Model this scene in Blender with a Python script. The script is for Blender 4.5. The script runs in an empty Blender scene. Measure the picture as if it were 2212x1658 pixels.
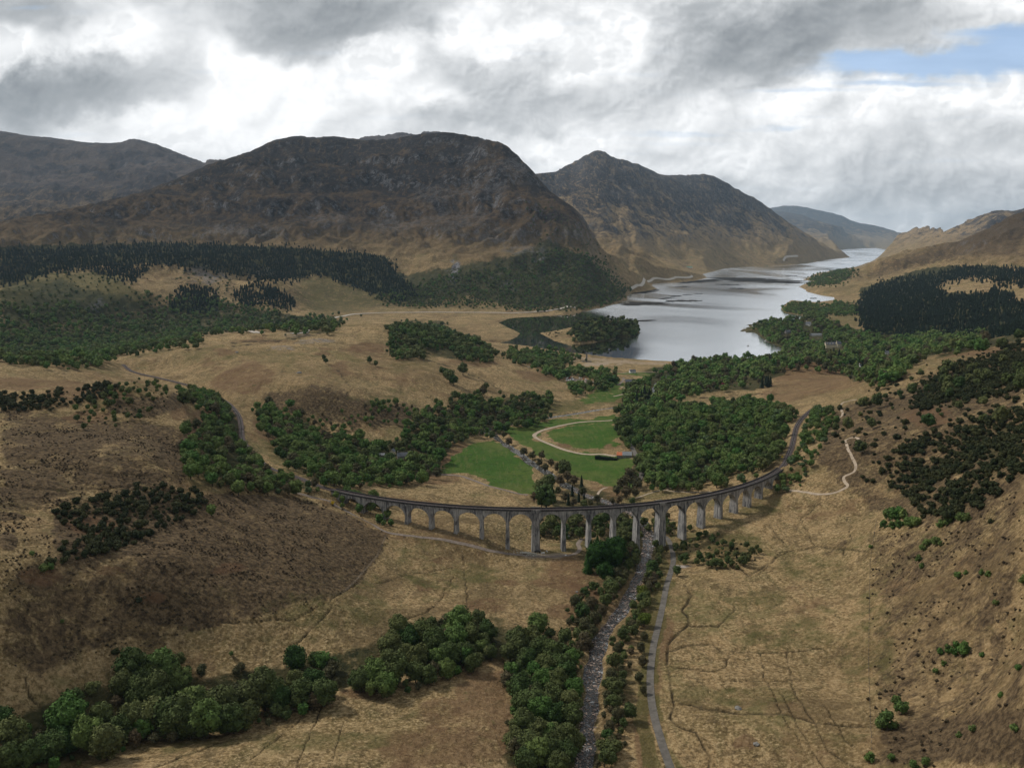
import bpy, bmesh, math, random
import numpy as np
from mathutils import Vector, Matrix
scene = bpy.context.scene
COL = scene.collection
rng = np.random.default_rng(7)
random.seed(7)

# ------------------------------------------------------------------ camera
ZC = 225.0
FD = 1873.0                       # focal length measured on a picture 2212 wide
PITCH = 0.164934
CP, SP = math.cos(PITCH), math.sin(PITCH)
cam_d = bpy.data.cameras.new('camera')
cam = bpy.data.objects.new('camera', cam_d); COL.objects.link(cam)
cam_d.sensor_width = 36.0
cam_d.lens = 36.0 * FD / 2212.0
cam_d.clip_start = 1.0; cam_d.clip_end = 90000.0
cam.location = (0, 0, ZC)
cam.rotation_euler = (math.pi/2 - PITCH, 0, 0)
scene.camera = cam

# ------------------------------------------------------------------ exposure
scene.view_settings.view_transform = 'Standard'
scene.view_settings.look = 'None'
scene.view_settings.exposure = 0.27
scene.view_settings.gamma = 1.0
scene.view_settings.use_curve_mapping = False
scene.cycles.max_bounces = 5
scene.cycles.diffuse_bounces = 2
scene.cycles.glossy_bounces = 2
scene.cycles.transmission_bounces = 2
scene.cycles.transparent_max_bounces = 8
scene.cycles.volume_bounces = 0
scene.cycles.use_denoising = True
scene.cycles.sample_clamp_indirect = 4.0

# ------------------------------------------------------------------ sun
SUN_EL, SUN_AZ = math.radians(44), math.radians(-62)      # azimuth from +Y towards +X
sd = bpy.data.lights.new('sun', 'SUN'); sun = bpy.data.objects.new('sun', sd); COL.objects.link(sun)
sd.energy = 2.3; sd.angle = math.radians(6); sd.color = (1.0, 0.95, 0.87)
_d = Vector((math.sin(SUN_AZ)*math.cos(SUN_EL), math.cos(SUN_AZ)*math.cos(SUN_EL), math.sin(SUN_EL)))
sun.rotation_euler = _d.to_track_quat('Z', 'Y').to_euler()
sun.location = _d * 3000

# ------------------------------------------------------------------ node helper
class NT:
    def __init__(s, tree):
        s.t = tree; s.n = tree.nodes; s.l = tree.links
    def node(s, typ, **kw):
        nd = s.n.new(typ)
        for k, v in kw.items():
            if k.startswith('_'): setattr(nd, k[1:], v)
            else: nd.inputs[k.replace('__', ' ')].default_value = v
        return nd
    def put(s, inp, v):
        if hasattr(v, 'is_output'): s.l.new(v, inp)
        elif v is not None: inp.default_value = v
    def math(s, op, a, b=None, c=None, clamp=False):
        nd = s.n.new('ShaderNodeMath'); nd.operation = op; nd.use_clamp = clamp
        s.put(nd.inputs[0], a)
        if b is not None: s.put(nd.inputs[1], b)
        if c is not None: s.put(nd.inputs[2], c)
        return nd.outputs[0]
    def vmath(s, op, a, b=None, scale=None):
        nd = s.n.new('ShaderNodeVectorMath'); nd.operation = op
        s.put(nd.inputs[0], a)
        if b is not None: s.put(nd.inputs[1], b)
        if scale is not None: s.put(nd.inputs['Scale'], scale)
        return nd.outputs[0]
    def mix(s, f, a, b):
        nd = s.n.new('ShaderNodeMix'); nd.data_type = 'RGBA'
        s.put(nd.inputs[0], f)
        for i, v in ((6, a), (7, b)):
            if isinstance(v, tuple): v = (v[0], v[1], v[2], 1)
            s.put(nd.inputs[i], v)
        return nd.outputs[2]
    def noise(s, vec, scale, detail=4, rough=0.55, dist=0.0, dim='3D'):
        nd = s.n.new('ShaderNodeTexNoise'); nd.noise_dimensions = dim
        nd.inputs['Scale'].default_value = scale; nd.inputs['Detail'].default_value = detail
        nd.inputs['Roughness'].default_value = rough; nd.inputs['Distortion'].default_value = dist
        if vec is not None: s.l.new(vec, nd.inputs['Vector'])
        return nd.outputs['Fac']
    def smooth(s, v, lo, hi, a=0.0, b=1.0):
        nd = s.n.new('ShaderNodeMapRange'); nd.interpolation_type = 'SMOOTHSTEP'
        s.put(nd.inputs[0], v)
        for i, q in ((1, lo), (2, hi), (3, a), (4, b)): s.put(nd.inputs[i], q)
        return nd.outputs[0]
    def mapping(s, vec, scale=(1, 1, 1), loc=(0, 0, 0), rot=(0, 0, 0)):
        nd = s.n.new('ShaderNodeMapping'); s.l.new(vec, nd.inputs[0])
        nd.inputs['Location'].default_value = loc; nd.inputs['Rotation'].default_value = rot
        nd.inputs['Scale'].default_value = scale
        return nd.outputs[0]

def new_mat(name):
    m = bpy.data.materials.new(name); m.use_nodes = True
    nt = NT(m.node_tree); nt.n.clear()
    out = nt.n.new('ShaderNodeOutputMaterial')
    bs = nt.n.new('ShaderNodeBsdfPrincipled')
    nt.l.new(bs.outputs[0], out.inputs[0])
    bs.inputs['Specular IOR Level'].default_value = 0.15
    bs.inputs['Roughness'].default_value = 0.9
    return m, nt, bs

def D2dir(u, v):
    """picture point (2212 x 1658 frame) -> azimuth and tangent of elevation"""
    x = (np.asarray(u, float) - 1106) / FD; y = (829 - np.asarray(v, float)) / FD
    dx = x; dy = CP + y*SP; dz = -SP + y*CP
    return np.arctan2(dx, dy), dz/np.hypot(dx, dy)

def project(X, Y, Z):
    dz = Z - ZC
    d = Y*CP - dz*SP; up = Y*SP + dz*CP
    d = np.maximum(d, 1e-3)
    return 1106 + FD*X/d, 829 - FD*up/d

# ------------------------------------------------------------------ sky
# gradient noise
_perm = rng.permutation(4096).astype(np.int64)
_ga = rng.uniform(0, 2*np.pi, 4096); _gx, _gy = np.cos(_ga), np.sin(_ga)
def perlin(x, y):
    xi = np.floor(x).astype(np.int64); yi = np.floor(y).astype(np.int64)
    xf = x-xi; yf = y-yi
    u = xf*xf*xf*(xf*(xf*6-15)+10); v = yf*yf*yf*(yf*(yf*6-15)+10)
    def g(ix, iy, fx, fy):
        h = _perm[(_perm[ix & 4095] + iy) & 4095]
        return _gx[h]*fx + _gy[h]*fy
    n00 = g(xi, yi, xf, yf); n10 = g(xi+1, yi, xf-1, yf)
    n01 = g(xi, yi+1, xf, yf-1); n11 = g(xi+1, yi+1, xf-1, yf-1)
    a = n00+u*(n10-n00); b = n01+u*(n11-n01)
    return (a+v*(b-a))*1.45
def sstep(x, lo, hi):
    t = np.clip((x-lo)/(hi-lo), 0, 1); return t*t*(3-2*t)

def sky_picture(SU, SV):
    """cloud picture as linear radiance; SU, SV: position on the sky in picture pixels (2212 wide, horizon at 517)"""
    el = np.maximum(517-SV, 0.0)
    lx, ly = SU, SV*1.25
    lowf = sstep(el, 330, 60)                      # clouds look smaller towards the horizon
    def fb(x, y, s, o, g=0.5, seed=0.0, ab=False):
        v = np.zeros(x.shape, np.float32); a = 1.0; t = 0.0
        for k in range(o):
            q = perlin(x/s+seed+13.7*k, y/s+seed*1.7+5.3*k).astype(np.float32)
            if ab: q = 1.1-2.2*np.sqrt(q*q+0.022)
            v += a*q; t += a; a *= g; s *= 0.5; x, y = x*0.82-y*0.57, x*0.57+y*0.82
        return v/t
    wx_ = fb(lx, ly, 300, 5, 0.5, 3.1); wy_ = fb(lx, ly, 300, 5, 0.5, 8.4)
    X = lx+34*wx_; Y = ly+26*wy_
    soft = fb(X*0.6, Y, 300, 5, 0.52, 1.3)
    # rounded heaps: inverted folded noise, wrapped in finer curls
    def heaps(dx, dy):
        c1 = fb(X+dx, Y+dy, 260, 8, 0.49, 21.5, True)
        c2 = fb(X+dx+500, Y+dy, 160, 7, 0.48, 33.5, True)
        return c1*(1-lowf)+c2*lowf
    h0 = heaps(0, 0); h1 = heaps(-6, -9)           # second sample up and to the left, towards the sun
    lit = (h0-h1)
    h2 = fb(X, Y, 420, 5, 0.5, 40.2)
    fine = fb(X, Y, 70, 6, 0.62, 63.0)
    def bl(u, v, ru, rv, w, tilt=0.0, warp=1.0):
        dx = SU+warp*(75*wx_+38*fine)-u; dy = SV+warp*(60*wy_+32*fine)-v
        c, s = math.cos(tilt), math.sin(tilt)
        dx, dy = dx*c+dy*s, dy*c-dx*s
        return w*np.exp(-((np.abs(dx)/ru)**2.4+(np.abs(dy)/rv)**2.4))
    dark = (bl(700, 0, 215, 95, 1.0) + bl(640, 85, 130, 38, .5) + bl(800, 60, 110, 50, .45) + bl(1800, 30, 250, 85, .95, -0.25) + bl(1650, 110, 130, 60, .75) + bl(1560, 60, 130, 70, .3)
            + bl(120, 195, 210, 55, .9) + bl(70, 25, 150, 60, .8) + bl(15, 240, 80, 55, .75) + bl(260, 160, 100, 40, .4) + bl(1150, 225, 170, 55, .30) + bl(1000, 160, 160, 40, .25) + bl(1290, 120, 60, 80, .15)
            + bl(1000, 270, 120, 30, .35) + bl(1480, 180, 120, 50, .25) + bl(1950, 395, 200, 40, .22) + bl(1760, 340, 150, 40, .18) + bl(2100, 300, 140, 60, .12) + bl(1850, 440, 160, 25, .2)
            + bl(60, 420-140, 80, 20, .3) + bl(1480, 420, 90, 26, .12)
            + bl(-500, 100, 300, 90, .8) + bl(2900, 60, 300, 80, .7) + bl(-900, 300, 260, 60, .4) + bl(3300, 330, 300, 50, .4))
    bright = (bl(520, 190, 230, 110, .8) + bl(390, 90, 130, 60, .5) + bl(1090, 70, 130, 45, .8) + bl(900, 130, 150, 50, .4) + bl(560, 310, 320, 60, .6) + bl(250, 245, 120, 28, .7) + bl(1330, 60, 110, 50, .3)
              + bl(1200, 320, 130, 30, .8) + bl(1400, 300, 160, 50, .5) + bl(1900, 200, 300, 20, .5) + bl(1880, 480, 160, 26, .6) + bl(940, 200, 60, 28, .5) + bl(1560, 350, 90, 40, .4))
    # cover of the heaped layer and its thickness
    D = 0.42*h2 + 0.58*h0 + 0.50*dark - 0.22*bright + 0.06*fine
    cov = sstep(D, -0.02, 0.07); thick = sstep(D, 0.02, 0.44)
    back = 0.875 + 0.07*soft + 0.04*fine + 0.08*bright
    front = 0.94 - 0.165*thick + 0.06*bright + 0.06*soft
    tone = back*(1-cov) + front*cov
    k = (0.30+0.70*cov)*(1-0.55*np.clip(dark, 0, 1))
    tone = tone + 0.60*np.tanh(lit/0.15)*0.15*k*(0.55+0.45*sstep(SU, 300, 1300))
    tone = tone - 0.20*np.clip(dark, 0, 1.15)*(0.94+0.35*fine+0.45*soft)
    lowband = sstep(SV, 380, 517)
    tone = tone*(1-0.25*lowf) + 0.25*lowf*0.80 - 0.035*lowf
    tone = np.clip(tone, 0.36, 0.955)
    # tone is a display value 0..1; grey clouds are slightly blue
    g = np.stack([tone-0.018*(1-tone)*2, tone+0.0*tone, tone+0.016*(1-tone)*2], -1)
    # blue gaps with streaky veils
    st = fb(lx*0.35, ly*2.4, 90, 5, 0.55, 77.0); st2 = fb(lx*0.22, ly*3.5, 60, 4, 0.55, 91.0)
    gap = (bl(2090, 125, 260, 36, 1.5, -0.06, .6) + bl(2240, 95, 120, 34, 1.0, 0, .5) + bl(1870, 140, 110, 20, .9, 0, .5) + bl(1960, 182, 150, 6, .6, 0, .25) + bl(1740, 196, 130, 5, .45, 0, .2) + bl(1480, 292, 120, 7, .4, 0, .3) + bl(1700, 275, 60, 7, .4, 0, .3)
           + bl(2120, 62, 110, 16, .8, 0, .5) + bl(60, 20, 60, 6, .5, 0, .3) + bl(1000, 12, 60, 6, .3, 0, .3) + bl(2700, 150, 260, 40, 1.2) + bl(-350, 20, 200, 30, .8)
           + 0.8*sstep(h2, 0.35, 0.6)*sstep(el, 520, 800))
    m = sstep(gap - 0.40*st - 0.25*st2 - 0.15*np.clip(dark, 0, 1), 0.02, 1.25)[..., None]
    t = np.clip(el/900.0, 0, 1)[..., None]
    blue = np.array([0.70, 0.77, 0.85])*(1-t) + np.array([0.52, 0.64, 0.80])*t + 0.05*st[..., None]
    g = g*(1-m) + blue*m
    lin = np.where(g <= 0.04045, g/12.92, ((g+0.055)/1.055)**2.4)
    return lin.astype(np.float32)

def build_world():
    w = bpy.data.worlds.new('World'); scene.world = w; w.use_nodes = True
    nt = NT(w.node_tree); nt.n.clear()
    out = nt.n.new('ShaderNodeOutputWorld'); bg = nt.n.new('ShaderNodeBackground')
    nt.l.new(bg.outputs[0], out.inputs[0]); bg.inputs['Strength'].default_value = 0.1
    sky = nt.n.new('ShaderNodeTexSky'); sky.sky_type = 'NISHITA'; sky.sun_disc = False
    sky.sun_elevation = SUN_EL; sky.sun_rotation = SUN_AZ; sky.altitude = 200; sky.dust_density = 0.6
    # clouds computed here for the part of the sky ahead: azimuth -52..52 degrees, tangent of elevation 0..0.6
    A0, T1, NX, NY = math.radians(52), 0.60, 2800, 860
    a_ = np.linspace(-A0, A0, NX); t_ = np.linspace(-0.004, T1, NY)
    aa, tt = np.meshgrid(a_, t_)
    U, V = project(np.sin(aa), np.cos(aa), tt+ZC)
    L = np.clip(sky_picture(U.astype(np.float32), V.astype(np.float32)), 0, 1)
    img = bpy.data.images.new('cloud_field', NX, NY, float_buffer=True)
    img.colorspace_settings.name = 'Linear Rec.709'
    img.pixels.foreach_set(np.concatenate([L, np.ones(L.shape[:2]+(1,), np.float32)], -1).ravel()); img.update()
    tc = nt.n.new('ShaderNodeTexCoord'); d = nt.vmath('NORMALIZE', tc.outputs['Generated'])
    sep = nt.n.new('ShaderNodeSeparateXYZ'); nt.l.new(d, sep.inputs[0]); X, Y, Z = sep.outputs
    azn = nt.math('ARCTAN2', X, Y)
    tn = nt.math('DIVIDE', Z, nt.math('SQRT', nt.math('ADD', nt.math('MULTIPLY', X, X), nt.math('MULTIPLY', Y, Y))))
    cv = nt.n.new('ShaderNodeCombineXYZ')
    nt.l.new(nt.math('MULTIPLY_ADD', azn, 0.5/A0, 0.5), cv.inputs[0]); nt.l.new(nt.math('MULTIPLY_ADD', tn, 1/(T1+0.004), 0.004/(T1+0.004)), cv.inputs[1])
    it = nt.n.new('ShaderNodeTexImage'); it.image = img; it.extension = 'EXTEND'; it.interpolation = 'Linear'
    nt.l.new(cv.outputs[0], it.inputs[0])
    ahead = nt.vmath('SCALE', it.outputs[0], scale=10.9)
    # the rest of the sky goes on in the same kind of broken cloud
    k = nt.math('DIVIDE', 1.0, nt.math('ADD', nt.math('MAXIMUM', Z, 0.0), 0.35))
    pv = nt.vmath('SCALE', d, scale=1.0)
    nn = nt.noise(nt.vmath('MULTIPLY', pv, (1.0, 1.0, 1.6)), 2.6, 6, 0.58, 0.4)
    grey = nt.mix(nt.smooth(nn, 0.36, 0.60), (5.6, 5.8, 5.95), (2.0, 2.2, 2.4))
    rest = nt.mix(nt.smooth(nn, 0.40, 0.30), grey, nt.mix(0.4, sky.outputs[0], (2.6, 4.2, 7.0)))
    wgt = nt.math('MULTIPLY', nt.smooth(nt.math('ABSOLUTE', azn), A0-0.02, A0-0.16), nt.smooth(tn, T1-0.02, T1-0.16))
    final = nt.mix(wgt, rest, ahead)
    ground = nt.smooth(Z, -0.012, -0.002, 1.0, 0.0)
    final = nt.mix(ground, final, (1.1, 0.95, 0.65))
    nt.l.new(final, bg.inputs[0])
build_world()

# ------------------------------------------------------------------ terrain control points
def G(u, v, z):                                # point on ground of known height
    a, t = D2dir(u, v); return float(a), float((z - ZC)/t), float(z)
def M(u, v, r):                                # point of a slope at known distance
    a, t = D2dir(u, v); return float(a), float(r), float(ZC + t*r)
VR, VCX, VCY, VA0, VG = 241.009, 5.8144, 779.968, -0.461383, -0.013267
VTOP = ZC - 170.499
STEP = [0.0]
for i in range(1, 20): STEP.append(STEP[-1] + (18.44 if i in (7, 8, 12, 13) else 17.07))
PIER_Z = [42.6, 40.1, 39.2, 37.2, 35.6, 32.9, 26.3, 24.4, 24.4, 26.0, 25.0, 23.6, 23.0, 25.6, 30.6, 31.9, 32.4, 33.4, 36.1, 40.1]
def arc(s, off=0.0):
    a = VA0 + s/VR
    return VCX + (VR+off)*math.sin(a), VCY - (VR+off)*math.cos(a)
CT = []
for s, z in zip(STEP, PIER_Z):
    x, y = arc(s, -2.7); CT.append((math.atan2(x, y), math.hypot(x, y), z))
for s, z in ((-17, 46.5), (-26, 52), (STEP[-1]+17, 44), (STEP[-1]+28, 48)):
    x, y = arc(s, -2.7); CT.append((math.atan2(x, y), math.hypot(x, y), z))
RAIL_L = [(690, 1047, 54.9), (655, 1035, 55.1), (623, 1024, 55.3), (592, 1016, 55.6), (555.6, 990.6, 56), (533, 965, 56.5), (523, 946, 57), (521, 920.6, 57.6),
          (516, 898, 58.2), (502, 878.6, 58.8), (488, 867, 59.3), (466, 856, 60), (424, 836.6, 61), (404, 831, 61.5), (354, 818.4, 62.5), (288, 803, 64), (266, 787, 65)]
RAIL_R = [(1693, 998, 49.7), (1703, 982, 49.5), (1710, 965, 49.2), (1715.5, 942, 48.9), (1720, 923, 48.6), (1730, 906, 48.2), (1744, 892, 47.8), (1760, 880, 47.4)]
for q in RAIL_L[2:]: CT.append(G(q[0], q[1], q[2]-0.7))
for q in RAIL_R: CT.append(G(q[0], q[1], q[2]-0.7))
RIVER = [(1262, 1760, 29.5), (1260.6, 1658, 28.5), (1276.6, 1511, 26.5), (1288, 1415, 24.8), (1300.6, 1377, 24.0), (1332.6, 1332, 23.0), (1361.4, 1287, 22.0), (1390, 1233, 20.8),
         (1398, 1201, 20.0), (1401, 1165, 19.2), (1385, 1125, 18.6), (1340, 1095, 18.2), (1278, 1075, 17.6), (1225, 1050, 16.8), (1189.6, 1025.6, 16), (1148.8, 1001.6, 15), (1124.8, 982, 14.4),
         (1088.8, 958, 13.6), (1067, 941.6, 13), (1052, 932, 12.6), (1072, 924.0, 12.2), (1124.8, 912.8, 11.4), (1184.8, 903, 10.6), (1244.8, 893.6, 9.6), (1304.8, 884, 8.6), (1352.8, 879, 7.8),
         (1395, 874, 7.2), (1410, 860, 6.2), (1412, 843, 5.0), (1425, 825, 3.5), (1455, 805, 1.8), (1487, 786, 0.0)]
for q in RIVER: CT.append(G(q[0], q[1], q[2]+1.6))
gnd = """1050 1010 18|1100 1050 20|960 1030 21|1250 930 13|1300 960 15|1180 900 12.5|1360 1040 20|1340 985 17|900 1052 31|1000 1048 26|1100 1075 24|800 1045 38
1250 822 11|1267 775 3|1400 840 8|1500 850 14|1600 860 20|1450 872 12|1760 784 42|1700 800 34|1830 806 34|1500 950 28|1600 950 33|1400 1010 23|1680 905 44|1550 1030 29|1640 1000 40|1400 1060 24|1550 1052 30
600 950 50|700 980 42|800 1000 33|900 990 25|650 1000 48|740 1040 47|700 900 46|850 900 40|950 900 28|1000 870 30|1050 900 18|1100 870 22|1150 850 21|1200 870 13|1250 850 12|1300 840 10
700 860 62|600 830 72|500 800 75|400 770 78|300 776 74|450 737 80|560 724 82|700 730 80|770 712 82|850 703 80|920 715 72|1000 752 50|1050 790 38|1130 800 28|1200 820 17|1000 800 45|900 820 52|800 830 58|1080 765 30|1160 772 8|900 760 60|600 770 78|750 780 70
600 702 14|700 690 12|500 712 14|400 722 17|100 742 24|200 735 20|800 690 10|900 690 8|1000 700 6|950 675 8|1100 690 2|300 700 20|0 745 26|0 700 30|640 700 14
0 782 86|150 790 86|200 778 80|640 1080 53|580 1062 62|500 1068 72|400 1150 75|500 1300 58|300 1250 75|300 1400 54|600 1400 41|150 1400 62|0 1300 85|0 1500 60|100 1150 88|0 1050 100|200 1050 92|350 1000 92|450 1020 74|420 930 84|300 868 104|370 850 96|150 900 98|0 880 104|300 833 111|250 832 108|100 830 95|460 900 74|560 1040 60
830 1152 41|760 1110 47|700 1085 50|900 1180 35|1000 1200 29|1100 1250 26|1200 1300 25.5|1000 1350 29|1200 1450 27.5|1000 1500 31|800 1250 39|700 1300 46|600 1200 60|1180 1195 24.5|1250 1165 25|1140 1190 24.5|1230 1240 24
300 1532 40|700 1455 34|900 1425 31|0 1620 48|300 1640 43|600 1600 38|900 1600 35|1150 1600 31|1106 1900 33|-200 1700 65|2400 1700 85|-300 1200 105|-250 800 95|2450 1200 135|2450 900 135|2450 740 125
2212 723 106|2100 750 98|2000 790 88|1900 830 73|1830 852 58|1800 950 60|1850 1000 63|1830 1060 50|1750 1092 39|1900 1100 49|2000 1050 74|2000 950 85|2100 900 99|2212 850 113|2212 1000 112|2100 1100 88|2212 1200 98|2000 1200 63|1900 1250 45|1885 1400 39|1700 1200 30|1600 1200 27.5|1500 1170 25.5|1550 1300 27.5|1700 1350 31|1500 1450 29|1700 1500 33|1500 1600 31|1885 1600 41|2050 1450 54|2212 1400 78|2212 1600 74|2050 1600 50|1450 1250 25.5|1440 1400 28|1420 1550 30
1650 722 5|1700 742 6|1750 700 8|1800 760 14|1900 740 14|1650 768 6|1600 790 8|1500 800 5|1550 820 10|1950 762 30|2050 735 38|2150 720 44|1400 790 2.5|1320 800 5|1200 790 6|1480 830 10|1350 870 9
1741 622 3|1770 612 5|1803 641 3|1760 655 6|1730 660 6|1800 660 8|1860 660 10|1900 600 70|2000 562 132|1950 620 48|2000 600 82|1840 600 35|1810 584 38|2100 584 106|2212 592 110|1880 640 28|1880 700 12|2000 690 24|2212 700 45|2100 650 60|2212 640 85|2100 610 92
700 660 28|600 645 48|850 640 42|950 642 40|1000 664 14|1150 671 7|1100 640 42|1250 642 38|200 700 22|330 690 24|420 690 24|680 700 12
1312 690 42|1345 694 38|1300 712 24|1290 722 10|1365 706 24|1268 704 20|1340 715 20|1200 725 1.2|1240 728 1.5|1180 721 1|-250 600 80|2450 600 150"""
for q in gnd.replace('\n', '|').split('|'):
    u, v, z = map(float, q.split()); CT.append(G(u, v, z))
slopes = """200 588 2750|330 605 2720|100 600 2650|280 640 2450|150 650 2350|0 640 2300|400 568 2850|350 568 2900|480 580 2850|600 612 2700|660 650 2600|500 630 2600|400 640 2500|560 690 2350
300 556 3150|100 556 3100|0 590 2800|500 555 3250|620 590 3100|750 600 3050
1330 570 3450|1345 600 3380|1250 600 3000|1100 600 3000|1000 580 3120|900 580 3200|980 545 3250|800 560 3300|1100 520 3350|1200 520 3320|1290 590 3200
1100 450 3600|1200 480 3480|1000 450 3700|900 402 3950|800 402 4000|800 480 3680|700 440 3850|600 402 4000|600 470 3700|500 455 3800|520 395 4100|300 480 3700|400 440 3900|100 500 3550|0 520 3450|200 520 3430|500 520 3430|700 530 3380|850 350 4350|700 352 4450|1000 340 4250|1060 400 3850|1150 440 3650|900 500 3500|700 385 4080|850 392 4050
0 450 5600|200 420 5600|350 398 5700|100 380 6500|300 350 6700|440 372 6000|0 400 6300
1380 590 4150|1400 605 4250|1420 580 4700|1450 598 4500|1350 540 4700|1450 570 5300
1300 400 6700|1250 420 6300|1350 480 6100|1300 460 6000|1450 500 6800|1450 555 6200|1400 430 7000|1500 540 6700|1550 500 8000|1600 480 8600|1650 540 8200|1700 520 9500|1760 545 10200|1560 560 7100|1620 565 7700
2212 500 4500|2100 545 4100|2212 545 3700"""
for q in slopes.replace('\n', '|').split('|'):
    CT.append(M(*map(float, q.split())))
RIDGES = []
def ridge(pts, back=1.22, drop=0.45, base=0.0):
    RIDGES.append(pts)
    for u, v, r in pts:
        a, rr, z = M(u, v, r); CT.append((a, rr, z))
        CT.append((a, rr*back, base + z*drop))
ridge([(-60, 282, 7300), (0, 282, 7300), (60, 293, 7300), (110, 297, 7300), (190, 308, 7300), (250, 309, 7400), (290, 299, 7400), (340, 312, 7400), (400, 336, 7300), (445, 352, 7100)])
ridge([(-60, 490, 3900), (0, 478, 4000), (100, 460, 4100), (200, 440, 4200), (300, 416, 4300), (350, 398, 4400), (400, 378, 4500), (450, 355, 4600), (500, 340, 4700), (545, 325, 4800), (590, 303, 4850), (640, 293, 4850),
       (680, 297, 4800), (720, 294, 4800), (790, 303, 4750), (850, 300, 4700), (900, 290, 4600), (965, 285, 4500), (1010, 292, 4400), (1060, 304, 4250), (1085, 308, 4150), (1110, 328, 4080),
       (1150, 368, 3980), (1180, 405, 3880), (1205, 425, 3800), (1240, 448, 3740), (1265, 475, 3680), (1280, 500, 3620), (1310, 530, 3520)], back=1.16, drop=0.62)
ridge([(830, 292, 8200), (870, 285, 8200), (900, 292, 8200)], back=1.2)
ridge([(1120, 378, 8600), (1160, 372, 8500), (1200, 368, 8300), (1240, 350, 8000), (1272, 331, 7850), (1298, 323, 7800), (1320, 338, 7900), (1350, 346, 8000), (1380, 355, 8200), (1430, 378, 8400), (1480, 378, 8700), (1530, 376, 9000),
       (1560, 389, 9200), (1600, 413, 9500), (1635, 430, 9800), (1660, 448, 10000), (1700, 478, 10300), (1760, 515, 10700), (1800, 538, 10850)], back=1.15, drop=0.5)
ridge([(1283, 500, 5200), (1305, 497, 5200), (1335, 503, 5250), (1360, 520, 5200)], back=1.1, drop=0.7)
ridge([(1640, 460, 24000), (1685, 457, 24000), (1733, 465, 24000), (1772, 479, 24000), (1817, 490, 23500), (1872, 511, 23000), (1909, 523, 22500)], back=1.12, drop=0.6)
ridge([(1640, 452, 31000), (1674, 448, 31000), (1693, 444, 31000), (1727, 445, 31000), (1788, 458, 31000), (1817, 465, 31000), (1845, 479, 31000), (1900, 489, 31000), (1942, 502, 31000), (1985, 514, 31000)], back=1.15, drop=0.4)
ridge([(1957, 531, 19000), (1985, 521, 16500), (2012.6, 510, 14500), (2054.6, 490, 12500), (2096.6, 473, 11000), (2138, 458, 10200), (2161, 453, 9800), (2180, 455, 9600), (2195, 456, 9500), (2212, 448, 9400), (2300, 430, 9000)], back=1.2, drop=0.4)
ridge([(1850, 580, 4700), (1875, 572, 4900), (1889, 563, 5000), (1923, 550, 5300), (1968, 537.6, 5500), (2040.6, 521, 5600), (2068, 519, 5500), (2110, 504, 5400), (2152, 484, 5200), (2180, 467, 5100), (2212, 456, 5000), (2300, 430, 4900)], back=1.2, drop=0.5)
for a_ in np.linspace(-0.72, 0.72, 9): CT.append((float(a_), 43000.0, 120.0))
for a_ in (-0.72, -0.45, -0.2, 0.0, 0.2, 0.45, 0.72): CT.append((float(a_), 13000.0 if a_ < 0.1 else 15500.0, 250.0 if not 0.2 < a_ < 0.44 else 60.0))
CT = np.array(CT)

LOCH = [(1069, 752), (1110, 754), (1152, 757), (1210, 764), (1261, 768), (1325, 774), (1405, 779), (1445, 780.5), (1480, 784), (1498, 786), (1520, 777), (1560, 778), (1640, 776), (1690, 770), (1696, 753), (1660, 739), (1637, 722), (1623, 711),
        (1640, 704), (1665, 697), (1700, 694), (1740, 693), (1769, 688), (1730, 681), (1696, 675), (1688, 666), (1697, 656), (1710, 648), (1740, 651), (1775, 653), (1800, 650), (1803, 642), (1775, 638), (1744, 630), (1741, 626), (1727, 619), (1741, 612),
        (1783, 617), (1788, 614), (1764, 609), (1734, 604), (1745, 600), (1761, 594), (1800, 583), (1850, 576), (1880, 566), (1900, 557), (1925, 548), (1943, 541), (1952, 535.5), (1900, 535.5), (1845, 536.5), (1811, 540), (1815, 547), (1836, 555), (1805, 559), (1772, 563),
        (1765, 565), (1745, 568.5), (1713, 572), (1680, 574), (1592.6, 577.5), (1565, 580), (1540, 586), (1517, 592), (1527, 600), (1500, 606), (1472, 609), (1440, 610.5), (1411, 613), (1405, 618), (1419, 624), (1395, 629), (1365, 633), (1350, 640), (1354, 648), (1330, 655), (1293, 665), (1260, 671),
        (1236, 675.5), (1200, 681), (1165, 684), (1130, 685), (1098, 688), (1085, 693), (1073, 697), (1085, 701), (1097, 708), (1112, 714), (1124, 720), (1116, 728), (1100, 735), (1060, 741), (1037, 746), (1045, 750)]
ISLE = [(1166, 719), (1182, 728), (1197, 735.5), (1225, 740), (1252, 742.5), (1285, 739), (1310, 736), (1328, 733.5), (1330, 727), (1350, 727.5), (1370, 726.5), (1380, 719), (1381, 711), (1368, 703), (1340, 700), (1300, 701), (1265, 706), (1240, 713), (1205, 717)]
def world_poly(P, z=0.0):
    a, t = D2dir([p[0] for p in P], [p[1] for p in P]); r = (z-ZC)/t
    return np.c_[r*np.sin(a), r*np.cos(a)]

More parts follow.
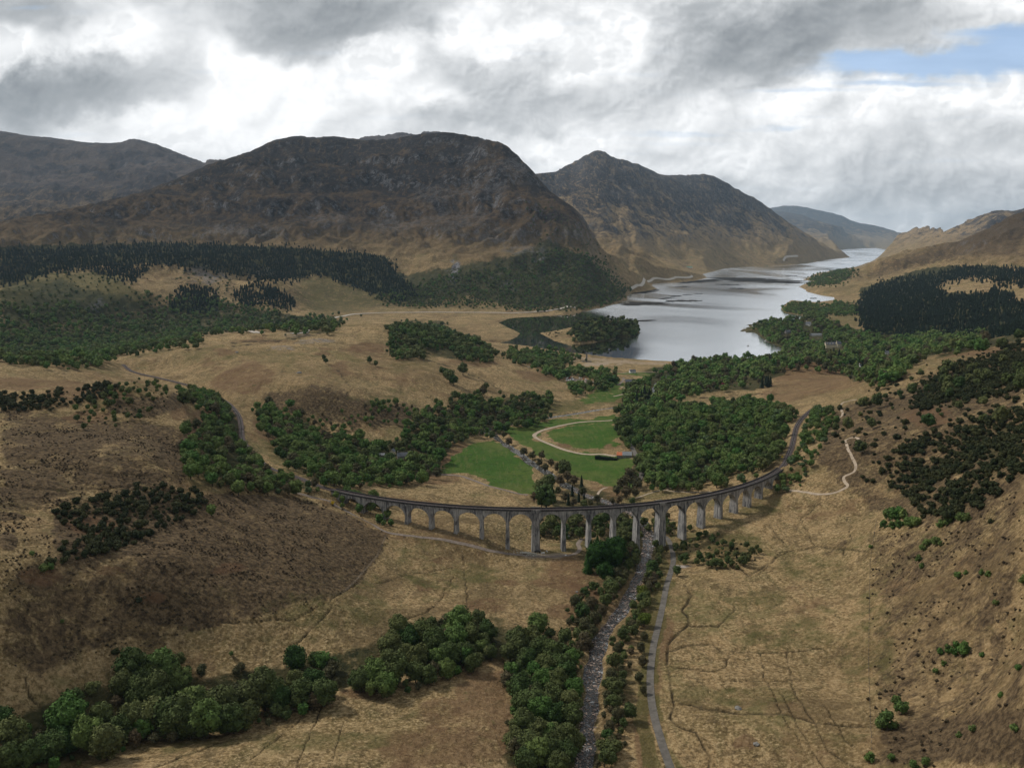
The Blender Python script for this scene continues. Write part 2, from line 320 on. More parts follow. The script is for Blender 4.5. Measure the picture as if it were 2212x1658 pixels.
def seg_dist(X, Y, P, closed=False):
    """distance to a polyline, parameter index along it"""
    best = np.full(X.shape, 1e18); par = np.zeros(X.shape)
    n = len(P) if closed else len(P)-1
    for i in range(n):
        ax, ay = P[i]; bx, by = P[(i+1) % len(P)]
        dx, dy = bx-ax, by-ay; L = dx*dx+dy*dy+1e-12
        t = np.clip(((X-ax)*dx + (Y-ay)*dy)/L, 0, 1)
        d = (X-ax-t*dx)**2 + (Y-ay-t*dy)**2
        m = d < best
        best = np.where(m, d, best); par = np.where(m, i+t, par)
    return np.sqrt(best), par
def inside(X, Y, P):
    c = np.zeros(X.shape, bool); n = len(P); j = n-1
    for i in range(n):
        xi, yi = P[i]; xj, yj = P[j]
        if yi != yj:
            c ^= ((yi > Y) != (yj > Y)) & (X < (xj-xi)*(Y-yi)/(yj-yi)+xi)
        j = i
    return c

# ------------------------------------------------------------------ terrain grid (azimuth x distance)
NC = 900
az = np.concatenate([np.linspace(-1.5, -0.66, 12)[:-1], np.linspace(-0.66, 0.66, NC), np.linspace(0.66, 1.5, 12)[1:]])
def lnseg(a, b, n): return np.linspace(math.log(a), math.log(b), n, endpoint=False)
lr = np.concatenate([lnseg(140, 240, 20), lnseg(240, 700, 400), lnseg(700, 2400, 280), lnseg(2400, 5200, 240), lnseg(5200, 11500, 130), np.linspace(math.log(11500), math.log(42000), 50)])
NRW, NCW = len(lr), len(az)
def rbf_eval(qa, ql):
    pass
cx_ = CT[:, 0]; cl_ = np.log(CT[:, 1]); cw = CT[:, 2]/CT[:, 1]
def phi(d2): return 0.5*d2*np.log(d2+1e-12)
n = len(CT)
K = phi((cx_[:, None]-cx_[None])**2 + (cl_[:, None]-cl_[None])**2) + np.eye(n)*2e-5
Pm = np.c_[np.ones(n), cx_, cl_]
A = np.block([[K, Pm], [Pm.T, np.zeros((3, 3))]])
sol = np.linalg.solve(A, np.r_[cw, 0, 0, 0])
ci = np.arange(0, NCW, 3); ci = ci if ci[-1] == NCW-1 else np.r_[ci, NCW-1]
ri = np.arange(0, NRW, 3); ri = ri if ri[-1] == NRW-1 else np.r_[ri, NRW-1]
gaz = np.clip(az[ci], -0.75, 0.75); glr = lr[ri]
coarse = np.empty((len(ri), len(ci)))
for k0, l_ in enumerate(glr):
    d2 = (gaz[:, None]-cx_[None])**2 + (l_-cl_[None])**2
    coarse[k0] = phi(d2)@sol[:n] + sol[n] + sol[n+1]*gaz + sol[n+2]*l_
tmp = np.empty((len(ri), NCW))
for k0 in range(len(ri)): tmp[k0] = np.interp(np.arange(NCW), ci, coarse[k0])
W = np.empty((NRW, NCW))
# linear upsampling in rows, vectorised
idx = np.arange(NRW); hi = np.searchsorted(ri, idx, side='left').clip(1, len(ri)-1); lo = hi-1
f_ = ((idx-ri[lo])/(ri[hi]-ri[lo]))[:, None]
W = tmp[lo]*(1-f_) + tmp[hi]*f_
R2 = np.exp(lr)[:, None]*np.ones(NCW)[None]
AZ2 = np.ones(NRW)[:, None]*az[None]
GX = R2*np.sin(AZ2); GY = R2*np.cos(AZ2)
GZ = W*R2
GZ = np.maximum(GZ, 1.0 - 0*GZ) if False else GZ
Z_BASE = GZ.copy()

# --- relief
far = sstep(np.log(R2), math.log(2300), math.log(3000))
hgt = sstep(GZ, 8, 200)*far
wx = perlin(GX/420+3.1, GY/420)*160; wy = perlin(GX/420, GY/420+7.7)*160
def ridged(x, y): return 1-2*np.abs(perlin(x, y))
rel = np.zeros_like(GZ)
X_, Y_ = GX+wx, GY+wy
rel += hgt*28*(ridged(X_/900, Y_/900)-0.45)
rel += hgt*30*(ridged(X_/420+11, Y_/420+5)-0.45)
rel += hgt*19*(ridged(X_/190+2, Y_/190+15)-0.5)
rel += hgt*10*(ridged(GX/85+wx/90, GY/85+wy/90)-0.5)
rel += hgt*6.5*(ridged(GX/36, GY/36+9)-0.5)
rel += hgt*2.6*perlin(GX/15, GY/15)
gul = ridged(X_/150+7, Y_/560+1)*0.6+ridged(X_/62+2, Y_/300+5)*0.4
rel += hgt*9*(gul-0.5)*(1-0.4*sstep(R2, 9000, 16000))
_p = 120.0; _q = (GZ+rel+34*perlin(GX/330, GY/330)+60)/_p; _f = _q-np.floor(_q)
rel += hgt*sstep(R2, 2500, 2900)*(1-sstep(R2, 5200, 6500))*(sstep(_f, 0.25, 0.80)-_f)*_p*0.30
big = sstep(np.log(R2), math.log(6500), math.log(9000))*hgt
rel += big*55*(ridged(X_/1500+4, Y_/1500+2)-0.45)
# valley undulation
val = 1-hgt
near_w = 1-sstep(R2, 1800, 4500)
und = 1.6*perlin(GX/95, GY/95) + 0.9*perlin(GX/38+4, GY/38) + 0.42*perlin(GX/14, GY/14+8) + 0.30*perlin(GX/5.5, GY/5.5) + 0.16*ridged(GX/2.3, GY/2.3)*(R2 < 900)
hillside = sstep(GZ, 34, 60)
und += hillside*(3.2*perlin(GX/120+9, GY/120+2) + 1.7*ridged(GX/55+1, GY/55)*0.8 + 0.8*ridged(GX/20, GY/20+3))
low = sstep(GZ, 8, 24)
rel += val*(und*(0.25+0.75*low)*(0.35+0.65*near_w) + (1-near_w)*hillside*(7*perlin(GX/240, GY/240) + 4*ridged(GX/90, GY/90)))
# keep the river flats and the viaduct zone calm
_cr = np.zeros_like(GZ)
for pts in RIDGES:
    a_, t_ = D2dir([p[0] for p in pts], [p[1] for p in pts]); o_ = np.argsort(a_)
    q_ = lr[:, None]-np.interp(az, a_[o_], np.log(np.array([p[2] for p in pts])[o_]))[None]
    _cr = np.maximum(_cr, np.exp(-(q_/0.055)**2)*((az > a_[o_][0]) & (az < a_[o_][-1]))[None])
rel *= 1-0.72*_cr
GZ = GZ + rel
# --- hold each skyline where it stands: shift the ground around a ridge until its crest has the right elevation
def calibrate():
    LR2 = lr[:, None]
    for pts in RIDGES:
        a_, t_ = D2dir([p[0] for p in pts], [p[1] for p in pts]); o = np.argsort(a_)
        td = np.interp(az, a_[o], t_[o]); r0 = np.interp(az, a_[o], np.log(np.array([p[2] for p in pts])[o]))
        inr = (az >= a_[o][0]) & (az <= a_[o][-1])
        edge = np.exp(-np.maximum(np.maximum(a_[o][0]-az, az-a_[o][-1]), 0)/0.012)
        q = LR2 - r0[None]
        for it in range(3):
            T = (GZ-ZC)/R2
            win = (np.abs(q) < 0.13)
            tm = np.where(win, T, -9).max(0)
            dt = np.where(inr, td-tm, 0)
            dt = np.interp(np.arange(len(az)), np.flatnonzero(inr), dt[inr])
            k = 5; ker = np.ones(2*k+1)/(2*k+1); dt = np.convolve(np.pad(dt, k, mode='edge'), ker, 'valid')
            wq = (1-sstep(np.abs(q), 0.06, 0.40))*edge[None]
            if it == 0: print('ridge shift deg', round(float(np.degrees(np.abs(dt).mean())), 2), round(float(np.degrees(dt.max())), 2), round(float(np.degrees(dt.min())), 2))
            GZ[:] = GZ + dt[None]*R2*wq
        T = (GZ-ZC)/R2                           # nothing in front may stand above this skyline
        lim = td[None]-0.0015
        m = inr[None] & (q < -0.10) & (q > -0.33) & (T > lim)
        GZ[m] = (lim*R2+ZC + 0*GZ)[m]
calibrate()
# outliers far outside the view stay low
# --- loch
loch = world_poly(LOCH); isle = world_poly(ISLE)
sel = (R2 > 1350) & (Z_BASE < 900)
d1 = np.full(GZ.shape, 1e6); xs, ys = GX[sel], GY[sel]
dl, _ = seg_dist(xs, ys, loch, True); di, _ = seg_dist(xs, ys, isle, True)
ins = inside(xs, ys, loch) & ~inside(xs, ys, isle)
dsh = np.minimum(dl, di)
zz = GZ[sel]
rs = R2[sel]
slope_up = 0.30*dsh + 0.25
zin = -np.minimum(0.25+0.08*dsh, 12.0)
zl = np.where(ins, zin, np.maximum(zz, 0.25+np.minimum(dsh*0.05, 2.0)))
band = np.exp(-dsh/(30+rs*0.01))
zl = np.where(ins, zin, np.minimum(zl, 0.4 + 0.6*dsh + 0.004*dsh*dsh))
GZ[sel] = zl
nearsel = (R2 <= 1350)
GZ[nearsel] = np.maximum(GZ[nearsel], 6.0)
del xs, ys, dl, di

def catmull(P, n=8):
    P = np.asarray(P, float); out = []
    Q = np.vstack([2*P[0]-P[1], P, 2*P[-1]-P[-2]])
    for i in range(len(P)-1):
        p0, p1, p2, p3 = Q[i:i+4]
        for k in range(n):
            t = k/n
            out.append(0.5*((2*p1)+(-p0+p2)*t+(2*p0-5*p1+4*p2-p3)*t*t+(-p0+3*p1-3*p2+p3)*t**3))
    out.append(P[-1]); return np.array(out)
def known_path(P):
    o = []
    for u, v, z in P:
        a, r, z = G(u, v, z); o.append((r*math.sin(a), r*math.cos(a), z))
    return o
# calm and lower the ground under the viaduct so nothing pokes through the deck
va = np.arctan2(GX-VCX, VCY-GY); vrad = np.hypot(GX-VCX, GY-VCY); vs = (va-VA0)*VR
sel = (np.abs(vrad-VR+2.7) < 26) & (vs > -18) & (vs < STEP[-1]+20) & (R2 < 900)
cap = np.interp(vs, [-18]+STEP+[STEP[-1]+17], [47]+PIER_Z+[44])
wgt = 1-sstep(np.abs(vrad-VR+2.7), 6, 26)
GZ = np.where(sel, GZ*(1-wgt)+(cap)*wgt, GZ)
sel = (np.abs(vrad-VR+2.7) < 40) & (vs > 190) & (vs < 260)
# --- river channel
river = catmull(known_path(RIVER), 6)
sel = (R2 > 230) & (R2 < 1700) & (AZ2 > -0.1) & (AZ2 < 0.3)
dd, pp = seg_dist(GX[sel], GY[sel], river[:, :2])
rz = np.interp(pp, np.arange(len(river)), river[:, 2])
wob = perlin(GX[sel]/22, GY[sel]/22)*2.2
RIVER_HALF = 4.0
bank = rz - 0.5 + np.maximum(dd+wob-RIVER_HALF+1.5, 0)*0.55
g = GZ[sel]
flat = rz + 1.5 + (g-rz-1.5)*sstep(dd, 9, 50)
g = np.where(dd < 60, flat, g)
g = np.minimum(g, np.where(dd < 60, bank, 1e6))
GZ[sel] = g
# --- railway shelf
def arc_pts(s0, s1, n, off=0.0, dz=0.0):
    o = []
    for s in np.linspace(s0, s1, n):
        x, y = arc(s, off); o.append((x, y, VTOP+VG*s+dz))
    return o
railL = np.array(known_path(RAIL_L)); railR = np.array(known_path(RAIL_R))
SE = STEP[-1]+30
rail_left = catmull([p for p in arc_pts(-26, -40, 3, -2.9, -0.9)] + [tuple(p) for p in railL[1:]], 5)
rail_right = catmull([p for p in arc_pts(SE, SE+12, 3, -2.9, -0.9)] + [tuple(p) for p in railR[1:]], 5)
for P in (rail_left, rail_right):
    sel = (R2 > 480) & (R2 < 1300) & (AZ2 > -0.55) & (AZ2 < 0.5)
    dd, pp = seg_dist(GX[sel], GY[sel], P[:, :2])
    rz = np.interp(pp, np.arange(len(P)), P[:, 2]) - 0.35
    g = GZ[sel]
    lo_ = rz - np.maximum(dd-3.4, 0)*0.62; hi_ = rz + np.maximum(dd-4.0, 0)*0.75
    GZ[sel] = np.where((dd < 45) & (pp > 0.02), np.clip(g, lo_, hi_), g)
TT = (GZ-ZC)/R2

# ------------------------------------------------------------------ queries
_dlr = lr
def z_at(x, y):
    x = np.asarray(x, float); y = np.asarray(y, float)
    a = np.arctan2(x, y); l = np.log(np.hypot(x, y))
    ca = np.interp(a, az, np.arange(NCW)); cr_ = np.interp(l, lr, np.arange(NRW))
    i0 = np.clip(np.floor(ca).astype(int), 0, NCW-2); j0 = np.clip(np.floor(cr_).astype(int), 0, NRW-2)
    fa = ca-i0; fr = cr_-j0
    return (GZ[j0, i0]*(1-fa)*(1-fr)+GZ[j0, i0+1]*fa*(1-fr)+GZ[j0+1, i0]*(1-fa)*fr+GZ[j0+1, i0+1]*fa*fr)
def hit(u, v):
    """ground point seen at picture point -> x, y, z arrays (nan where sky)"""
    u = np.atleast_1d(np.asarray(u, float)); v = np.atleast_1d(np.asarray(v, float))
    a, t = D2dir(u, v)
    col = np.interp(a, az, np.arange(NCW)); i0 = np.clip(np.round(col).astype(int), 0, NCW-1)
    X = np.full(len(u), np.nan); Y = X.copy(); Z = X.copy()
    for s in range(0, len(u), 2000):
        sl = slice(s, s+2000)
        T = TT[:, i0[sl]] >= t[sl][None]
        T[0] = False
        j = T.argmax(0); ok = T.any(0)
        t1 = TT[j, i0[sl]]; t0 = TT[np.maximum(j-1, 0), i0[sl]]
        fr = np.clip((t[sl]-t0)/np.where(np.abs(t1-t0) < 1e-12, 1, t1-t0), 0, 1)
        r = np.exp(lr[np.maximum(j-1, 0)]*(1-fr)+lr[j]*fr)
        x = r*np.sin(a[sl]); y = r*np.cos(a[sl])
        X[sl] = np.where(ok, x, np.nan); Y[sl] = np.where(ok, y, np.nan)
    okm = ~np.isnan(X)
    Z[okm] = z_at(X[okm], Y[okm])
    return X, Y, Z
# ------------------------------------------------------------------ land cover (masks per ground vertex, laid out on the ground)
PU, PV = project(GX, GY, GZ)
_w = FD/np.maximum(R2, 200)
wu = PU + 14*perlin(GX/60*1.0, GY/60)*np.minimum(_w*60/40, 1.5) + 7*perlin(GX/17, GY/17+4)*np.minimum(_w*17/10, 1.2) + 3*perlin(GX/6+2, GY/6)
wv = PV + 6*perlin(GX/60+30, GY/60)*np.minimum(_w*60/40, 1.5) + 3.5*perlin(GX/17+9, GY/17)*np.minimum(_w*17/10, 1.2) + 1.5*perlin(GX/6, GY/6+5)
vis_rng = {}
def zeros(): return np.zeros(GZ.shape, np.float32)
HEATH, GREEN, BRACK, WOOD, ROCK, OLIVE, LINE, PALE = [zeros() for _ in range(8)]
def paint(mask, poly, val=1.0, feather=6.0, rmin=0, rmax=1e9, warp=True, mode='max'):
    U, V = (wu, wv) if warp else (PU, PV)
    P = np.array(poly, float)
    x0, y0 = P.min(0)-feather*2; x1, y1 = P.max(0)+feather*2
    s = (U > x0) & (U < x1) & (V > y0) & (V < y1) & (R2 > rmin) & (R2 < rmax)
    if not s.any(): return
    u, v = U[s], V[s]
    d, _ = seg_dist(u, v, P, True); d = np.where(inside(u, v, P), d, -d)
    m = (sstep(d, -feather, feather)*val).astype(np.float32)
    mask[s] = np.maximum(mask[s], m) if mode == 'max' else mask[s]*(1-m)
def ell(mask, u, v, ru, rv, val=1.0, rmin=0, rmax=1e9, tilt=0.0):
    c, s_ = math.cos(tilt), math.sin(tilt)
    s = (np.abs(wu-u) < 1.6*max(ru, rv)) & (np.abs(wv-v) < 1.6*max(ru, rv)) & (R2 > rmin) & (R2 < rmax)
    if not s.any(): return
    du, dv = wu[s]-u, wv[s]-v
    q = np.hypot((du*c+dv*s_)/ru, (dv*c-du*s_)/rv)
    mask[s] = np.maximum(mask[s], ((1-sstep(q, 0.75, 1.25))*val).astype(np.float32))
def stroke(mask, P, w=1.5, val=1.0, rmin=0, rmax=1e9, jit=0.0):
    P = np.array(P, float)
    x0, y0 = P.min(0)-w*4-20; x1, y1 = P.max(0)+w*4+20
    U = PU + jit*perlin(GX/9, GY/9)*6; V = PV + jit*perlin(GX/9+5, GY/9)*4
    s = (U > x0) & (U < x1) & (V > y0) & (V < y1) & (R2 > rmin) & (R2 < rmax)
    if not s.any(): return
    d, _ = seg_dist(U[s], V[s], P)
    brk = 0.55+0.55*sstep(perlin(GX[s]/11, GY[s]/11), -0.5, 0.3)
    mask[s] = np.maximum(mask[s], ((1-sstep(d, w*0.35, w*1.4))*val*brk).astype(np.float32))

# heather and rough tussock ground
paint(HEATH, [(380, 1080), (500, 1062), (620, 1068), (700, 1090), (760, 1115), (832, 1156), (812, 1200), (770, 1250), (730, 1285), (640, 1300), (540, 1335), (430, 1362), (330, 1350), (250, 1300), (300, 1200), (330, 1130)], 0.74, 10)
paint(HEATH, [(0, 1260), (90, 1190), (200, 1160), (330, 1150), (350, 1300), (420, 1380), (330, 1400), (200, 1420), (80, 1470), (0, 1440)], 0.55, 30)
paint(HEATH, [(0, 870), (90, 880), (170, 900), (330, 900), (420, 930), (430, 1010), (380, 1080), (250, 1110), (120, 1120), (0, 1110)], 0.6, 20)
paint(HEATH, [(0, 1000), (140, 1010), (150, 1080), (0, 1100)], 0.75, 20)
paint(HEATH, [(120, 1110), (240, 1070), (380, 1050), (440, 1100), (330, 1190), (150, 1230), (110, 1180)], 0.8, 14)
paint(HEATH, [(560, 850), (700, 820), (760, 850), (900, 870), (930, 900), (880, 925), (760, 930), (640, 900), (580, 890)], 0.65, 16)
paint(HEATH, [(230, 855), (290, 850), (380, 850), (400, 880), (330, 900), (220, 900)], 0.7, 12)
paint(HEATH, [(1880, 1150), (2212, 1080), (2212, 1658), (1895, 1658)], 0.5, 30)
paint(HEATH, [(1760, 900), (1850, 860), (2000, 800), (2212, 730), (2212, 1120), (2000, 1150), (1870, 1100), (1760, 1000)], 0.62, 24)
paint(HEATH, [(1895, 1560), (2212, 1530), (2212, 1658), (1930, 1658)], 0.85, 30)
paint(HEATH, [(1700, 1180), (1860, 1150), (1870, 1200), (1720, 1215)], 0.3, 20)
# dark peat banks and clumps on the left moor
for q in [(130, 955, 90, 22), (60, 1060, 80, 16), (230, 1040, 70, 14), (380, 985, 60, 30), (290, 1030, 60, 14), (60, 980, 60, 14), (420, 945, 30, 34), (250, 940, 60, 18), (20, 1120, 40, 12), (20, 1170, 20, 20)]:
    ell(HEATH, *q, val=0.95)
# bracken, russet
for q in [(1050, 1312, 45, 16), (920, 1262, 22, 12), (1215, 1318, 45, 18), (740, 1192+12, 0.1, 0.1), (960, 1205, 26, 8), (1100, 1257, 26, 9), (1230, 1222, 60, 26), (1175, 1255, 34, 12),
          (1000, 1600, 110, 60), (960, 1540, 60, 30), (890, 1625, 80, 50), (1040, 1530, 60, 80), (1100, 1470, 60, 22), (780, 1500, 40, 10), (600, 1330-90, 1, 1),
          (500, 1285-60, 40, 10), (330, 1290, 40, 14), (200, 1140, 60, 20), (520, 825, 60, 24), (545, 800, 45, 20), (740, 800, 20, 14), (790, 750, 40, 14), (480, 762, 20, 7), (440, 770, 16, 5),
          (560, 735, 50, 8), (700, 760, 20, 6), (855, 750, 25, 8), (950, 1035, 36, 12), (990, 975, 50, 18), (970, 1000, 40, 14), (1020, 780, 60, 14), (1180, 880-70, 60, 12), (440, 915, 34, 30), (390, 890, 22, 14),
          (570, 925, 22, 34), (585, 960, 22, 26), (1700, 800, 75, 20), (1770, 800, 70, 18), (1640, 868, 14, 6), (1480, 868, 12, 5), (2110, 690+60, 100, 20), (1480, 1222, 30, 8), (1560, 1190, 50, 14),
          (1420, 1370, 24, 60), (1410, 1500, 18, 80), (1395, 1620, 26, 60), (1610, 1600, 26, 20), (1250, 1000, 30, 8), (1240, 960, 44, 7), (1320, 1050, 50, 26), (1310, 1085, 40, 14), (1290, 962, 40, 10), (1140, 925, 30, 6),
          (1120, 945, 26, 5), (1340, 915, 22, 4), (2000, 900, 60, 20), (1620, 890, 40, 20), (1330, 862, 30, 5), (230, 1230, 40, 12), (90, 1250, 50, 20), (70, 830, 120, 14), (200, 850, 100, 16), (180, 900, 60, 14), (880, 1085, 60, 8)]:
    if q[2] > 2: ell(BRACK, *q, val=0.9)
paint(BRACK, [(1640, 860), (1690, 790), (1760, 782), (1830, 800), (1860, 830), (1800, 850), (1700, 868)], 0.8, 10)
paint(BRACK, [(1180, 1200), (1240, 1192), (1290, 1250), (1300, 1290), (1210, 1290), (1160, 1250)], 0.75, 14)
# hay fields by the river
paint(GREEN, [(955, 1012), (990, 975), (1055, 953), (1100, 968), (1145, 1000), (1160, 1040), (1158, 1066), (1120, 1063), (1060, 1047), (1010, 1030), (930, 1022)], 1.0, 2.5)
paint(GREEN, [(1085, 925), (1160, 912), (1250, 900), (1335, 893), (1332, 908), (1210, 915), (1155, 930), (1155, 948), (1220, 970), (1290, 985), (1370, 992), (1376, 1040), (1355, 1060), (1300, 1040), (1240, 1020), (1185, 990), (1150, 965), (1110, 950)], 1.0, 3)
paint(GREEN, [(1168, 935), (1230, 918), (1335, 908), (1335, 960), (1290, 972), (1240, 968), (1190, 952)], 1.0, 3)
paint(GREEN, [(1285, 845), (1300, 826), (1345, 828), (1362, 845), (1340, 862), (1300, 868), (1250, 876), (1240, 862)], 0.75, 4)
paint(GREEN, [(1340, 806), (1420, 800), (1450, 803), (1430, 814), (1350, 814)], 0.8, 3)
paint(OLIVE, [(1130, 880), (1230, 862), (1370, 845), (1390, 865), (1250, 890), (1150, 905), (1080, 905)], 0.8, 6)
paint(OLIVE, [(1170, 935), (1290, 900), (1320, 960)], 0.3, 10)
# verges, damp green ground
paint(OLIVE, [(1405, 1150), (1440, 1180), (1450, 1230), (1430, 1330), (1405, 1500), (1430, 1658), (1385, 1658), (1380, 1500), (1385, 1370), (1415, 1250)], 0.9, 4)
stroke(OLIVE, [(1452, 1160), (1465, 1210), (1450, 1260), (1432, 1330), (1415, 1420), (1418, 1520), (1445, 1620), (1470, 1658)], 9, 0.9)
paint(OLIVE, [(820, 1135), (900, 1165), (1000, 1180), (1100, 1190), (1180, 1185), (1260, 1160), (1280, 1180), (1180, 1200), (1050, 1180), (930, 1160)], 0.7, 10)
paint(OLIVE, [(1440, 1150), (1560, 1140), (1640, 1150), (1640, 1190), (1540, 1230), (1460, 1230)], 0.7, 14)
for q in [(700, 1320, 160, 40), (980, 1240, 110, 30), (1750, 1230, 90, 30), (1700, 1380, 120, 26), (1620, 1500, 110, 20), (1780, 1600, 100, 20), (330, 1600, 200, 20), (700, 1600, 170, 24), (1660, 1290, 60, 20), (620, 1380, 80, 16), (1880, 1400, 60, 120), (600, 770, 120, 12), (900, 790, 60, 14), (800, 860, 60, 12), (1550, 1130, 60, 20), (1650, 1100, 60, 12)]:
    ell(OLIVE, *q, val=0.55)
paint(OLIVE, [(540, 940), (600, 960), (650, 1000), (700, 1035), (760, 1050), (700, 1050), (640, 1025), (580, 1000)], 0.8, 8)
paint(OLIVE, [(1620, 930), (1690, 900), (1705, 960), (1660, 1010), (1600, 1030)], 0.75, 10)
# green shoulder hill and lower slopes behind
paint(OLIVE, [(60, 640), (130, 600), (200, 585), (250, 620), (300, 650), (200, 668), (100, 668)], 0.95, 10, rmin=1800)
paint(OLIVE, [(620, 620), (760, 570), (850, 600), (1000, 640), (1120, 660), (900, 668), (720, 672), (640, 660)], 0.6, 20, rmin=2200)
paint(OLIVE, [(0, 600), (120, 590), (240, 582), (340, 655), (200, 690), (0, 690)], 1.2, 14, rmin=1500)
paint(WOOD, [(0, 610), (110, 600), (180, 620), (330, 650), (200, 690), (0, 690)], 0.62, 14, rmin=1500)
paint(OLIVE, [(640, 600), (700, 585), (850, 600), (1000, 640), (1110, 662), (1000, 668), (800, 672), (690, 690), (650, 660)], 0.78, 26, rmin=2000)
paint(HEATH, [(1860, 600), (1900, 560), (1990, 535), (2100, 505), (2212, 450), (2212, 560), (2100, 560), (2000, 575), (1900, 610)], 0.62, 20, rmin=2600, rmax=7000)
paint(HEATH, [(1990, 540), (2100, 505), (2212, 450), (2212, 520), (2100, 535)], 0.85, 14, rmin=2600, rmax=7000)
paint(OLIVE, [(1750, 625), (1860, 600), (1950, 600), (1860, 640), (1790, 645)], 0.5, 20, rmin=2600, rmax=7000)
paint(HEATH, [(560, 640), (700, 590), (850, 600), (1000, 640), (900, 668), (700, 680)], 0.55, 20, rmin=2000)
paint(HEATH, [(330, 590), (420, 580), (520, 600), (600, 650), (500, 650), (380, 640)], 0.45, 20, rmin=2000)
paint(BRACK, [(560, 800), (700, 830), (900, 830), (1000, 790), (850, 760), (700, 800)], 0.45, 20, rmax=1500)
paint(OLIVE, [(1600, 690), (1900, 640), (1870, 700), (1700, 720)], 0.7, 14, rmin=1500)
# wooded slopes and wood floors
paint(WOOD, [(0, 660), (130, 600), (230, 640), (330, 660), (420, 640), (520, 660), (640, 680), (740, 690), (720, 715), (560, 712), (430, 716), (300, 735), (190, 770), (0, 768)], 0.9, 12, rmin=1100)
paint(WOOD, [(0, 535), (300, 527), (600, 535), (830, 555), (900, 640), (860, 650), (760, 615), (690, 588), (640, 600), (500, 590), (350, 568), (230, 570), (120, 585), (0, 615)], 1.7, 5, rmin=2300)
paint(WOOD, [(820, 620), (900, 590), (1000, 570), (1090, 560), (1180, 520), (1280, 560), (1350, 640), (1290, 664), (1140, 668), (1000, 640), (900, 660)], 1.15, 16, rmin=2300)
paint(WOOD, [(1200, 440), (1270, 500), (1330, 560), (1350, 620), (1280, 580), (1200, 520)], 0.45, 20, rmin=2600, rmax=4300)
paint(WOOD, [(680, 580), (850, 590), (960, 640), (880, 660), (760, 620)], 0.9, 10, rmin=2300)
paint(WOOD, [(1860, 625), (2000, 580), (2140, 575), (2212, 600), (2100, 594), (2040, 602), (2012, 625), (2060, 640), (2130, 640), (2212, 662), (2212, 720), (1900, 715), (1865, 690)], 1.8, 5, rmin=1400)
paint(OLIVE, [(2020, 600), (2110, 590), (2212, 612), (2212, 650), (2120, 645), (2040, 630)], 0.1, 6, rmin=1400)
paint(WOOD, [(1380, 800), (1500, 775), (1640, 690), (1780, 690), (1900, 725), (2060, 735), (2212, 715), (2212, 740), (2000, 775), (1860, 830), (1800, 790), (1700, 785), (1640, 840), (1450, 860)], 0.9, 8, rmin=1000)
paint(WOOD, [(420, 1000), (440, 950), (480, 870), (520, 900), (530, 960), (560, 1000), (640, 1035), (700, 1060), (600, 1062), (480, 1040)], 0.85, 8)
paint(WOOD, [(555, 890), (640, 900), (760, 960), (820, 970), (880, 940), (1000, 880), (1100, 860), (1170, 880), (1080, 930), (980, 960), (930, 1030), (820, 1045), (700, 1030), (600, 960)], 0.8, 10)
paint(WOOD, [(1340, 900), (1450, 890), (1650, 870), (1700, 900), (1690, 960), (1600, 1020), (1440, 1055), (1380, 1030)], 0.85, 10)
paint(WOOD, [(1220, 1030), (1400, 1100), (1430, 1200), (1340, 1260), (1260, 1240), (1180, 1100)], 0.7, 14)
paint(WOOD, [(1232, 726), (1250, 702), (1300, 682), (1345, 684), (1380, 704), (1382, 726), (1330, 732), (1255, 738)], 1.3, 4, rmin=1700, rmax=2500)
paint(WOOD, [(840, 700), (950, 690), (1060, 760), (990, 775), (860, 770)], 0.8, 10, rmin=900)
paint(WOOD, [(0, 1560), (200, 1480), (620, 1440), (900, 1350), (1060, 1330), (1240, 1380), (1290, 1658), (1100, 1658), (1100, 1420), (1000, 1430), (700, 1500), (400, 1580), (0, 1658)], 0.75, 14)
paint(WOOD, [(1950, 1030), (2212, 900), (2212, 1040), (2050, 1130), (1950, 1090), (1870, 1040)], 0.5, 30)
# crags and scree
for q in [(984, 582, 8, 22, 1.5), (980, 600, 6, 10, 1.5), (1095, 510, 60, 18, 0.6), (1100, 620, 14, 8, 0.8), (1075, 600, 10, 6, .7), (1165, 560, 10, 6, .7), (1130, 540, 50, 10, .5), (450, 600, 40, 14, .8), (430, 585, 30, 8, .7), (210, 660, 20, 14, .6), (570, 590, 40, 10, .3),
          (1100, 372, 50, 30, .5), (980, 470, 80, 30, .35), (1030, 410, 60, 14, .5), (940, 420, 50, 20, .4), (470, 500, 40, 14, .6), (560, 500, 60, 16, .5), (700, 470, 60, 16, .45), (850, 480, 60, 20, .4), (1420, 400, 90, 24, .45), (1370, 420, 60, 20, .4), (680, 740, 40, 5, .8), (620, 695, 30, 8, .5),
          (650, 720, 26, 6, .5), (600, 752, 26, 6, .8), (470, 980-60, 14, 10, .6), (545, 925, 10, 10, .3)]:
    ell(ROCK, q[0], q[1], q[2], q[3], val=q[4], rmin=900)
stroke(PALE, [(1140, 771), (1210, 771), (1300, 777), (1380, 784), (1440, 785)], 3, 0.7)
for q in [(1305, 783, 50, 3), (1020, 925+6, 20, 5), (1062, 938, 22, 7), (1180, 1196, 40, 5), (1478, 1222, 16, 4), (1230, 840-66, 20, 2)]: ell(PALE, *q, val=0.9)
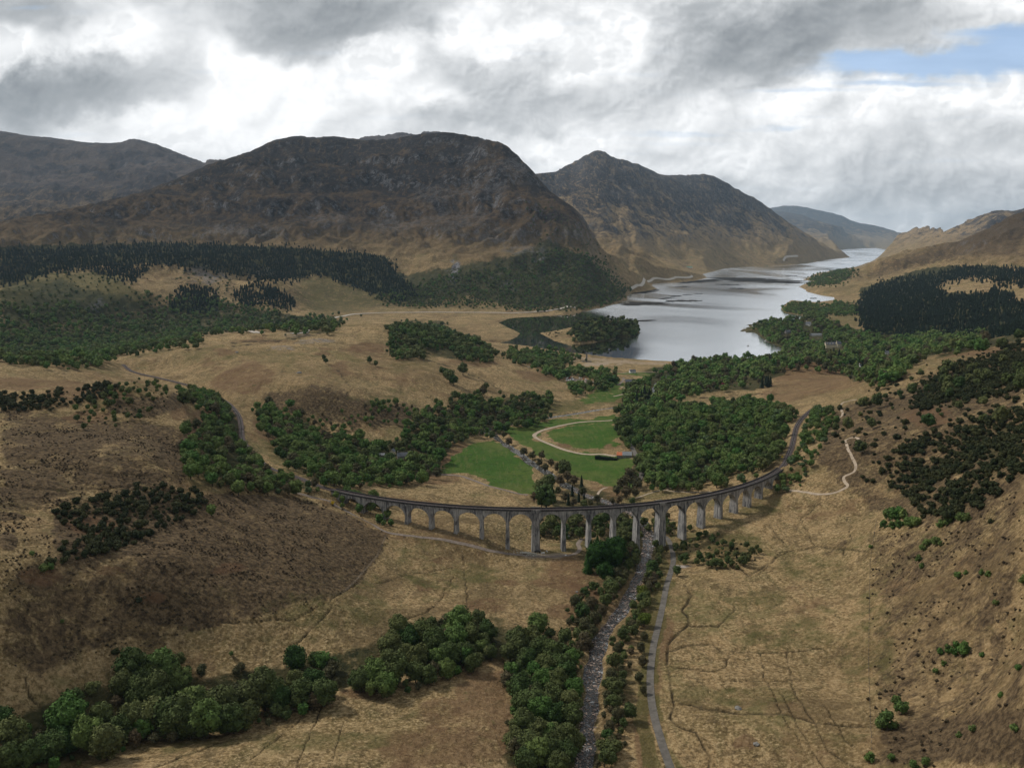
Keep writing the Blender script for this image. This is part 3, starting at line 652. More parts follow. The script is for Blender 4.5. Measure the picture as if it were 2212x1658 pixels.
# dark lines: drains, sheep tracks, peat cuts
for P, w in [([(1480, 1262), (1495, 1285), (1475, 1315), (1490, 1345), (1445, 1385), (1440, 1420), (1448, 1470), (1455, 1520), (1450, 1550), (1460, 1565), (1505, 1580), (1520, 1610), (1535, 1635), (1530, 1658)], 2.6),
             ([(1470, 1518), (1520, 1528), (1600, 1540), (1690, 1540), (1750, 1558), (1820, 1565), (1880, 1568)], 1.9), ([(1490, 1350), (1550, 1353), (1575, 1330), (1590, 1310)], 1.6), ([(1445, 1405), (1500, 1392), (1540, 1392), (1575, 1415), (1570, 1435), (1545, 1450), (1450, 1438)], 1.6),
             ([(1575, 1412), (1620, 1405), (1660, 1408), (1780, 1400)], 1.3), ([(1700, 1400), (1705, 1440), (1715, 1490), (1760, 1560), (1790, 1620), (1850, 1658)], 1.7), ([(1690, 1500), (1730, 1580), (1780, 1658)], 1.3), ([(1780, 1520), (1830, 1600), (1880, 1640)], 1.2), ([(1640, 1380), (1650, 1460), (1700, 1560), (1740, 1620)], 1.1),
             ([(1530, 1225), (1600, 1228), (1620, 1243), (1700, 1190), (1760, 1180), (1870, 1190)], 1.5), ([(1690, 1190), (1640, 1240)], 1.2), ([(1760, 1180), (1730, 1120), (1780, 1080)], 1.1), ([(1450, 1460), (1560, 1468), (1700, 1470)], 0.9),
             ([(1180, 1378), (1210, 1365), (1250, 1358)], 2.2), ([(700, 1290), (720, 1308), (700, 1330), (640, 1390), (600, 1410)], 1.8), ([(980, 1245), (940, 1310), (900, 1330), (830, 1350)], 1.2), ([(1000, 1200), (1010, 1300), (1000, 1340)], 1.2), ([(820, 1260), (880, 1240), (980, 1225)], 1.0),
             ([(50, 1460), (60, 1500), (90, 1530), (105, 1560), (120, 1580)], 2.2), ([(730, 1430), (680, 1560), (640, 1658)], 1.3), ([(540, 1640), (640, 1560), (700, 1500)], 1.2), ([(400, 1590), (480, 1560), (540, 1550)], 1.6), ([(740, 1560), (720, 1640)], 1.2), ([(330, 1658), (480, 1600), (560, 1590)], 1.1),
             ([(100, 1385), (200, 1372), (380, 1368), (480, 1345), (640, 1335), (770, 1262)], 1.3), ([(500, 740), (600, 735), (690, 720)], 1.6), ([(480, 750), (560, 742), (660, 728)], 1.0), ([(870, 762), (1000, 800), (1080, 840), (1100, 860)], 1.0), ([(730, 800), (760, 840), (740, 860)], 1.2), ([(1500, 868), (1620, 852), (1680, 850)], 0.9), ([(1480, 880), (1560, 875)], 0.9),
             ([(1240, 775), (1170, 790), (1130, 800)], 0.5), ([(60, 1000), (200, 1020), (330, 1028)], 1.4), ([(0, 1050), (150, 1060), (300, 1048)], 1.2), ([(0, 1090), (90, 1100), (200, 1080)], 1.2), ([(1660, 1130), (1690, 1170)], 1.5), ([(1830, 1120), (1840, 1160), (1820, 1200)], 1.2)]:
    stroke(LINE, P, w, 0.9, rmax=1500, jit=0.7)
stroke(PALE, [(832, 1160), (815, 1200), (770, 1252), (740, 1280)], 1.4, 0.45)
stroke(OLIVE, [(1450, 1560), (1440, 1658)], 4, 0.5)
# --- gullies and hollows pressed into the ground by the same lines
GZ -= np.where(R2 < 900, LINE*0.9, LINE*0.0)
GZ += np.where(R2 < 1500, HEATH*(0.35*ridged(GX/3.1, GY/3.1)+0.25), 0) * (LINE < 0.2)
# rough shrubby cover on far slopes stands up a little
rough = np.where(R2 > 2200, WOOD, 0)
GZ += rough*(4.0*perlin(GX/14, GY/14)+3.0)
TT = (GZ-ZC)/R2

# ------------------------------------------------------------------ ground material
def ground_material():
    m, nt, bs = new_mat('moor_ground')
    geo = nt.n.new('ShaderNodeNewGeometry'); pos = geo.outputs['Position']
    a1 = nt.n.new('ShaderNodeAttribute'); a1.attribute_name = 'cover_a'
    a2 = nt.n.new('ShaderNodeAttribute'); a2.attribute_name = 'cover_b'
    s1 = nt.n.new('ShaderNodeSeparateColor'); nt.l.new(a1.outputs['Color'], s1.inputs[0])
    s2 = nt.n.new('ShaderNodeSeparateColor'); nt.l.new(a2.outputs['Color'], s2.inputs[0])
    heath, green, brack = s1.outputs; wood = a1.outputs['Alpha']
    rock, olive, line = s2.outputs; pale = a2.outputs['Alpha']
    n_big = nt.noise(pos, 0.0032, 5, 0.6)
    n_mid = nt.noise(pos, 0.021, 6, 0.62, 0.4)
    n_sm = nt.noise(pos, 0.11, 5, 0.65, 0.3)
    n_fine = nt.noise(pos, 0.62, 5, 0.75)
    streak = nt.noise(nt.mapping(pos, (0.035, 0.011, 0.05), rot=(0, 0, 0.9)), 2.2, 6, 0.68, 1.2)
    far = nt.n.new('ShaderNodeSeparateXYZ'); nt.l.new(pos, far.inputs[0])
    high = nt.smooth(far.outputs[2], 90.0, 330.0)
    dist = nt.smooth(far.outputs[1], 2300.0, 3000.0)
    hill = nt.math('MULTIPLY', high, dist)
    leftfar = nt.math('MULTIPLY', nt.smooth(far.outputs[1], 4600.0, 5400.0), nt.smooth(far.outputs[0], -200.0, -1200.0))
    # dead grass
    c = nt.mix(nt.smooth(n_mid, 0.36, 0.64), (0.325, 0.220, 0.108), (0.200, 0.142, 0.064))
    c = nt.mix(nt.math('MULTIPLY', nt.smooth(n_sm, 0.46, 0.66), 0.8), c, (0.420, 0.300, 0.155))
    c = nt.mix(nt.math('MULTIPLY', nt.smooth(streak, 0.48, 0.62), 0.70), c, (0.105, 0.088, 0.036))
    mott = nt.noise(pos, 0.27, 5, 0.72, 0.5)
    c = nt.mix(nt.math('MULTIPLY', nt.smooth(mott, 0.50, 0.60), 0.75), c, (0.110, 0.076, 0.034))
    c = nt.mix(nt.math('MULTIPLY', nt.smooth(n_fine, 0.48, 0.64), 0.8), c, (0.480, 0.355, 0.195))
    c = nt.mix(nt.math('MULTIPLY', nt.smooth(n_fine, 0.48, 0.36), 0.75), c, (0.070, 0.050, 0.024))
    c = nt.mix(nt.math('MULTIPLY', nt.smooth(n_big, 0.46, 0.66), 0.40), c, (0.150, 0.100, 0.050))
    m2 = nt.noise(pos, 0.050, 6, 0.74, 0.9)
    c = nt.mix(nt.math('MULTIPLY', nt.smooth(m2, 0.55, 0.62), 0.55), c, (0.088, 0.062, 0.032))
    c = nt.mix(nt.math('MULTIPLY', nt.smooth(m2, 0.43, 0.36), 0.45), c, (0.370, 0.262, 0.135))
    m3 = nt.math('MULTIPLY', nt.smooth(nt.noise(nt.mapping(pos, (1, 1, 1), loc=(77, 9, 0)), 0.0105, 8, 0.74, 1.2), 0.54, 0.60), 0.6)
    c = nt.mix(m3, c, (0.120, 0.083, 0.042))
    rus = nt.math('MULTIPLY', nt.smooth(nt.noise(pos, 0.012, 6, 0.65, 0.8), 0.56, 0.66), nt.smooth(n_sm, 0.36, 0.56))
    c = nt.mix(nt.math('MULTIPLY', rus, 0.6), c, (0.125, 0.070, 0.038))
    ol = nt.math('MULTIPLY', nt.smooth(nt.noise(nt.mapping(pos, (1, 1, 1), loc=(300, 40, 0)), 0.014, 6, 0.65, 0.8), 0.52, 0.64), nt.smooth(n_sm, 0.34, 0.60))
    c = nt.mix(nt.math('MULTIPLY', ol, 0.6), c, (0.098, 0.096, 0.034))
    # small dark tufts everywhere
    tuft = nt.math('MULTIPLY', nt.smooth(nt.noise(pos, 0.23, 4, 0.7, 0.8), 0.60, 0.68), nt.smooth(n_mid, 0.42, 0.6))
    c = nt.mix(nt.math('MULTIPLY', tuft, 0.7), c, (0.055, 0.040, 0.022))
    # mid and high slopes are browner, with worn rock on steep faces
    farside = nt.math('MULTIPLY', nt.smooth(far.outputs[1], 4300.0, 5400.0), nt.math('MAXIMUM', nt.smooth(far.outputs[0], 2600.0, 1500.0), nt.smooth(far.outputs[1], 6500.0, 8000.0)))             # pointed mountain's grass painted paler for sunlight, near one's heather darker for cloud shade
    grass_sunshade = nt.mix(farside, (0.095, 0.062, 0.034), (0.330, 0.238, 0.135))
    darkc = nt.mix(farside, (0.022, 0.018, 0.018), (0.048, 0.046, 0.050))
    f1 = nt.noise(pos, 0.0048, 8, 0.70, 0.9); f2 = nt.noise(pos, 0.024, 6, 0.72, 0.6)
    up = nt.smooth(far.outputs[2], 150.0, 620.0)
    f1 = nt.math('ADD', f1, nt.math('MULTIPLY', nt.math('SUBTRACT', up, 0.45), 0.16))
    hc = nt.mix(nt.smooth(f1, 0.44, 0.57), grass_sunshade, darkc)
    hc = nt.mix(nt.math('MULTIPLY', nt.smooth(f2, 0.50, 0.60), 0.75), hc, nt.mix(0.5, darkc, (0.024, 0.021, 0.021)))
    hc = nt.mix(nt.math('MULTIPLY', nt.smooth(f2, 0.44, 0.34), 0.55), hc, nt.mix(0.35, grass_sunshade, (0.30, 0.21, 0.12)))
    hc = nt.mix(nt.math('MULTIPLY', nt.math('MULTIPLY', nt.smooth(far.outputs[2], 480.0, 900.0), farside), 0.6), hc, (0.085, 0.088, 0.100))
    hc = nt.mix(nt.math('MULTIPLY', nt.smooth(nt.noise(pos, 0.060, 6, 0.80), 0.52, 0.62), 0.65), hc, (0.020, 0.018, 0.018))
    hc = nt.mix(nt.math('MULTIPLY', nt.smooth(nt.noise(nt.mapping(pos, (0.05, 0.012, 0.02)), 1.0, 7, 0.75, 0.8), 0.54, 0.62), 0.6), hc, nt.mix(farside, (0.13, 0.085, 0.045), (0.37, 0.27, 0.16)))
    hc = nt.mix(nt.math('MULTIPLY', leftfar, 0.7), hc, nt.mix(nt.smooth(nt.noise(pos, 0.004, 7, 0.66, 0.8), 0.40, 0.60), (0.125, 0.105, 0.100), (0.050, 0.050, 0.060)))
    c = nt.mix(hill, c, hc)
    # covers: threshold each mask against noise so the edges fray
    mixn = nt.math('ADD', nt.math('MULTIPLY', n_sm, 0.6), nt.math('MULTIPLY', nt.noise(pos, 0.035, 6, 0.7, 0.9), 0.4))
    def thr(mask, noise, soft=0.16, amp=1.9):
        v = nt.math('ADD', mask, nt.math('MULTIPLY', nt.math('SUBTRACT', noise, 0.5), amp))
        return nt.smooth(v, 0.5-soft, 0.5+soft)
    hn = nt.math('ADD', nt.math('MULTIPLY', nt.noise(pos, 0.13, 6, 0.74, 0.9), 0.7), nt.math('MULTIPLY', nt.noise(pos, 0.03, 5, 0.65, 1.2), 0.45))
    hn = nt.math('SUBTRACT', hn, 0.075)
    hn2 = nt.noise(pos, 0.42, 4, 0.7, 0.3)
    hcol = nt.mix(nt.smooth(hn2, 0.36, 0.66), (0.036, 0.025, 0.016), (0.150, 0.104, 0.058))
    c = nt.mix(nt.math('MULTIPLY', thr(heath, hn), 0.93), c, hcol)
    c = nt.mix(nt.math('MULTIPLY', thr(nt.math('MULTIPLY', brack, 0.80), mixn, 0.34, 3.2), 0.66), c, nt.mix(n_fine, (0.085, 0.048, 0.026), (0.175, 0.098, 0.056)))
    c = nt.mix(nt.math('MULTIPLY', thr(nt.math('MULTIPLY', olive, 0.85), mixn, 0.34, 2.8), 0.70), c, nt.mix(n_fine, (0.050, 0.052, 0.016), (0.105, 0.098, 0.034)))
    gcol = nt.mix(nt.smooth(nt.noise(pos, 0.018, 5, 0.6), 0.36, 0.66), (0.044, 0.098, 0.014), (0.092, 0.120, 0.028))
    gcol = nt.mix(nt.math('MULTIPLY', nt.smooth(n_sm, 0.46, 0.66), 0.6), gcol, (0.034, 0.066, 0.013))
    gcol = nt.mix(nt.math('MULTIPLY', nt.smooth(nt.noise(nt.mapping(pos, (0.25, 0.03, 1), rot=(0, 0, 0.5)), 1.0, 4, 0.6), 0.5, 0.66), 0.45), gcol, (0.125, 0.130, 0.045))
    gcol = nt.mix(nt.math('MULTIPLY', nt.smooth(n_fine, 0.5, 0.66), 0.35), gcol, (0.085, 0.120, 0.030))
    c = nt.mix(thr(green, n_sm, 0.25), c, gcol)
    wcol = nt.mix(nt.smooth(n_sm, 0.35, 0.65), (0.018, 0.026, 0.010), (0.060, 0.056, 0.024))
    wcol = nt.mix(nt.smooth(nt.noise(pos, 0.07, 5, 0.7), 0.56, 0.64), wcol, (0.012, 0.020, 0.009))
    c = nt.mix(nt.math('MULTIPLY', thr(nt.math('MULTIPLY', wood, 0.85), nt.math('ADD', nt.math('MULTIPLY', nt.noise(pos, 0.016, 6, 0.66), 0.5), nt.math('MULTIPLY', n_sm, 0.5)), 0.22, 2.6), 0.92), c, wcol)
    slope = nt.n.new('ShaderNodeSeparateXYZ'); nt.l.new(geo.outputs['Normal'], slope.inputs[0])
    steep = nt.smooth(slope.outputs[2], 0.86, 0.60)
    rk = nt.noise(pos, 0.034, 7, 0.75, 0.6)
    crag = nt.math('MULTIPLY', nt.math('MULTIPLY', steep, hill), nt.smooth(rk, 0.47, 0.58))
    crag = nt.math('MAXIMUM', crag, nt.math('MULTIPLY', rock, nt.smooth(rk, 0.44, 0.54)))
    speck = nt.math('MULTIPLY', nt.smooth(nt.noise(pos, 0.055, 5, 0.8), 0.63, 0.67), hill)
    crag = nt.math('MAXIMUM', crag, speck)
    rcol = nt.mix(nt.smooth(nt.noise(pos, 0.15, 4, 0.7), 0.35, 0.7), (0.085, 0.082, 0.085), (0.27, 0.265, 0.27))
    c = nt.mix(nt.math('MULTIPLY', crag, 0.8), c, rcol)
    c = nt.mix(nt.math('MULTIPLY', line, 0.92), c, (0.030, 0.024, 0.014))
    c = nt.mix(nt.math('MULTIPLY', pale, 0.85), c, (0.34, 0.27, 0.20))
    nt.l.new(c, bs.inputs['Base Color'])
    h = nt.math('ADD', nt.math('MULTIPLY', n_fine, 0.5), nt.math('MULTIPLY', nt.noise(pos, 0.22, 5, 0.7), 2.6))
    h = nt.math('ADD', h, nt.math('MULTIPLY', nt.math('MULTIPLY', nt.noise(pos, 0.03, 8, 0.72), 26.0), hill))
    bp = nt.n.new('ShaderNodeBump'); bp.inputs['Strength'].default_value = 0.9; bp.inputs['Distance'].default_value = 1.0
    nt.l.new(h, bp.inputs['Height']); nt.l.new(bp.outputs[0], bs.inputs['Normal'])
    bs.inputs['Roughness'].default_value = 1.0; bs.inputs['Specular IOR Level'].default_value = 0.08
    return m
GM = ground_material()

# ------------------------------------------------------------------ terrain meshes, one per landform
def setp(o, label=None, cat=None, group=None, kind=None):
    if label: o['label'] = label
    if cat: o['category'] = cat
    if group: o['group'] = group
    if kind: o['kind'] = kind
    return o
region = np.zeros((NRW-1, NCW-1), np.int8)
ca = (AZ2[:-1, :-1]+AZ2[1:, 1:])/2; cr2 = np.sqrt(R2[:-1, :-1]*R2[1:, 1:])
def bnd(pts):                                   # boundary distance as a function of picture column
    aa = [float(D2dir(p[0], 520)[0]) for p in pts]
    return np.interp(ca, aa, [p[1] for p in pts])
region[cr2 > bnd([(-300, 2350), (0, 2330), (300, 2400), (640, 2400), (900, 2450), (1150, 2640), (1290, 2830), (1350, 3100), (1400, 3500), (1460, 4700), (1560, 6600), (1760, 9000), (1800, 2800), (1900, 2900), (2212, 3000)])] = 1
region[(region == 1) & (ca > float(D2dir(1780, 520)[0]))] = 4
mB = bnd([(-300, 4500), (0, 4700), (430, 5300), (640, 5600), (1000, 5200), (1200, 4300), (1300, 3900), (1350, 3450), (1400, 3650), (1500, 4000), (2212, 4000)])
region[(region == 1) & (cr2 > mB) & (ca < float(D2dir(620, 520)[0]))] = 2
region[(region == 1) & (cr2 > mB) & (ca >= float(D2dir(620, 520)[0]))] = 3
region[(cr2 > 12800) & (ca > float(D2dir(1400, 520)[0])) & (ca < float(D2dir(1948, 520)[0]))] = 5
region[(cr2 > 7600) & (ca >= float(D2dir(1905, 520)[0])) & (region == 4)] = 6
cov_a = np.stack([HEATH, GREEN, BRACK, WOOD], -1).reshape(-1, 4)
cov_b = np.stack([ROCK, OLIVE, LINE, PALE], -1).reshape(-1, 4)
VTX = np.stack([GX, GY, GZ], -1).reshape(-1, 3)
qi = (np.arange(NRW-1)[:, None]*NCW + np.arange(NCW-1)[None])
QUADS = np.stack([qi, qi+1, qi+NCW+1, qi+NCW], -1)
def mesh_np(name, verts, quads, mat=None, smooth=True, uv=None):
    me = bpy.data.meshes.new(name)
    k = quads.shape[1]
    me.vertices.add(len(verts)); me.vertices.foreach_set('co', np.asarray(verts, np.float32).ravel())
    me.loops.add(len(quads)*k); me.loops.foreach_set('vertex_index', np.asarray(quads, np.int32).ravel())
    me.polygons.add(len(quads)); me.polygons.foreach_set('loop_start', np.arange(0, len(quads)*k, k, dtype=np.int32))
    try: me.polygons.foreach_set('loop_total', np.full(len(quads), k, np.int32))
    except Exception: pass
    me.polygons.foreach_set('use_smooth', np.full(len(quads), smooth, bool))
    me.update(calc_edges=True)
    if mat: me.materials.append(mat)
    return me
def link(name, me, parent=None, **kw):
    o = bpy.data.objects.new(name, me); COL.objects.link(o)
    if parent is not None: o.parent = parent
    setp(o, **kw); return o
names = {0: ('valley_ground', 'golden moorland floor and near slopes of the glen around the viaduct'),
         1: ('mountain', 'dark craggy mountain with wooded lower slopes left of the loch'),
         2: ('mountain', 'distant brown mountain at the far left, behind the craggy one'),
         3: ('mountain', 'pointed mountain with pale sunlit grass slopes rising behind the craggy one above the loch'),
         4: ('hills', 'brown hillside with dark plantation on the right shore of the loch'),
         5: ('mountain', 'pale blue mountains fading into haze at the head of the loch'),
         6: ('hills', 'pale hazy hill behind the brown hillside at the right edge')}
for k_, (nm, lb) in names.items():
    q = QUADS[region == k_].reshape(-1, 4)
    used = np.unique(q); remap = np.zeros(len(VTX), np.int64); remap[used] = np.arange(len(used))
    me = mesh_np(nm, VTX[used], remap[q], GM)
    for an, cv in (('cover_a', cov_a), ('cover_b', cov_b)):
        at = me.color_attributes.new(an, 'FLOAT_COLOR', 'POINT'); at.data.foreach_set('color', cv[used].astype(np.float32).ravel())
    link(nm, me, label=lb, kind='structure')

# ------------------------------------------------------------------ water
def water_material(name, shallow=False):
    m, nt, bs = new_mat(name)
    geo = nt.n.new('ShaderNodeNewGeometry'); pos = geo.outputs['Position']
    bs.inputs['Base Color'].default_value = (0.012, 0.016, 0.018, 1)
    bs.inputs['Specular IOR Level'].default_value = 0.5; bs.inputs['IOR'].default_value = 1.5
    if not shallow: bs.inputs['Metallic'].default_value = 1.0; bs.inputs['Base Color'].default_value = (0.82, 0.84, 0.86, 1)
    if not shallow:
        wind = nt.noise(nt.mapping(pos, (0.0016, 0.00075, 1), rot=(0, 0, 0.35)), 1.0, 5, 0.6, 1.0)
        px = nt.n.new('ShaderNodeSeparateXYZ'); nt.l.new(pos, px.inputs[0])
        calm = nt.math('MULTIPLY', nt.smooth(px.outputs[0], 330.0, 190.0), nt.smooth(px.outputs[1], 3100.0, 2500.0))
        wind = nt.math('MULTIPLY', wind, nt.math('SUBTRACT', 1.0, nt.math('MULTIPLY', calm, 0.6)))
        nt.l.new(nt.smooth(wind, 0.25, 0.62, 0.03, 0.28), bs.inputs['Roughness'])
        h = nt.math('ADD', nt.math('MULTIPLY', nt.noise(pos, 0.55, 3, 0.6), 0.12), nt.math('MULTIPLY', nt.noise(pos, 0.06, 4, 0.6), 0.35))
        bp = nt.n.new('ShaderNodeBump'); bp.inputs['Distance'].default_value = 1.0
        nt.l.new(nt.smooth(wind, 0.40, 0.62, 0.02, 0.13), bp.inputs['Strength'])
        nt.l.new(h, bp.inputs['Height']); nt.l.new(bp.outputs[0], bs.inputs['Normal'])
    else:
        foam = nt.noise(pos, 0.42, 6, 0.75, 0.8)
        c = nt.mix(nt.smooth(foam, 0.545, 0.615), (0.02, 0.019, 0.015), (0.40, 0.41, 0.42))
        nt.l.new(c, bs.inputs['Base Color'])
        bs.inputs['Roughness'].default_value = 0.12
        bp = nt.n.new('ShaderNodeBump'); bp.inputs['Distance'].default_value = 0.5; bp.inputs['Strength'].default_value = 0.8
        nt.l.new(nt.noise(pos, 1.2, 5, 0.7), bp.inputs['Height']); nt.l.new(bp.outputs[0], bs.inputs['Normal'])
    return m
WM = water_material('loch_water'); RM = water_material('river_water', True)
me = bpy.data.meshes.new('loch_water')
wv_ = [(-1500, 1300, 0), (8000, 1300, 0), (26000, 42000, 0), (-1500, 42000, 0)]
me.from_pydata([(-600, 1500, 0), (1900, 1500, 0), (16000, 41000, 0), (-600, 41000, 0)], [], [(0, 1, 2, 3)]); me.materials.append(WM)
link('loch_water', me, label='long grey loch mirroring the clouds between the mountains', kind='structure')

def ribbon(P, w, dz=0.15, follow=True, cross=5, wfun=None):
    """a strip laid on the ground along a path of world points"""
    P = np.asarray(P, float); n = len(P)
    T = np.gradient(P[:, :2], axis=0); T /= np.linalg.norm(T, axis=1)[:, None]+1e-9
    N = np.c_[-T[:, 1], T[:, 0]]
    V = []; F = []
    for i in range(n):
        ww = w if wfun is None else w*wfun(i/(n-1.0), i)
        for k in range(cross):
            o = (k/(cross-1)-0.5)*ww
            V.append((P[i, 0]+N[i, 0]*o, P[i, 1]+N[i, 1]*o, P[i, 2]))
    V = np.array(V)
    if follow: V[:, 2] = z_at(V[:, 0], V[:, 1])
    V[:, 2] += dz
    for i in range(n-1):
        for k in range(cross-1):
            a = i*cross+k; F.append((a, a+1, a+cross+1, a+cross))
    return V, np.array(F)
V, F = ribbon(river, 9.6, 0.25, follow=False, cross=5)
link('river_water', mesh_np('river_water', V, F, RM), label='shallow stony river running under the viaduct to the loch', kind='structure')

# ------------------------------------------------------------------ haze: one closed box of even air
hm = bpy.data.materials.new('haze_air'); hm.use_nodes = True; hm.node_tree.nodes.clear()
o_ = hm.node_tree.nodes.new('ShaderNodeOutputMaterial'); pv = hm.node_tree.nodes.new('ShaderNodeVolumePrincipled')
pv.inputs['Color'].default_value = (0.58, 0.79, 1.0, 1); pv.inputs['Density'].default_value = 2.0e-5
pv.inputs['Anisotropy'].default_value = 0.2
hm.node_tree.links.new(pv.outputs[0], o_.inputs['Volume'])
hm.cycles.homogeneous_volume = True
bm = bmesh.new(); bmesh.ops.create_cube(bm, size=1.0)
bmesh.ops.scale(bm, vec=(92000, 88000, 1), verts=bm.verts)
zlo, zhi = float(GZ.min())-15, float(GZ.max())+60
for v in bm.verts: v.co.z = zlo if v.co.z < 0 else zhi
hme = bpy.data.meshes.new('haze'); bm.to_mesh(hme); bm.free(); hme.materials.append(hm)
link('haze', hme, label='thin blue air haze filling the glen', kind='stuff')
print('ground z', GZ.min(), GZ.max(), 'tris', 2*len(QUADS.reshape(-1, 4)))
# ------------------------------------------------------------------ plain materials
def flat_mat(name, col, rough=0.8, var=0.25, scale=1.0, spec=0.2, metal=0.0):
    m, nt, bs = new_mat(name)
    tc = nt.n.new('ShaderNodeNewGeometry')
    n = nt.noise(tc.outputs['Position'], scale, 4, 0.65)
    c = nt.mix(nt.smooth(n, 0.3, 0.7), tuple(x*(1-var) for x in col), tuple(min(1, x*(1+var)) for x in col))
    nt.l.new(c, bs.inputs['Base Color']); bs.inputs['Roughness'].default_value = rough
    bs.inputs['Specular IOR Level'].default_value = spec; bs.inputs['Metallic'].default_value = metal
    return m
def concrete_mat():
    m, nt, bs = new_mat('weathered_concrete')
    g = nt.n.new('ShaderNodeNewGeometry'); pos = g.outputs['Position']
    sep = nt.n.new('ShaderNodeSeparateXYZ'); nt.l.new(g.outputs['Normal'], sep.inputs[0])
    s1 = nt.noise(nt.mapping(pos, (1.5, 1.5, 0.07)), 1.0, 5, 0.65)
    s2 = nt.noise(nt.mapping(pos, (3.4, 3.4, 0.16)), 1.0, 4, 0.7)
    blot = nt.noise(pos, 0.13, 4, 0.6)
    c = nt.mix(nt.smooth(blot, 0.36, 0.62), (0.150, 0.147, 0.150), (0.330, 0.315, 0.300))
    c = nt.mix(nt.math('MULTIPLY', nt.smooth(s1, 0.52, 0.62), 0.85), c, (0.50, 0.48, 0.44))
    c = nt.mix(nt.math('MULTIPLY', nt.smooth(s2, 0.56, 0.66), 0.65), c, (0.60, 0.58, 0.54))
    c = nt.mix(nt.math('MULTIPLY', nt.smooth(nt.noise(nt.mapping(pos, (0.8, 0.8, 0.11), loc=(5, 2, 0)), 1.0, 4, 0.6), 0.53, 0.62), 0.85), c, (0.055, 0.055, 0.065))
    # board joints of the shuttering: thin recessed lines every 1.2 m
    zz = nt.n.new('ShaderNodeSeparateXYZ'); nt.l.new(pos, zz.inputs[0])
    w = nt.math('PINGPONG', zz.outputs[2], 0.6)
    joint = nt.smooth(w, 0.05, 0.0)
    c = nt.mix(nt.math('MULTIPLY', joint, 0.35), c, (0.05, 0.05, 0.05))
    c = nt.mix(nt.math('MULTIPLY', nt.smooth(sep.outputs[2], 0.5, 0.9), 0.7), c, (0.060, 0.052, 0.040))
    nt.l.new(c, bs.inputs['Base Color']); bs.inputs['Roughness'].default_value = 0.95
    bp = nt.n.new('ShaderNodeBump'); bp.inputs['Strength'].default_value = 0.5; bp.inputs['Distance'].default_value = 0.15
    nt.l.new(nt.noise(pos, 2.0, 5, 0.7), bp.inputs['Height']); nt.l.new(bp.outputs[0], bs.inputs['Normal'])
    return m
CONC = concrete_mat()
CONC_D = flat_mat('stained_parapet', (0.050, 0.046, 0.045), 0.95, 0.5, 0.8)
BALLAST = flat_mat('ballast', (0.085, 0.062, 0.056), 1.0, 0.45, 3.0)
RAIL = flat_mat('rail_steel', (0.30, 0.27, 0.27), 0.35, 0.15, 2.0, 0.5, 0.6)
SLEEPER = flat_mat('sleeper', (0.10, 0.085, 0.075), 0.9, 0.3, 1.0)
GRAVEL = flat_mat('gravel_track', (0.200, 0.160, 0.130), 1.0, 0.25, 0.5)
ASPHALT = flat_mat('worn_tarmac', (0.118, 0.106, 0.092), 0.95, 0.25, 0.35)
PALEPATH = flat_mat('pale_path', (0.36, 0.285, 0.21), 1.0, 0.22, 0.3)
ROADFAR = flat_mat('distant_road', (0.46, 0.41, 0.35), 0.9, 0.1, 0.05)
STONE_M = flat_mat('river_stone', (0.27, 0.205, 0.168), 0.9, 0.6, 0.5)

def add_box(bm, c, s, rot=0.0, taper=1.0):
    """box with centre c, full size s, turned by rot about z"""
    cs, sn = math.cos(rot), math.sin(rot); vs = []
    for dz in (-0.5, 0.5):
        k = taper if dz > 0 else 1.0
        for dx, dy in ((-.5, -.5), (.5, -.5), (.5, .5), (-.5, .5)):
            x, y = dx*s[0]*k, dy*s[1]*k
            vs.append(bm.verts.new((c[0]+x*cs-y*sn, c[1]+x*sn+y*cs, c[2]+dz*s[2])))
    for f in ((3, 2, 1, 0), (4, 5, 6, 7), (0, 1, 5, 4), (1, 2, 6, 5), (2, 3, 7, 6), (3, 0, 4, 7)):
        bm.faces.new([vs[i] for i in f])
    return vs
def bm_obj(name, bm, mat, parent=None, smooth=False, loc=None, **kw):
    me = bpy.data.meshes.new(name); bmesh.ops.recalc_face_normals(bm, faces=bm.faces); bm.to_mesh(me); bm.free()
    for mm in (mat if isinstance(mat, (list, tuple)) else [mat]): me.materials.append(mm)
    if smooth: me.polygons.foreach_set('use_smooth', [True]*len(me.polygons))
    o = link(name, me, parent, **kw)
    if loc is not None: o.location = loc
    return o
def empty(name, loc, rz=0.0, **kw):
    o = bpy.data.objects.new(name, None); COL.objects.link(o); o.location = loc; o.rotation_euler = (0, 0, rz)
    o.empty_display_size = 1.0
    setp(o, **kw); return o

# ------------------------------------------------------------------ viaduct
VIA = empty('railway_viaduct', (0, 0, 0), label='long curved concrete railway viaduct of twenty one arches crossing the glen', cat='viaduct')
WTH = 5.4                                   # width over the spandrels; the fitted arc is its outer edge
def ztop(s): return VTOP + VG*s             # top of the outer parapet
def P3(s, off, z): x, y = arc(s, off); return (x, y, z)
def arc_solid(bm, s0, s1, prof, n):
    """extrude a closed (offset, height above parapet top) outline along the arc"""
    rings = []
    for i in range(n+1):
        s = s0+(s1-s0)*i/n
        rings.append([bm.verts.new(P3(s, o, ztop(s)+h)) for o, h in prof])
    m = len(prof)
    for i in range(n):
        for k in range(m): bm.faces.new((rings[i][k], rings[i][(k+1) % m], rings[i+1][(k+1) % m], rings[i+1][k]))
    bm.faces.new(rings[0]); bm.faces.new(rings[-1][::-1])
PW = [4.57 if i in (7, 12) else 1.83 for i in range(20)]
ARCHR = 7.62; CROWN = 3.0; SPRING = CROWN + ARCHR
ends = [-17.07] + STEP + [STEP[-1]+17.07]
widths = [1.83] + PW + [1.83]
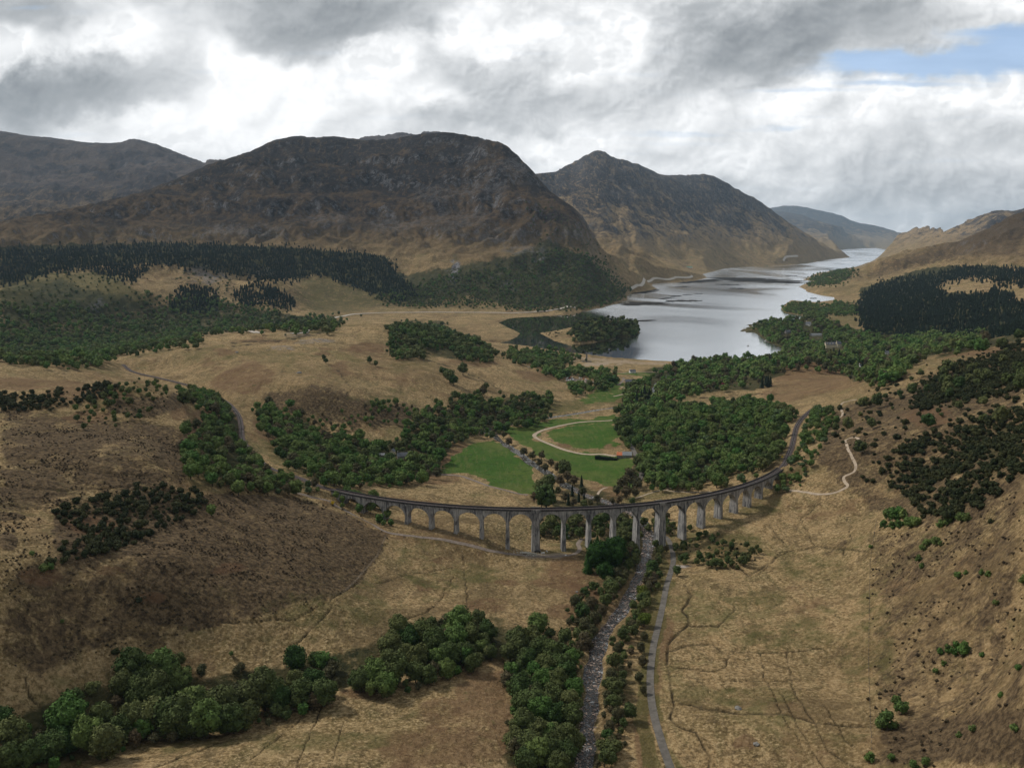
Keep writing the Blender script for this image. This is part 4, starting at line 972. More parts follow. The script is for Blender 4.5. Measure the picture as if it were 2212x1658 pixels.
for k in range(21):
    sa, sb = ends[k], ends[k+1]; mid = (sa+widths[k]/2 + sb-widths[k+1]/2)/2
    bm = bmesh.new(); rows = []
    ss = sorted(set([sa, sb, mid-ARCHR, mid+ARCHR] + [mid-ARCHR*math.cos(math.pi*q/22) for q in range(23)]))
    for s in ss:
        d = abs(s-mid)
        zb = -SPRING + (math.sqrt(max(ARCHR*ARCHR-d*d, 0)) if d < ARCHR else 0.0)
        if d >= ARCHR-1e-6: zb = -SPRING-0.4
        zt = ztop(s)
        zc0 = ztop(mid)
        rows.append([bm.verts.new(P3(s, 0, zt-1.25)), bm.verts.new(P3(s, -WTH, zt-1.25)), bm.verts.new(P3(s, -WTH, zc0+zb)), bm.verts.new(P3(s, 0, zc0+zb))])
    for a_, b_ in zip(rows[:-1], rows[1:]):
        for q in range(4): bm.faces.new((a_[q], a_[(q+1) % 4], b_[(q+1) % 4], b_[q]))
    bm.faces.new(rows[0]); bm.faces.new(rows[-1][::-1])
    bm_obj('arch', bm, CONC, VIA)
    # string course and parapets over this bay
    bm = bmesh.new(); arc_solid(bm, sa, sb, [(0.28, -1.45), (0.28, -1.10), (-0.02, -1.10), (-0.02, -1.45)], 4)
    bm_obj('string_course', bm, CONC, VIA)
    for off, nm in ((0.16, 'parapet'), (-WTH+0.32, 'parapet')):
        bm = bmesh.new(); arc_solid(bm, sa+0.02, sb-0.02, [(off, -1.10), (off, -0.16), (off+0.06, -0.14), (off+0.06, 0.0), (off-0.54, 0.0), (off-0.54, -0.14), (off-0.48, -0.16), (off-0.48, -1.20)], 4)
        bm_obj(nm, bm, CONC_D, VIA)
for i, s in enumerate(STEP):
    w = PW[i]; zt = ztop(s); zg = PIER_Z[i]-2.5
    bm = bmesh.new()
    def ring(z, ww, o0, o1):
        return [bm.verts.new(P3(s-ww/2, o0, z)), bm.verts.new(P3(s+ww/2, o0, z)), bm.verts.new(P3(s+ww/2, o1, z)), bm.verts.new(P3(s-ww/2, o1, z))]
    hh = zt-SPRING-zg; bat = hh*0.020
    big_ = i in (7, 12)
    pr = 0.42 if big_ else 0.24
    lv = [ring(zg, w+0.3+2*bat, 0.35+bat, -WTH-0.35-bat), ring(zt-SPRING, w+0.12, 0.30, -WTH-0.30)]
    for a_, b_ in zip(lv[:-1], lv[1:]):
        for q in range(4): bm.faces.new((a_[q], a_[(q+1) % 4], b_[(q+1) % 4], b_[q]))
    bm.faces.new(lv[0][::-1]); bm.faces.new(lv[-1])
    bm_obj('pier', bm, CONC, VIA)
    # pilaster strips climbing the spandrels
    for o0, o1 in ((pr, -0.05), (-WTH+0.05, -WTH-pr)):
        bm = bmesh.new(); arc_solid(bm, s-w*0.42, s+w*0.42, [(o0, -SPRING+0.02), (o0, -1.5), (o1, -1.5), (o1, -SPRING+0.02)], 1)
        bm_obj('pilaster', bm, CONC, VIA)
    if big_:
        for o0, o1 in ((0.75, 0.10), (-WTH+0.05, -WTH-0.75)):
            bm = bmesh.new(); arc_solid(bm, s-w*0.62, s+w*0.62, [(o0, -2.0), (o0, 0.12), (o1, 0.12), (o1, -2.0)], 3)
            bm_obj('refuge', bm, CONC, VIA)
# abutments
for s0, s1 in ((-27, -17.07), (STEP[-1]+17.07, STEP[-1]+29)):
    bm = bmesh.new(); arc_solid(bm, s0, s1, [(0, -14), (0, -1.25), (-WTH, -1.25), (-WTH, -14)], 4); bm_obj('abutment', bm, CONC, VIA)
    for off in (0.16, -WTH+0.32):
        bm = bmesh.new(); arc_solid(bm, s0, s1, [(off, -1.24), (off, 0.0), (off-0.48, 0.0), (off-0.48, -1.24)], 4); bm_obj('parapet', bm, CONC_D, VIA)
bm = bmesh.new(); arc_solid(bm, -27, STEP[-1]+29, [(-0.3, -1.24), (-0.3, -0.92), (-WTH+0.3, -0.92), (-WTH+0.3, -1.24)], 120)
bm_obj('deck', bm, BALLAST, VIA)

# railway: ballast bed, sleepers, two rails, over the viaduct and on both sides
track = np.array(list(rail_left[::-1]) + arc_pts(-20, SE-6, 60, -2.7, -0.9) + list(rail_right[1:]))
TR = empty('railway_track', (0, 0, 0), label='single track railway curving through the woods and over the viaduct', cat='railway')
d_ = np.r_[0, np.cumsum(np.linalg.norm(np.diff(track[:, :2], axis=0), axis=1))]
keep = np.r_[True, np.diff(d_) > 0.5]; track = track[keep]; d_ = d_[keep]
sm = np.arange(0, d_[-1], 6.0); trk = np.c_[np.interp(sm, d_, track[:, 0]), np.interp(sm, d_, track[:, 1]), np.interp(sm, d_, track[:, 2])]
for _ in range(3): trk[1:-1] = (trk[:-2]+2*trk[1:-1]+trk[2:])/4
def off_ribbon(P, o0, o1, dz0, dz1, dz2=None):
    T = np.gradient(P[:, :2], axis=0); T /= np.linalg.norm(T, axis=1)[:, None]; N = np.c_[-T[:, 1], T[:, 0]]
    prof = [(o0, dz0), (o0, dz1), (o1, dz1), (o1, dz0)]
    V = np.array([[(p[0]+n_[0]*o, p[1]+n_[1]*o, p[2]+h) for o, h in prof] for p, n_ in zip(P, N)]).reshape(-1, 3)
    F = []
    for i in range(len(P)-1):
        for k in range(3): a = i*4+k; F.append((a, a+1, a+5, a+4))
    return V, np.array(F)
V, F = off_ribbon(trk, -2.3, 2.3, -0.5, 0.06); link('ballast_bed', mesh_np('ballast_bed', V, F, BALLAST, False), TR)
for o in (-0.76, 0.70):
    V, F = off_ribbon(trk, o, o+0.09, 0.05, 0.32); link('rail', mesh_np('rail', V, F, RAIL, False), TR)
bm = bmesh.new(); dd2 = np.r_[0, np.cumsum(np.linalg.norm(np.diff(trk[:, :2], axis=0), axis=1))]
for s in np.arange(1, dd2[-1]-1, 0.9):
    x, y, z = (np.interp(s, dd2, trk[:, k]) for k in range(3)); x2, y2 = (np.interp(s+0.5, dd2, trk[:, k]) for k in range(2))
    add_box(bm, (x, y, z+0.10), (0.26, 2.5, 0.16), math.atan2(y2-y, x2-x))
bm_obj('sleepers', bm, SLEEPER, TR, kind='stuff')

# ------------------------------------------------------------------ roads and paths
def path_from(P, n=6, raise_=0.0):
    P = np.array(P, float)
    X, Y, Z = hit(P[:, 0], P[:, 1]); ok = ~np.isnan(X)
    return catmull(np.c_[X, Y, Z][ok], n)
def road(name, P, w, mat, label, dz=0.14, n=6, wfun=None, kind='structure'):
    W_ = path_from(P, n); V, F = ribbon(W_, w, dz, True, 5, wfun)
    return link(name, mesh_np(name, V, F, mat), label=label, kind=kind)
TRACK = [(1460, 1700), (1447.8, 1658), (1428.6, 1601), (1409.4, 1527), (1404.6, 1463), (1411, 1399), (1422, 1351), (1431.8, 1306.5), (1439.8, 1265), (1447.8, 1239), (1454, 1213.7), (1452.6, 1191), (1445.5, 1169), (1437, 1158)]
road('road', TRACK, 3.3, ASPHALT, 'narrow grey estate road running beside the river to the viaduct', 0.16)
road('road', [(1380, 1040), (1386, 1020), (1383, 1003), (1375, 986), (1366, 968), (1360, 955)], 4.2, ASPHALT, 'short grey lane passing the orange roofed barn', 0.2)
road('path', [(640, 1064), (680, 1075), (720, 1088), (760, 1110), (800, 1130), (830, 1147), (860, 1154), (900, 1159), (940, 1163), (1000, 1174), (1050, 1187), (1100, 1196), (1150, 1200.5), (1200, 1201), (1238, 1197), (1252, 1187), (1249, 1174), (1258, 1163)], 2.8, GRAVEL,
     'brown gravel path curving below the left half of the viaduct', 0.16)
road('farm_track', [(1328.8, 907.5), (1290, 909.5), (1244.8, 912.8), (1196.8, 922.4), (1168, 930.8), (1154, 940.4), (1168, 951), (1196.8, 963), (1232.8, 975), (1268.8, 981), (1300, 981), (1330, 985)], 4.6, PALEPATH, 'pale farm track looping through the bright green hay field', 0.2)
road('farm_track', [(906, 1023), (956.8, 1025.6), (992.8, 1028), (1028.8, 1040), (1064.8, 1052), (1100.8, 1061.6), (1140, 1069)], 3.6, GRAVEL, 'grey track along the lower edge of the left hay field', 0.2)
road('road', [(678.6, 706), (706.6, 693.8), (743, 683), (779, 678), (827, 675.6), (911, 674.8), (1023, 675), (1107, 676), (1160, 673), (1197, 669), (1242, 664)], 9.0, ROADFAR, 'main road along the foot of the craggy mountain', 1.0)
road('road', [(1362, 625), (1375, 617), (1390, 609.5), (1405, 607.5), (1453, 603), (1488, 600), (1496, 595)], 11.0, ROADFAR, 'pale shore road rounding the point beyond the wooded slope', 1.5)
road('road', [(1692, 563), (1700, 556), (1724, 551.6)], 14.0, ROADFAR, 'short pale stretch of shore road below the pointed mountain', 2.0)
road('road', [(533, 716), (550, 717.5), (568, 719)], 9.0, ROADFAR, 'scrap of main road showing between trees above the golden ridge', 0.8)
road('road', [(628, 721), (650, 719.5), (664, 713)], 9.0, ROADFAR, 'second scrap of main road just right of the first one', 0.8)
road('footpath', [(1850.6, 862.6), (1836.6, 865), (1819, 871), (1815.6, 883.6), (1819.8, 894.8), (1811, 904.6), (1801.6, 913)], 1.9, PALEPATH, 'pale upper stretch of hillside footpath near the railway woods', 0.12)
road('footpath', [(1856, 948), (1842, 945), (1826, 951), (1831, 967.6), (1839, 984), (1848, 1004), (1845, 1018), (1824, 1029), (1824, 1040), (1831, 1048.8), (1820, 1057), (1803, 1064), (1775, 1067), (1747, 1064), (1719, 1060), (1691, 1057)], 1.9, PALEPATH,
     'pale winding footpath climbing the hillside right of the viaduct', 0.12)
road('footpath', [(1369, 1077), (1411, 1063), (1439, 1058.6), (1450, 1061), (1495, 1063), (1528.6, 1062), (1560, 1062)], 1.7, PALEPATH, 'pale footpath behind the right half of the viaduct', 0.12)
road('footpath', [(1439, 1058.6), (1449, 1054), (1458.6, 1051.6)], 1.5, PALEPATH, 'short spur forking from the footpath behind the viaduct', 0.16)
road('footpath', [(1312, 1052), (1303, 1055), (1295, 1061), (1291, 1069), (1293, 1074.5), (1301, 1077.6)], 2.0, PALEPATH, 'small hooked path between trees behind the middle arches', 0.12)
road('footpath', [(1339.4, 834.6), (1357, 841), (1361.5, 846), (1349, 850.6), (1325, 856.2)], 3.0, PALEPATH, 'pale path bending through the small green field by the trees', 0.15)
road('footpath', [(1347, 816), (1346, 822), (1335, 832)], 4.0, GRAVEL, 'grey lane end above the small green field', 0.15)
road('footpath', [(1340, 806), (1380, 804), (1450, 803.5)], 3.0, PALEPATH, 'pale path along the flat green strip behind the trees', 0.15)
road('footpath', [(1140, 793), (1200, 784), (1225, 782), (1255, 778)], 2.4, PALEPATH, 'thin pale path leading to the stone tower', 0.12)

# ------------------------------------------------------------------ river stones (uncountable)
def stones(name, XY, Zs, size, mat, label):
    bm = bmesh.new()
    ico = bmesh.new(); bmesh.ops.create_icosphere(ico, subdivisions=1, radius=1.0)
    base = [v.co.copy() for v in ico.verts]; fc = [[v.index for v in f.verts] for f in ico.faces]; ico.free()
    Vs, Fs = [], []
    base = np.array(base); fc = np.array(fc)
    for (x, y), z, s in zip(XY, Zs, size):
        j = base*(1+rng.uniform(-.25, .25, (len(base), 1)))*np.array([rng.uniform(.8, 1.3), rng.uniform(.8, 1.3), rng.uniform(.45, .8)])*s
        Fs.append(fc+len(base)*len(Vs)); Vs.append(j+np.array([x, y, z]))
    return link(name, mesh_np(name, np.vstack(Vs), np.vstack(Fs), mat, False), label=label, kind='stuff')
rd = np.r_[0, np.cumsum(np.linalg.norm(np.diff(river[:, :2], axis=0), axis=1))]
XY, ZS, SZ = [], [], []
for _ in range(5200):
    s = rng.uniform(0, min(rd[-1], 460)); x, y, z = (np.interp(s, rd, river[:, k]) for k in range(3))
    x2, y2 = (np.interp(s+1, rd, river[:, k]) for k in range(2)); t = math.atan2(y2-y, x2-x)
    o = rng.choice([-1, 1])*abs(rng.normal(2.2, 1.5)) if rng.random() < .86 else rng.normal(0, 2.0); bx, by = x-math.sin(t)*o, y+math.cos(t)*o
    sz = 0.10+0.42*rng.random()**2.6*(1.0 if rng.random() < .94 else 2.2)
    XY.append((bx, by)); ZS.append(z+0.22+0.0*o+abs(o)*0.05); SZ.append(sz)
stones('river_stones', XY, ZS, SZ, STONE_M, 'pale pink and grey boulders crowding the river bed')
print('river z check', river[:3], z_at(river[:3, 0], river[:3, 1]))
# ------------------------------------------------------------------ foliage
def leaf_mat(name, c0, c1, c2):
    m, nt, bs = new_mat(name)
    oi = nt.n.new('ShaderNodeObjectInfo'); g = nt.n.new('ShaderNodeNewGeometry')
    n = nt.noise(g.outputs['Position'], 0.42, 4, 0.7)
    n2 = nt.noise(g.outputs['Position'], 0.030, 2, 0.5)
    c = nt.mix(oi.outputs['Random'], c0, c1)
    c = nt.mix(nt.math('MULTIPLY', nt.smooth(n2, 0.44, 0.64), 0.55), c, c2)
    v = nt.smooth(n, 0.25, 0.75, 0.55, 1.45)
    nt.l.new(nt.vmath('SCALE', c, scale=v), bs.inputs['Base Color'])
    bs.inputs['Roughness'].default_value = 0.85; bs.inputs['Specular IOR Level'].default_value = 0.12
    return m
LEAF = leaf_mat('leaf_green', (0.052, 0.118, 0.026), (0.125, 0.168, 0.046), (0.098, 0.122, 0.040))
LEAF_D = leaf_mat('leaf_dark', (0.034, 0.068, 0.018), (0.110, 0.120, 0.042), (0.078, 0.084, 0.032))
LEAF_B = leaf_mat('leaf_bare', (0.072, 0.070, 0.036), (0.110, 0.082, 0.046), (0.068, 0.080, 0.034))
LEAF_Y = leaf_mat('leaf_yellow', (0.085, 0.125, 0.018), (0.105, 0.120, 0.022), (0.085, 0.115, 0.018))
LEAF_P = leaf_mat('leaf_pale', (0.075, 0.115, 0.048), (0.095, 0.135, 0.058), (0.080, 0.120, 0.052))
NEEDLE = leaf_mat('needle', (0.010, 0.020, 0.012), (0.019, 0.031, 0.016), (0.011, 0.019, 0.012))
SCRUB = leaf_mat('scrub', (0.022, 0.031, 0.012), (0.052, 0.054, 0.020), (0.030, 0.035, 0.014))
TUFTM = leaf_mat('heather_tuft', (0.045, 0.034, 0.020), (0.080, 0.058, 0.034), (0.055, 0.044, 0.022))
YEW = leaf_mat('deep_evergreen', (0.020, 0.054, 0.010), (0.028, 0.068, 0.013), (0.022, 0.056, 0.011))
BARK = flat_mat('bark', (0.060, 0.048, 0.038), 0.95, 0.35, 2.0)
BARK_P = flat_mat('pale_bark', (0.20, 0.19, 0.17), 0.9, 0.35, 2.0)
PINK = leaf_mat('pink_blossom', (0.20, 0.010, 0.050), (0.24, 0.014, 0.060), (0.16, 0.01, 0.04))
GORSE = leaf_mat('gorse_flower', (0.62, 0.42, 0.03), (0.55, 0.38, 0.03), (0.6, 0.4, 0.03))

def ico_np(sub):
    b = bmesh.new(); bmesh.ops.create_icosphere(b, subdivisions=sub, radius=1.0)
    v = np.array([x.co[:] for x in b.verts]); f = np.array([[q.index for q in p.verts] for p in b.faces]); b.free(); return v, f
ICO1, ICO2 = ico_np(1), ico_np(2)
def crown_mesh(name, mat, seed, R=4.0, z0=3.2, z1=10.0, lumps=16, leaves=1500, leaf=0.6, core=0.86, sub=1, spread=0.62, lump_r=(0.34, 0.5), flat=1.0):
    """crown of foliage clumps: uneven cores carrying many small leaf sprays"""
    g = np.random.default_rng(seed); zc, hz = (z0+z1)/2, (z1-z0)/2
    P = []
    for k in range(lumps*6):
        d = g.normal(size=3); d /= np.linalg.norm(d); rr = g.uniform(0.25, 1.0)**0.5*spread
        q = d*rr; r = g.uniform(*lump_r)*(1.12-0.35*abs(q[2]))
        if any(np.linalg.norm(q-p[0]) < 0.55*(r+p[1])*0.72 for p in P): continue
        P.append((q, r))
        if len(P) >= lumps: break
    C = np.array([p[0] for p in P])*np.array([R, R, hz]) + np.array([0, 0, zc]); Rr = np.array([p[1] for p in P])*R
    iv, iff = (ICO1, ICO2)[sub-1]
    Vs, F3, off = [], [], 0
    for c, r in zip(C, Rr):
        j = 1+g.uniform(-.16, .16, (len(iv), 1)); v = iv*j*r*core*np.array([1, 1, min(1.0, hz/R+0.15)*flat])+c
        Vs.append(v); F3.append(iff+off); off += len(v)
    V = [np.vstack(Vs)]; T = [np.vstack(F3)]
    if leaves:
        w = Rr**2; idx_ = g.choice(len(C), leaves, p=w/w.sum())
        d = g.normal(size=(leaves, 3)); d[:, 2] += 0.25; d /= np.linalg.norm(d, axis=1)[:, None]
        c = C[idx_]+d*(Rr[idx_]*g.uniform(0.84, 1.10, leaves))[:, None]*np.array([1, 1, min(1.0, hz/R+0.15)*flat])
        n_ = d+g.normal(size=(leaves, 3))*0.45; n_ /= np.linalg.norm(n_, axis=1)[:, None]
        t_ = np.cross(n_, g.normal(size=(leaves, 3))); t_ /= np.linalg.norm(t_, axis=1)[:, None]; b_ = np.cross(n_, t_)
        s = leaf*g.uniform(0.6, 1.3, leaves)[:, None]
        p0 = c-t_*s*0.5-b_*s*0.35; p1 = c+t_*s*0.5-b_*s*0.3; p2 = c+b_*s*0.6+n_*s*0.2
        V.append(np.stack([p0, p1, p2], 1).reshape(-1, 3)); T.append(np.arange(leaves*3).reshape(-1, 3)+off)
    return mesh_np(name, np.vstack(V), np.vstack(T), mat, False)
def conifer_mesh(name, mat, seed, H=14.0, R=2.7, tiers=9, pts=11, z0=1.0):
    g = np.random.default_rng(seed); V, F = [], []
    for k in range(tiers):
        f = k/(tiers-1); zb = z0+(H-z0)*f*0.93; zt = min(H, zb+(H-z0)/tiers*1.9); r = R*(1-f)**0.85+0.18
        n = max(6, int(pts*(1-0.4*f)))*2; a0 = g.uniform(0, 6.28); base = len(V)
        V.append((0, 0, zt))
        for i in range(n):
            a = a0+i*2*math.pi/n; rr = r*(g.uniform(0.9, 1.2) if i % 2 else g.uniform(0.45, 0.7)); V.append((rr*math.cos(a), rr*math.sin(a), zb-(0.4*r if i % 2 else -0.1*r)+g.uniform(-.15, .15)))
        for i in range(n): F.append((base, base+1+i, base+1+(i+1) % n))
    return mesh_np(name, np.array(V), np.array(F), mat, False)
def pine_mesh(name, mat, seed, H=10.0):
    g = np.random.default_rng(seed); return crown_mesh(name, mat, seed, R=3.2, z0=H*0.45, z1=H, lumps=8, leaves=500, leaf=0.5, spread=0.75, lump_r=(.28, .42), flat=0.7)
def trunk_mesh(name, mat, seed, H=6.5, r=0.24, limbs=5):
    g = np.random.default_rng(seed); bm = bmesh.new()
    def tube(p, q, r0, r1, n=6):
        p, q = Vector(p), Vector(q); d = (q-p).normalized(); a = d.orthogonal().normalized(); b = d.cross(a)
        A = [bm.verts.new(p+(a*math.cos(t)+b*math.sin(t))*r0) for t in [2*math.pi*i/n for i in range(n)]]
        B = [bm.verts.new(q+(a*math.cos(t)+b*math.sin(t))*r1) for t in [2*math.pi*i/n for i in range(n)]]
        for i in range(n): bm.faces.new((A[i], A[(i+1) % n], B[(i+1) % n], B[i]))
    x, y, z, rr = 0.0, 0.0, -0.6, r*1.3
    for k in range(4):
        x2, y2, z2 = x+g.uniform(-.18, .18), y+g.uniform(-.18, .18), z+(H+0.6)/4; tube((x, y, z), (x2, y2, z2), rr, rr*0.78); x, y, z, rr = x2, y2, z2, rr*0.78
        if k >= 1:
            for _ in range(2): a = g.uniform(0, 6.28); tube((x, y, z), (x+math.cos(a)*2.1, y+math.sin(a)*2.1, z+g.uniform(1.0, 2.2)), rr*0.6, rr*0.2, 5)
    me = bpy.data.meshes.new(name); bm.to_mesh(me); bm.free(); me.materials.append(mat); return me

BIG = [crown_mesh('crown', LEAF_D, 100+i, R=4.3, z0=0.7, z1=10.4, lumps=20, leaves=2600, leaf=0.62) for i in range(5)]
BIG += [crown_mesh('crown', LEAF, 108+i, R=4.1, z0=0.8, z1=10.6, lumps=17, leaves=2300, leaf=0.6) for i in range(2)]
BIG_B = [crown_mesh('crown', LEAF_B, 120+i, R=3.6, z0=0.5, z1=8.5, lumps=15, leaves=1500, leaf=0.6, core=0.7) for i in range(3)]
MID = [crown_mesh('crown', LEAF, 140+i, R=3.7, z0=0.7, z1=9.6, lumps=13, leaves=620, leaf=0.85) for i in range(5)]
MID_B = [crown_mesh('crown', LEAF_B, 150+i, R=3.5, z0=0.7, z1=9.0, lumps=11, leaves=450, leaf=0.8, core=0.72) for i in range(3)]
MID_D = [crown_mesh('crown', LEAF_D, 155+i, R=3.7, z0=0.5, z1=9.6, lumps=12, leaves=520, leaf=0.85) for i in range(3)]
YEL = crown_mesh('crown', LEAF_Y, 160, R=3.6, z0=1.0, z1=8.0, lumps=16, leaves=1600, leaf=0.6)
PAL = [crown_mesh('crown', LEAF_P, 163+i, R=3.4, z0=0.6, z1=6.0, lumps=11, leaves=500, leaf=0.8) for i in range(2)]
LOW = [crown_mesh('crown', LEAF, 170+i, R=4.2, z0=0.6, z1=9.6, lumps=7, leaves=90, leaf=1.7, lump_r=(.4, .58)) for i in range(4)]
LOW_D = [crown_mesh('crown', LEAF_D, 175+i, R=4.2, z0=0.6, z1=9.0, lumps=7, leaves=80, leaf=1.7, lump_r=(.4, .58)) for i in range(3)]
CON = [conifer_mesh('crown', NEEDLE, 180+i, H=15, R=2.9, tiers=12, pts=13) for i in range(3)]
CON_L = [conifer_mesh('crown', NEEDLE, 190+i, H=15, R=3.9, tiers=5, pts=5, z0=0.0) for i in range(3)]
YEWS = [conifer_mesh('crown', YEW, 195+i, H=15, R=4.6, tiers=13, pts=17, z0=0.2) for i in range(2)]
YEWB = crown_mesh('crown', YEW, 199, R=5.0, z0=0.4, z1=13.5, lumps=24, leaves=3000, leaf=0.6)
BUSH = [crown_mesh('foliage', SCRUB, 200+i, R=1.6, z0=-0.2, z1=2.3, lumps=9, leaves=300, leaf=0.42) for i in range(4)]
BUSH_G = [crown_mesh('foliage', LEAF, 210+i, R=1.7, z0=-0.2, z1=3.0, lumps=9, leaves=340, leaf=0.42) for i in range(3)]
TUSS = [crown_mesh('foliage', TUFTM, 220+i, R=0.75, z0=-0.15, z1=0.75, lumps=4, leaves=40, leaf=0.35) for i in range(3)]
PINES = [pine_mesh('crown', SCRUB, 230+i) for i in range(3)]
TRUNKS = [trunk_mesh('trunk', BARK, 300+i) for i in range(3)]; TRUNK_P = trunk_mesh('trunk', BARK_P, 310)

def add_tree(x, y, z, h, crown, base_h, label, cat='tree', name='broadleaf_tree', group=None, trunk=None, wide=1.0):
    t = empty(name, (x, y, z), rng.uniform(0, 6.28), label=label, cat=cat, group=group)
    s = h/base_h; t.scale = (s*wide, s*wide, s)
    c = bpy.data.objects.new('crown' if trunk is not None else 'foliage', crown); COL.objects.link(c); c.parent = t
    if trunk is not None:
        k = bpy.data.objects.new('trunk', trunk); COL.objects.link(k); k.parent = t
    return t
ORD = 'first second third fourth fifth sixth seventh eighth ninth tenth eleventh twelfth thirteenth fourteenth fifteenth sixteenth seventeenth eighteenth nineteenth twentieth'.split()
def ordw(i):
    if i < 20: return ORD[i]
    tens = ['twenty', 'thirty', 'forty', 'fifty', 'sixty'][(i+1)//10-2]; k = (i+1) % 10
    return (tens[:-1]+'ieth') if k == 0 else tens+' '+ORD[k-1]
def clump(L, where, group, crowns, base_h, look='dark green', name='broadleaf_tree', rows=('back', 'middle', 'front'), kscale=1.0, trunks=TRUNKS, cat='tree', hmax=99, grow=1.12):
    """trees given as (u, v, crown radius) in the picture: each one is put on the ground where its foot stands"""
    L = [q for q in L]
    A = np.array([(q[0], q[1]+q[2]*1.05, q[2]) for q in L], float)
    X, Y, Z = hit(A[:, 0], A[:, 1])
    order = np.argsort(A[:, 1]); row = np.empty(len(L), int); nr = len(rows)
    for k, i in enumerate(order): row[i] = k*nr//len(L)
    for r_ in range(nr):
        m = [i for i in np.argsort(A[:, 0]) if row[i] == r_]
        for j, i in enumerate(m):
            if np.isnan(X[i]): continue
            dist = Y[i]*CP-(Z[i]-ZC)*SP
            R = A[i, 2]*dist/FD*rng.uniform(0.92, 1.22)*grow; h = min(R*2.3*kscale, hmax)
            lb = f'{look} {cat}, {ordw(j)} from left in {rows[r_]} row of {where}' if nr > 1 else f'{look} {cat}, {ordw(j)} from left in {where}'
            cm = crowns[(i*7+j) % len(crowns)]
            z = float(z_at(X[i], Y[i]))
            if z < 0.3: continue
            add_tree(X[i], Y[i], z-0.15, h, cm, base_h, lb, cat, name, group, (trunks[i % len(trunks)] if trunks else None), rng.uniform(0.92, 1.1))

C1 = [(5, 1560, 30), (30, 1590, 36), (60, 1632, 30), (110, 1618, 28), (140, 1600, 30), (150, 1556, 36), (190, 1592, 34), (220, 1556, 32), (232, 1610, 30), (290, 1442, 32), (318, 1470, 32), (352, 1452, 34), (386, 1470, 32), (342, 1502, 34), (300, 1502, 30),
      (268, 1482, 26), (330, 1548, 36), (380, 1556, 34), (420, 1520, 32), (450, 1558, 34), (482, 1530, 32), (505, 1552, 30), (540, 1520, 30), (572, 1498, 34), (602, 1510, 28), (535, 1546, 26), (412, 1566, 28), (290, 1556, 30), (262, 1580, 26), (20, 1640, 26)]
C2 = [(638, 1428, 22), (682, 1425, 18), (640, 1473, 26), (678, 1478, 26), (700, 1500, 24), (655, 1504, 24), (779, 1473, 20), (811, 1457, 27), (850, 1450, 27), (835, 1481, 24), (862, 1367, 24), (885, 1383, 22), (917, 1372, 23), (845, 1399, 22), (875, 1411, 22), (907, 1424, 25),
      (898, 1449, 23), (939, 1393, 22), (947, 1424, 20), (994, 1348, 27), (985, 1385, 24), (971, 1417, 25), (1003, 1411, 23), (965, 1443, 22), (1017, 1379, 20), (1051, 1369, 20), (1061, 1411, 13), (1022, 1434, 17), (927, 1458, 19)]
C3 = [(1163, 1351, 21), (1119, 1393, 23), (1144, 1386, 22), (1165, 1404, 25), (1190, 1415, 23), (1138, 1424, 23), (1102, 1408, 19), (1178, 1441, 25), (1210, 1434, 23), (1235, 1424, 20), (1156, 1449, 21), (1226, 1460, 24), (1202, 1473, 25), (1172, 1475, 21), (1110, 1453, 13), (1239, 1489, 22),
      (1126, 1489, 23), (1157, 1497, 23), (1107, 1488, 15), (1193, 1511, 25), (1224, 1518, 23), (1144, 1525, 25), (1120, 1523, 20), (1170, 1541, 25), (1203, 1547, 25), (1233, 1553, 21), (1132, 1572, 27), (1163, 1584, 25), (1113, 1597, 25), (1140, 1609, 27), (1188, 1589, 25), (1218, 1597, 23),
      (1165, 1629, 27), (1136, 1645, 27), (1195, 1629, 25), (1223, 1629, 23), (1242, 1607, 18), (1208, 1654, 23)]
C4 = [(1243, 1300, 13), (1258, 1325, 15), (1275, 1308, 14), (1285, 1335, 15), (1262, 1350, 15), (1280, 1364, 14), (1262, 1385, 14), (1247, 1402, 12), (1300, 1320, 13), (1308, 1298, 13), (1324, 1275, 12), (1338, 1258, 12), (1347, 1235, 11), (1330, 1243, 11), (1316, 1263, 11), (1275, 1395, 9)]
C5 = [(1334, 1400, 13), (1324, 1430, 14), (1320, 1460, 14), (1330, 1490, 14), (1324, 1520, 15), (1336, 1548, 15), (1316, 1570, 14), (1322, 1605, 15), (1306, 1640, 15), (1345, 1372, 12), (1360, 1350, 11), (1375, 1330, 10), (1368, 1308, 10), (1387, 1308, 9), (1397, 1290, 9), (1402, 1266, 9), (1412, 1248, 9),
      (1404, 1233, 8), (1420, 1215, 9), (1426, 1192, 9), (1416, 1175, 8), (1425, 1168, 7)]
clump(C1, 'lower left clump', 'trees of the lower left clump', BIG, 10.4)
clump(C2, 'centre left clump', 'trees of the centre left clump', BIG, 10.4, 'round green')
clump(C3, 'clump left of river', 'trees of the clump left of the river', BIG, 10.4, 'round dark green')
clump(C4, 'left river bank', 'grey green trees on the left river bank', BIG_B[:2]+MID_D[:1], 8.5, 'grey green', rows=('upper', 'lower'))
clump(C5, 'right river bank', 'grey green trees on the right river bank', [MID_D[0], BIG_B[0], MID_D[1]], 8.9, 'grey green', rows=('upper', 'lower'))
clump([(1385, 1400, 10), (1388, 1430, 10), (1380, 1462, 11), (1392, 1375, 8), (1390, 1490, 9)], 'russet row beside the road', 'russet saplings by the road', BIG_B, 8.5, 'russet brown', rows=('x',))
clump([(1391, 1338, 14)], 'verge of the road', None, [YEL], 8.0, 'bright yellow green', rows=('x',))
clump([(1388, 1279, 11)], 'verge above the bright one', None, [YEL], 8.0, 'small olive green', rows=('x',))
clump([(1296, 1200, 36)], 'deep green mass below the viaduct', None, [YEWB], 13.5, 'massive evergreen', rows=('x',))
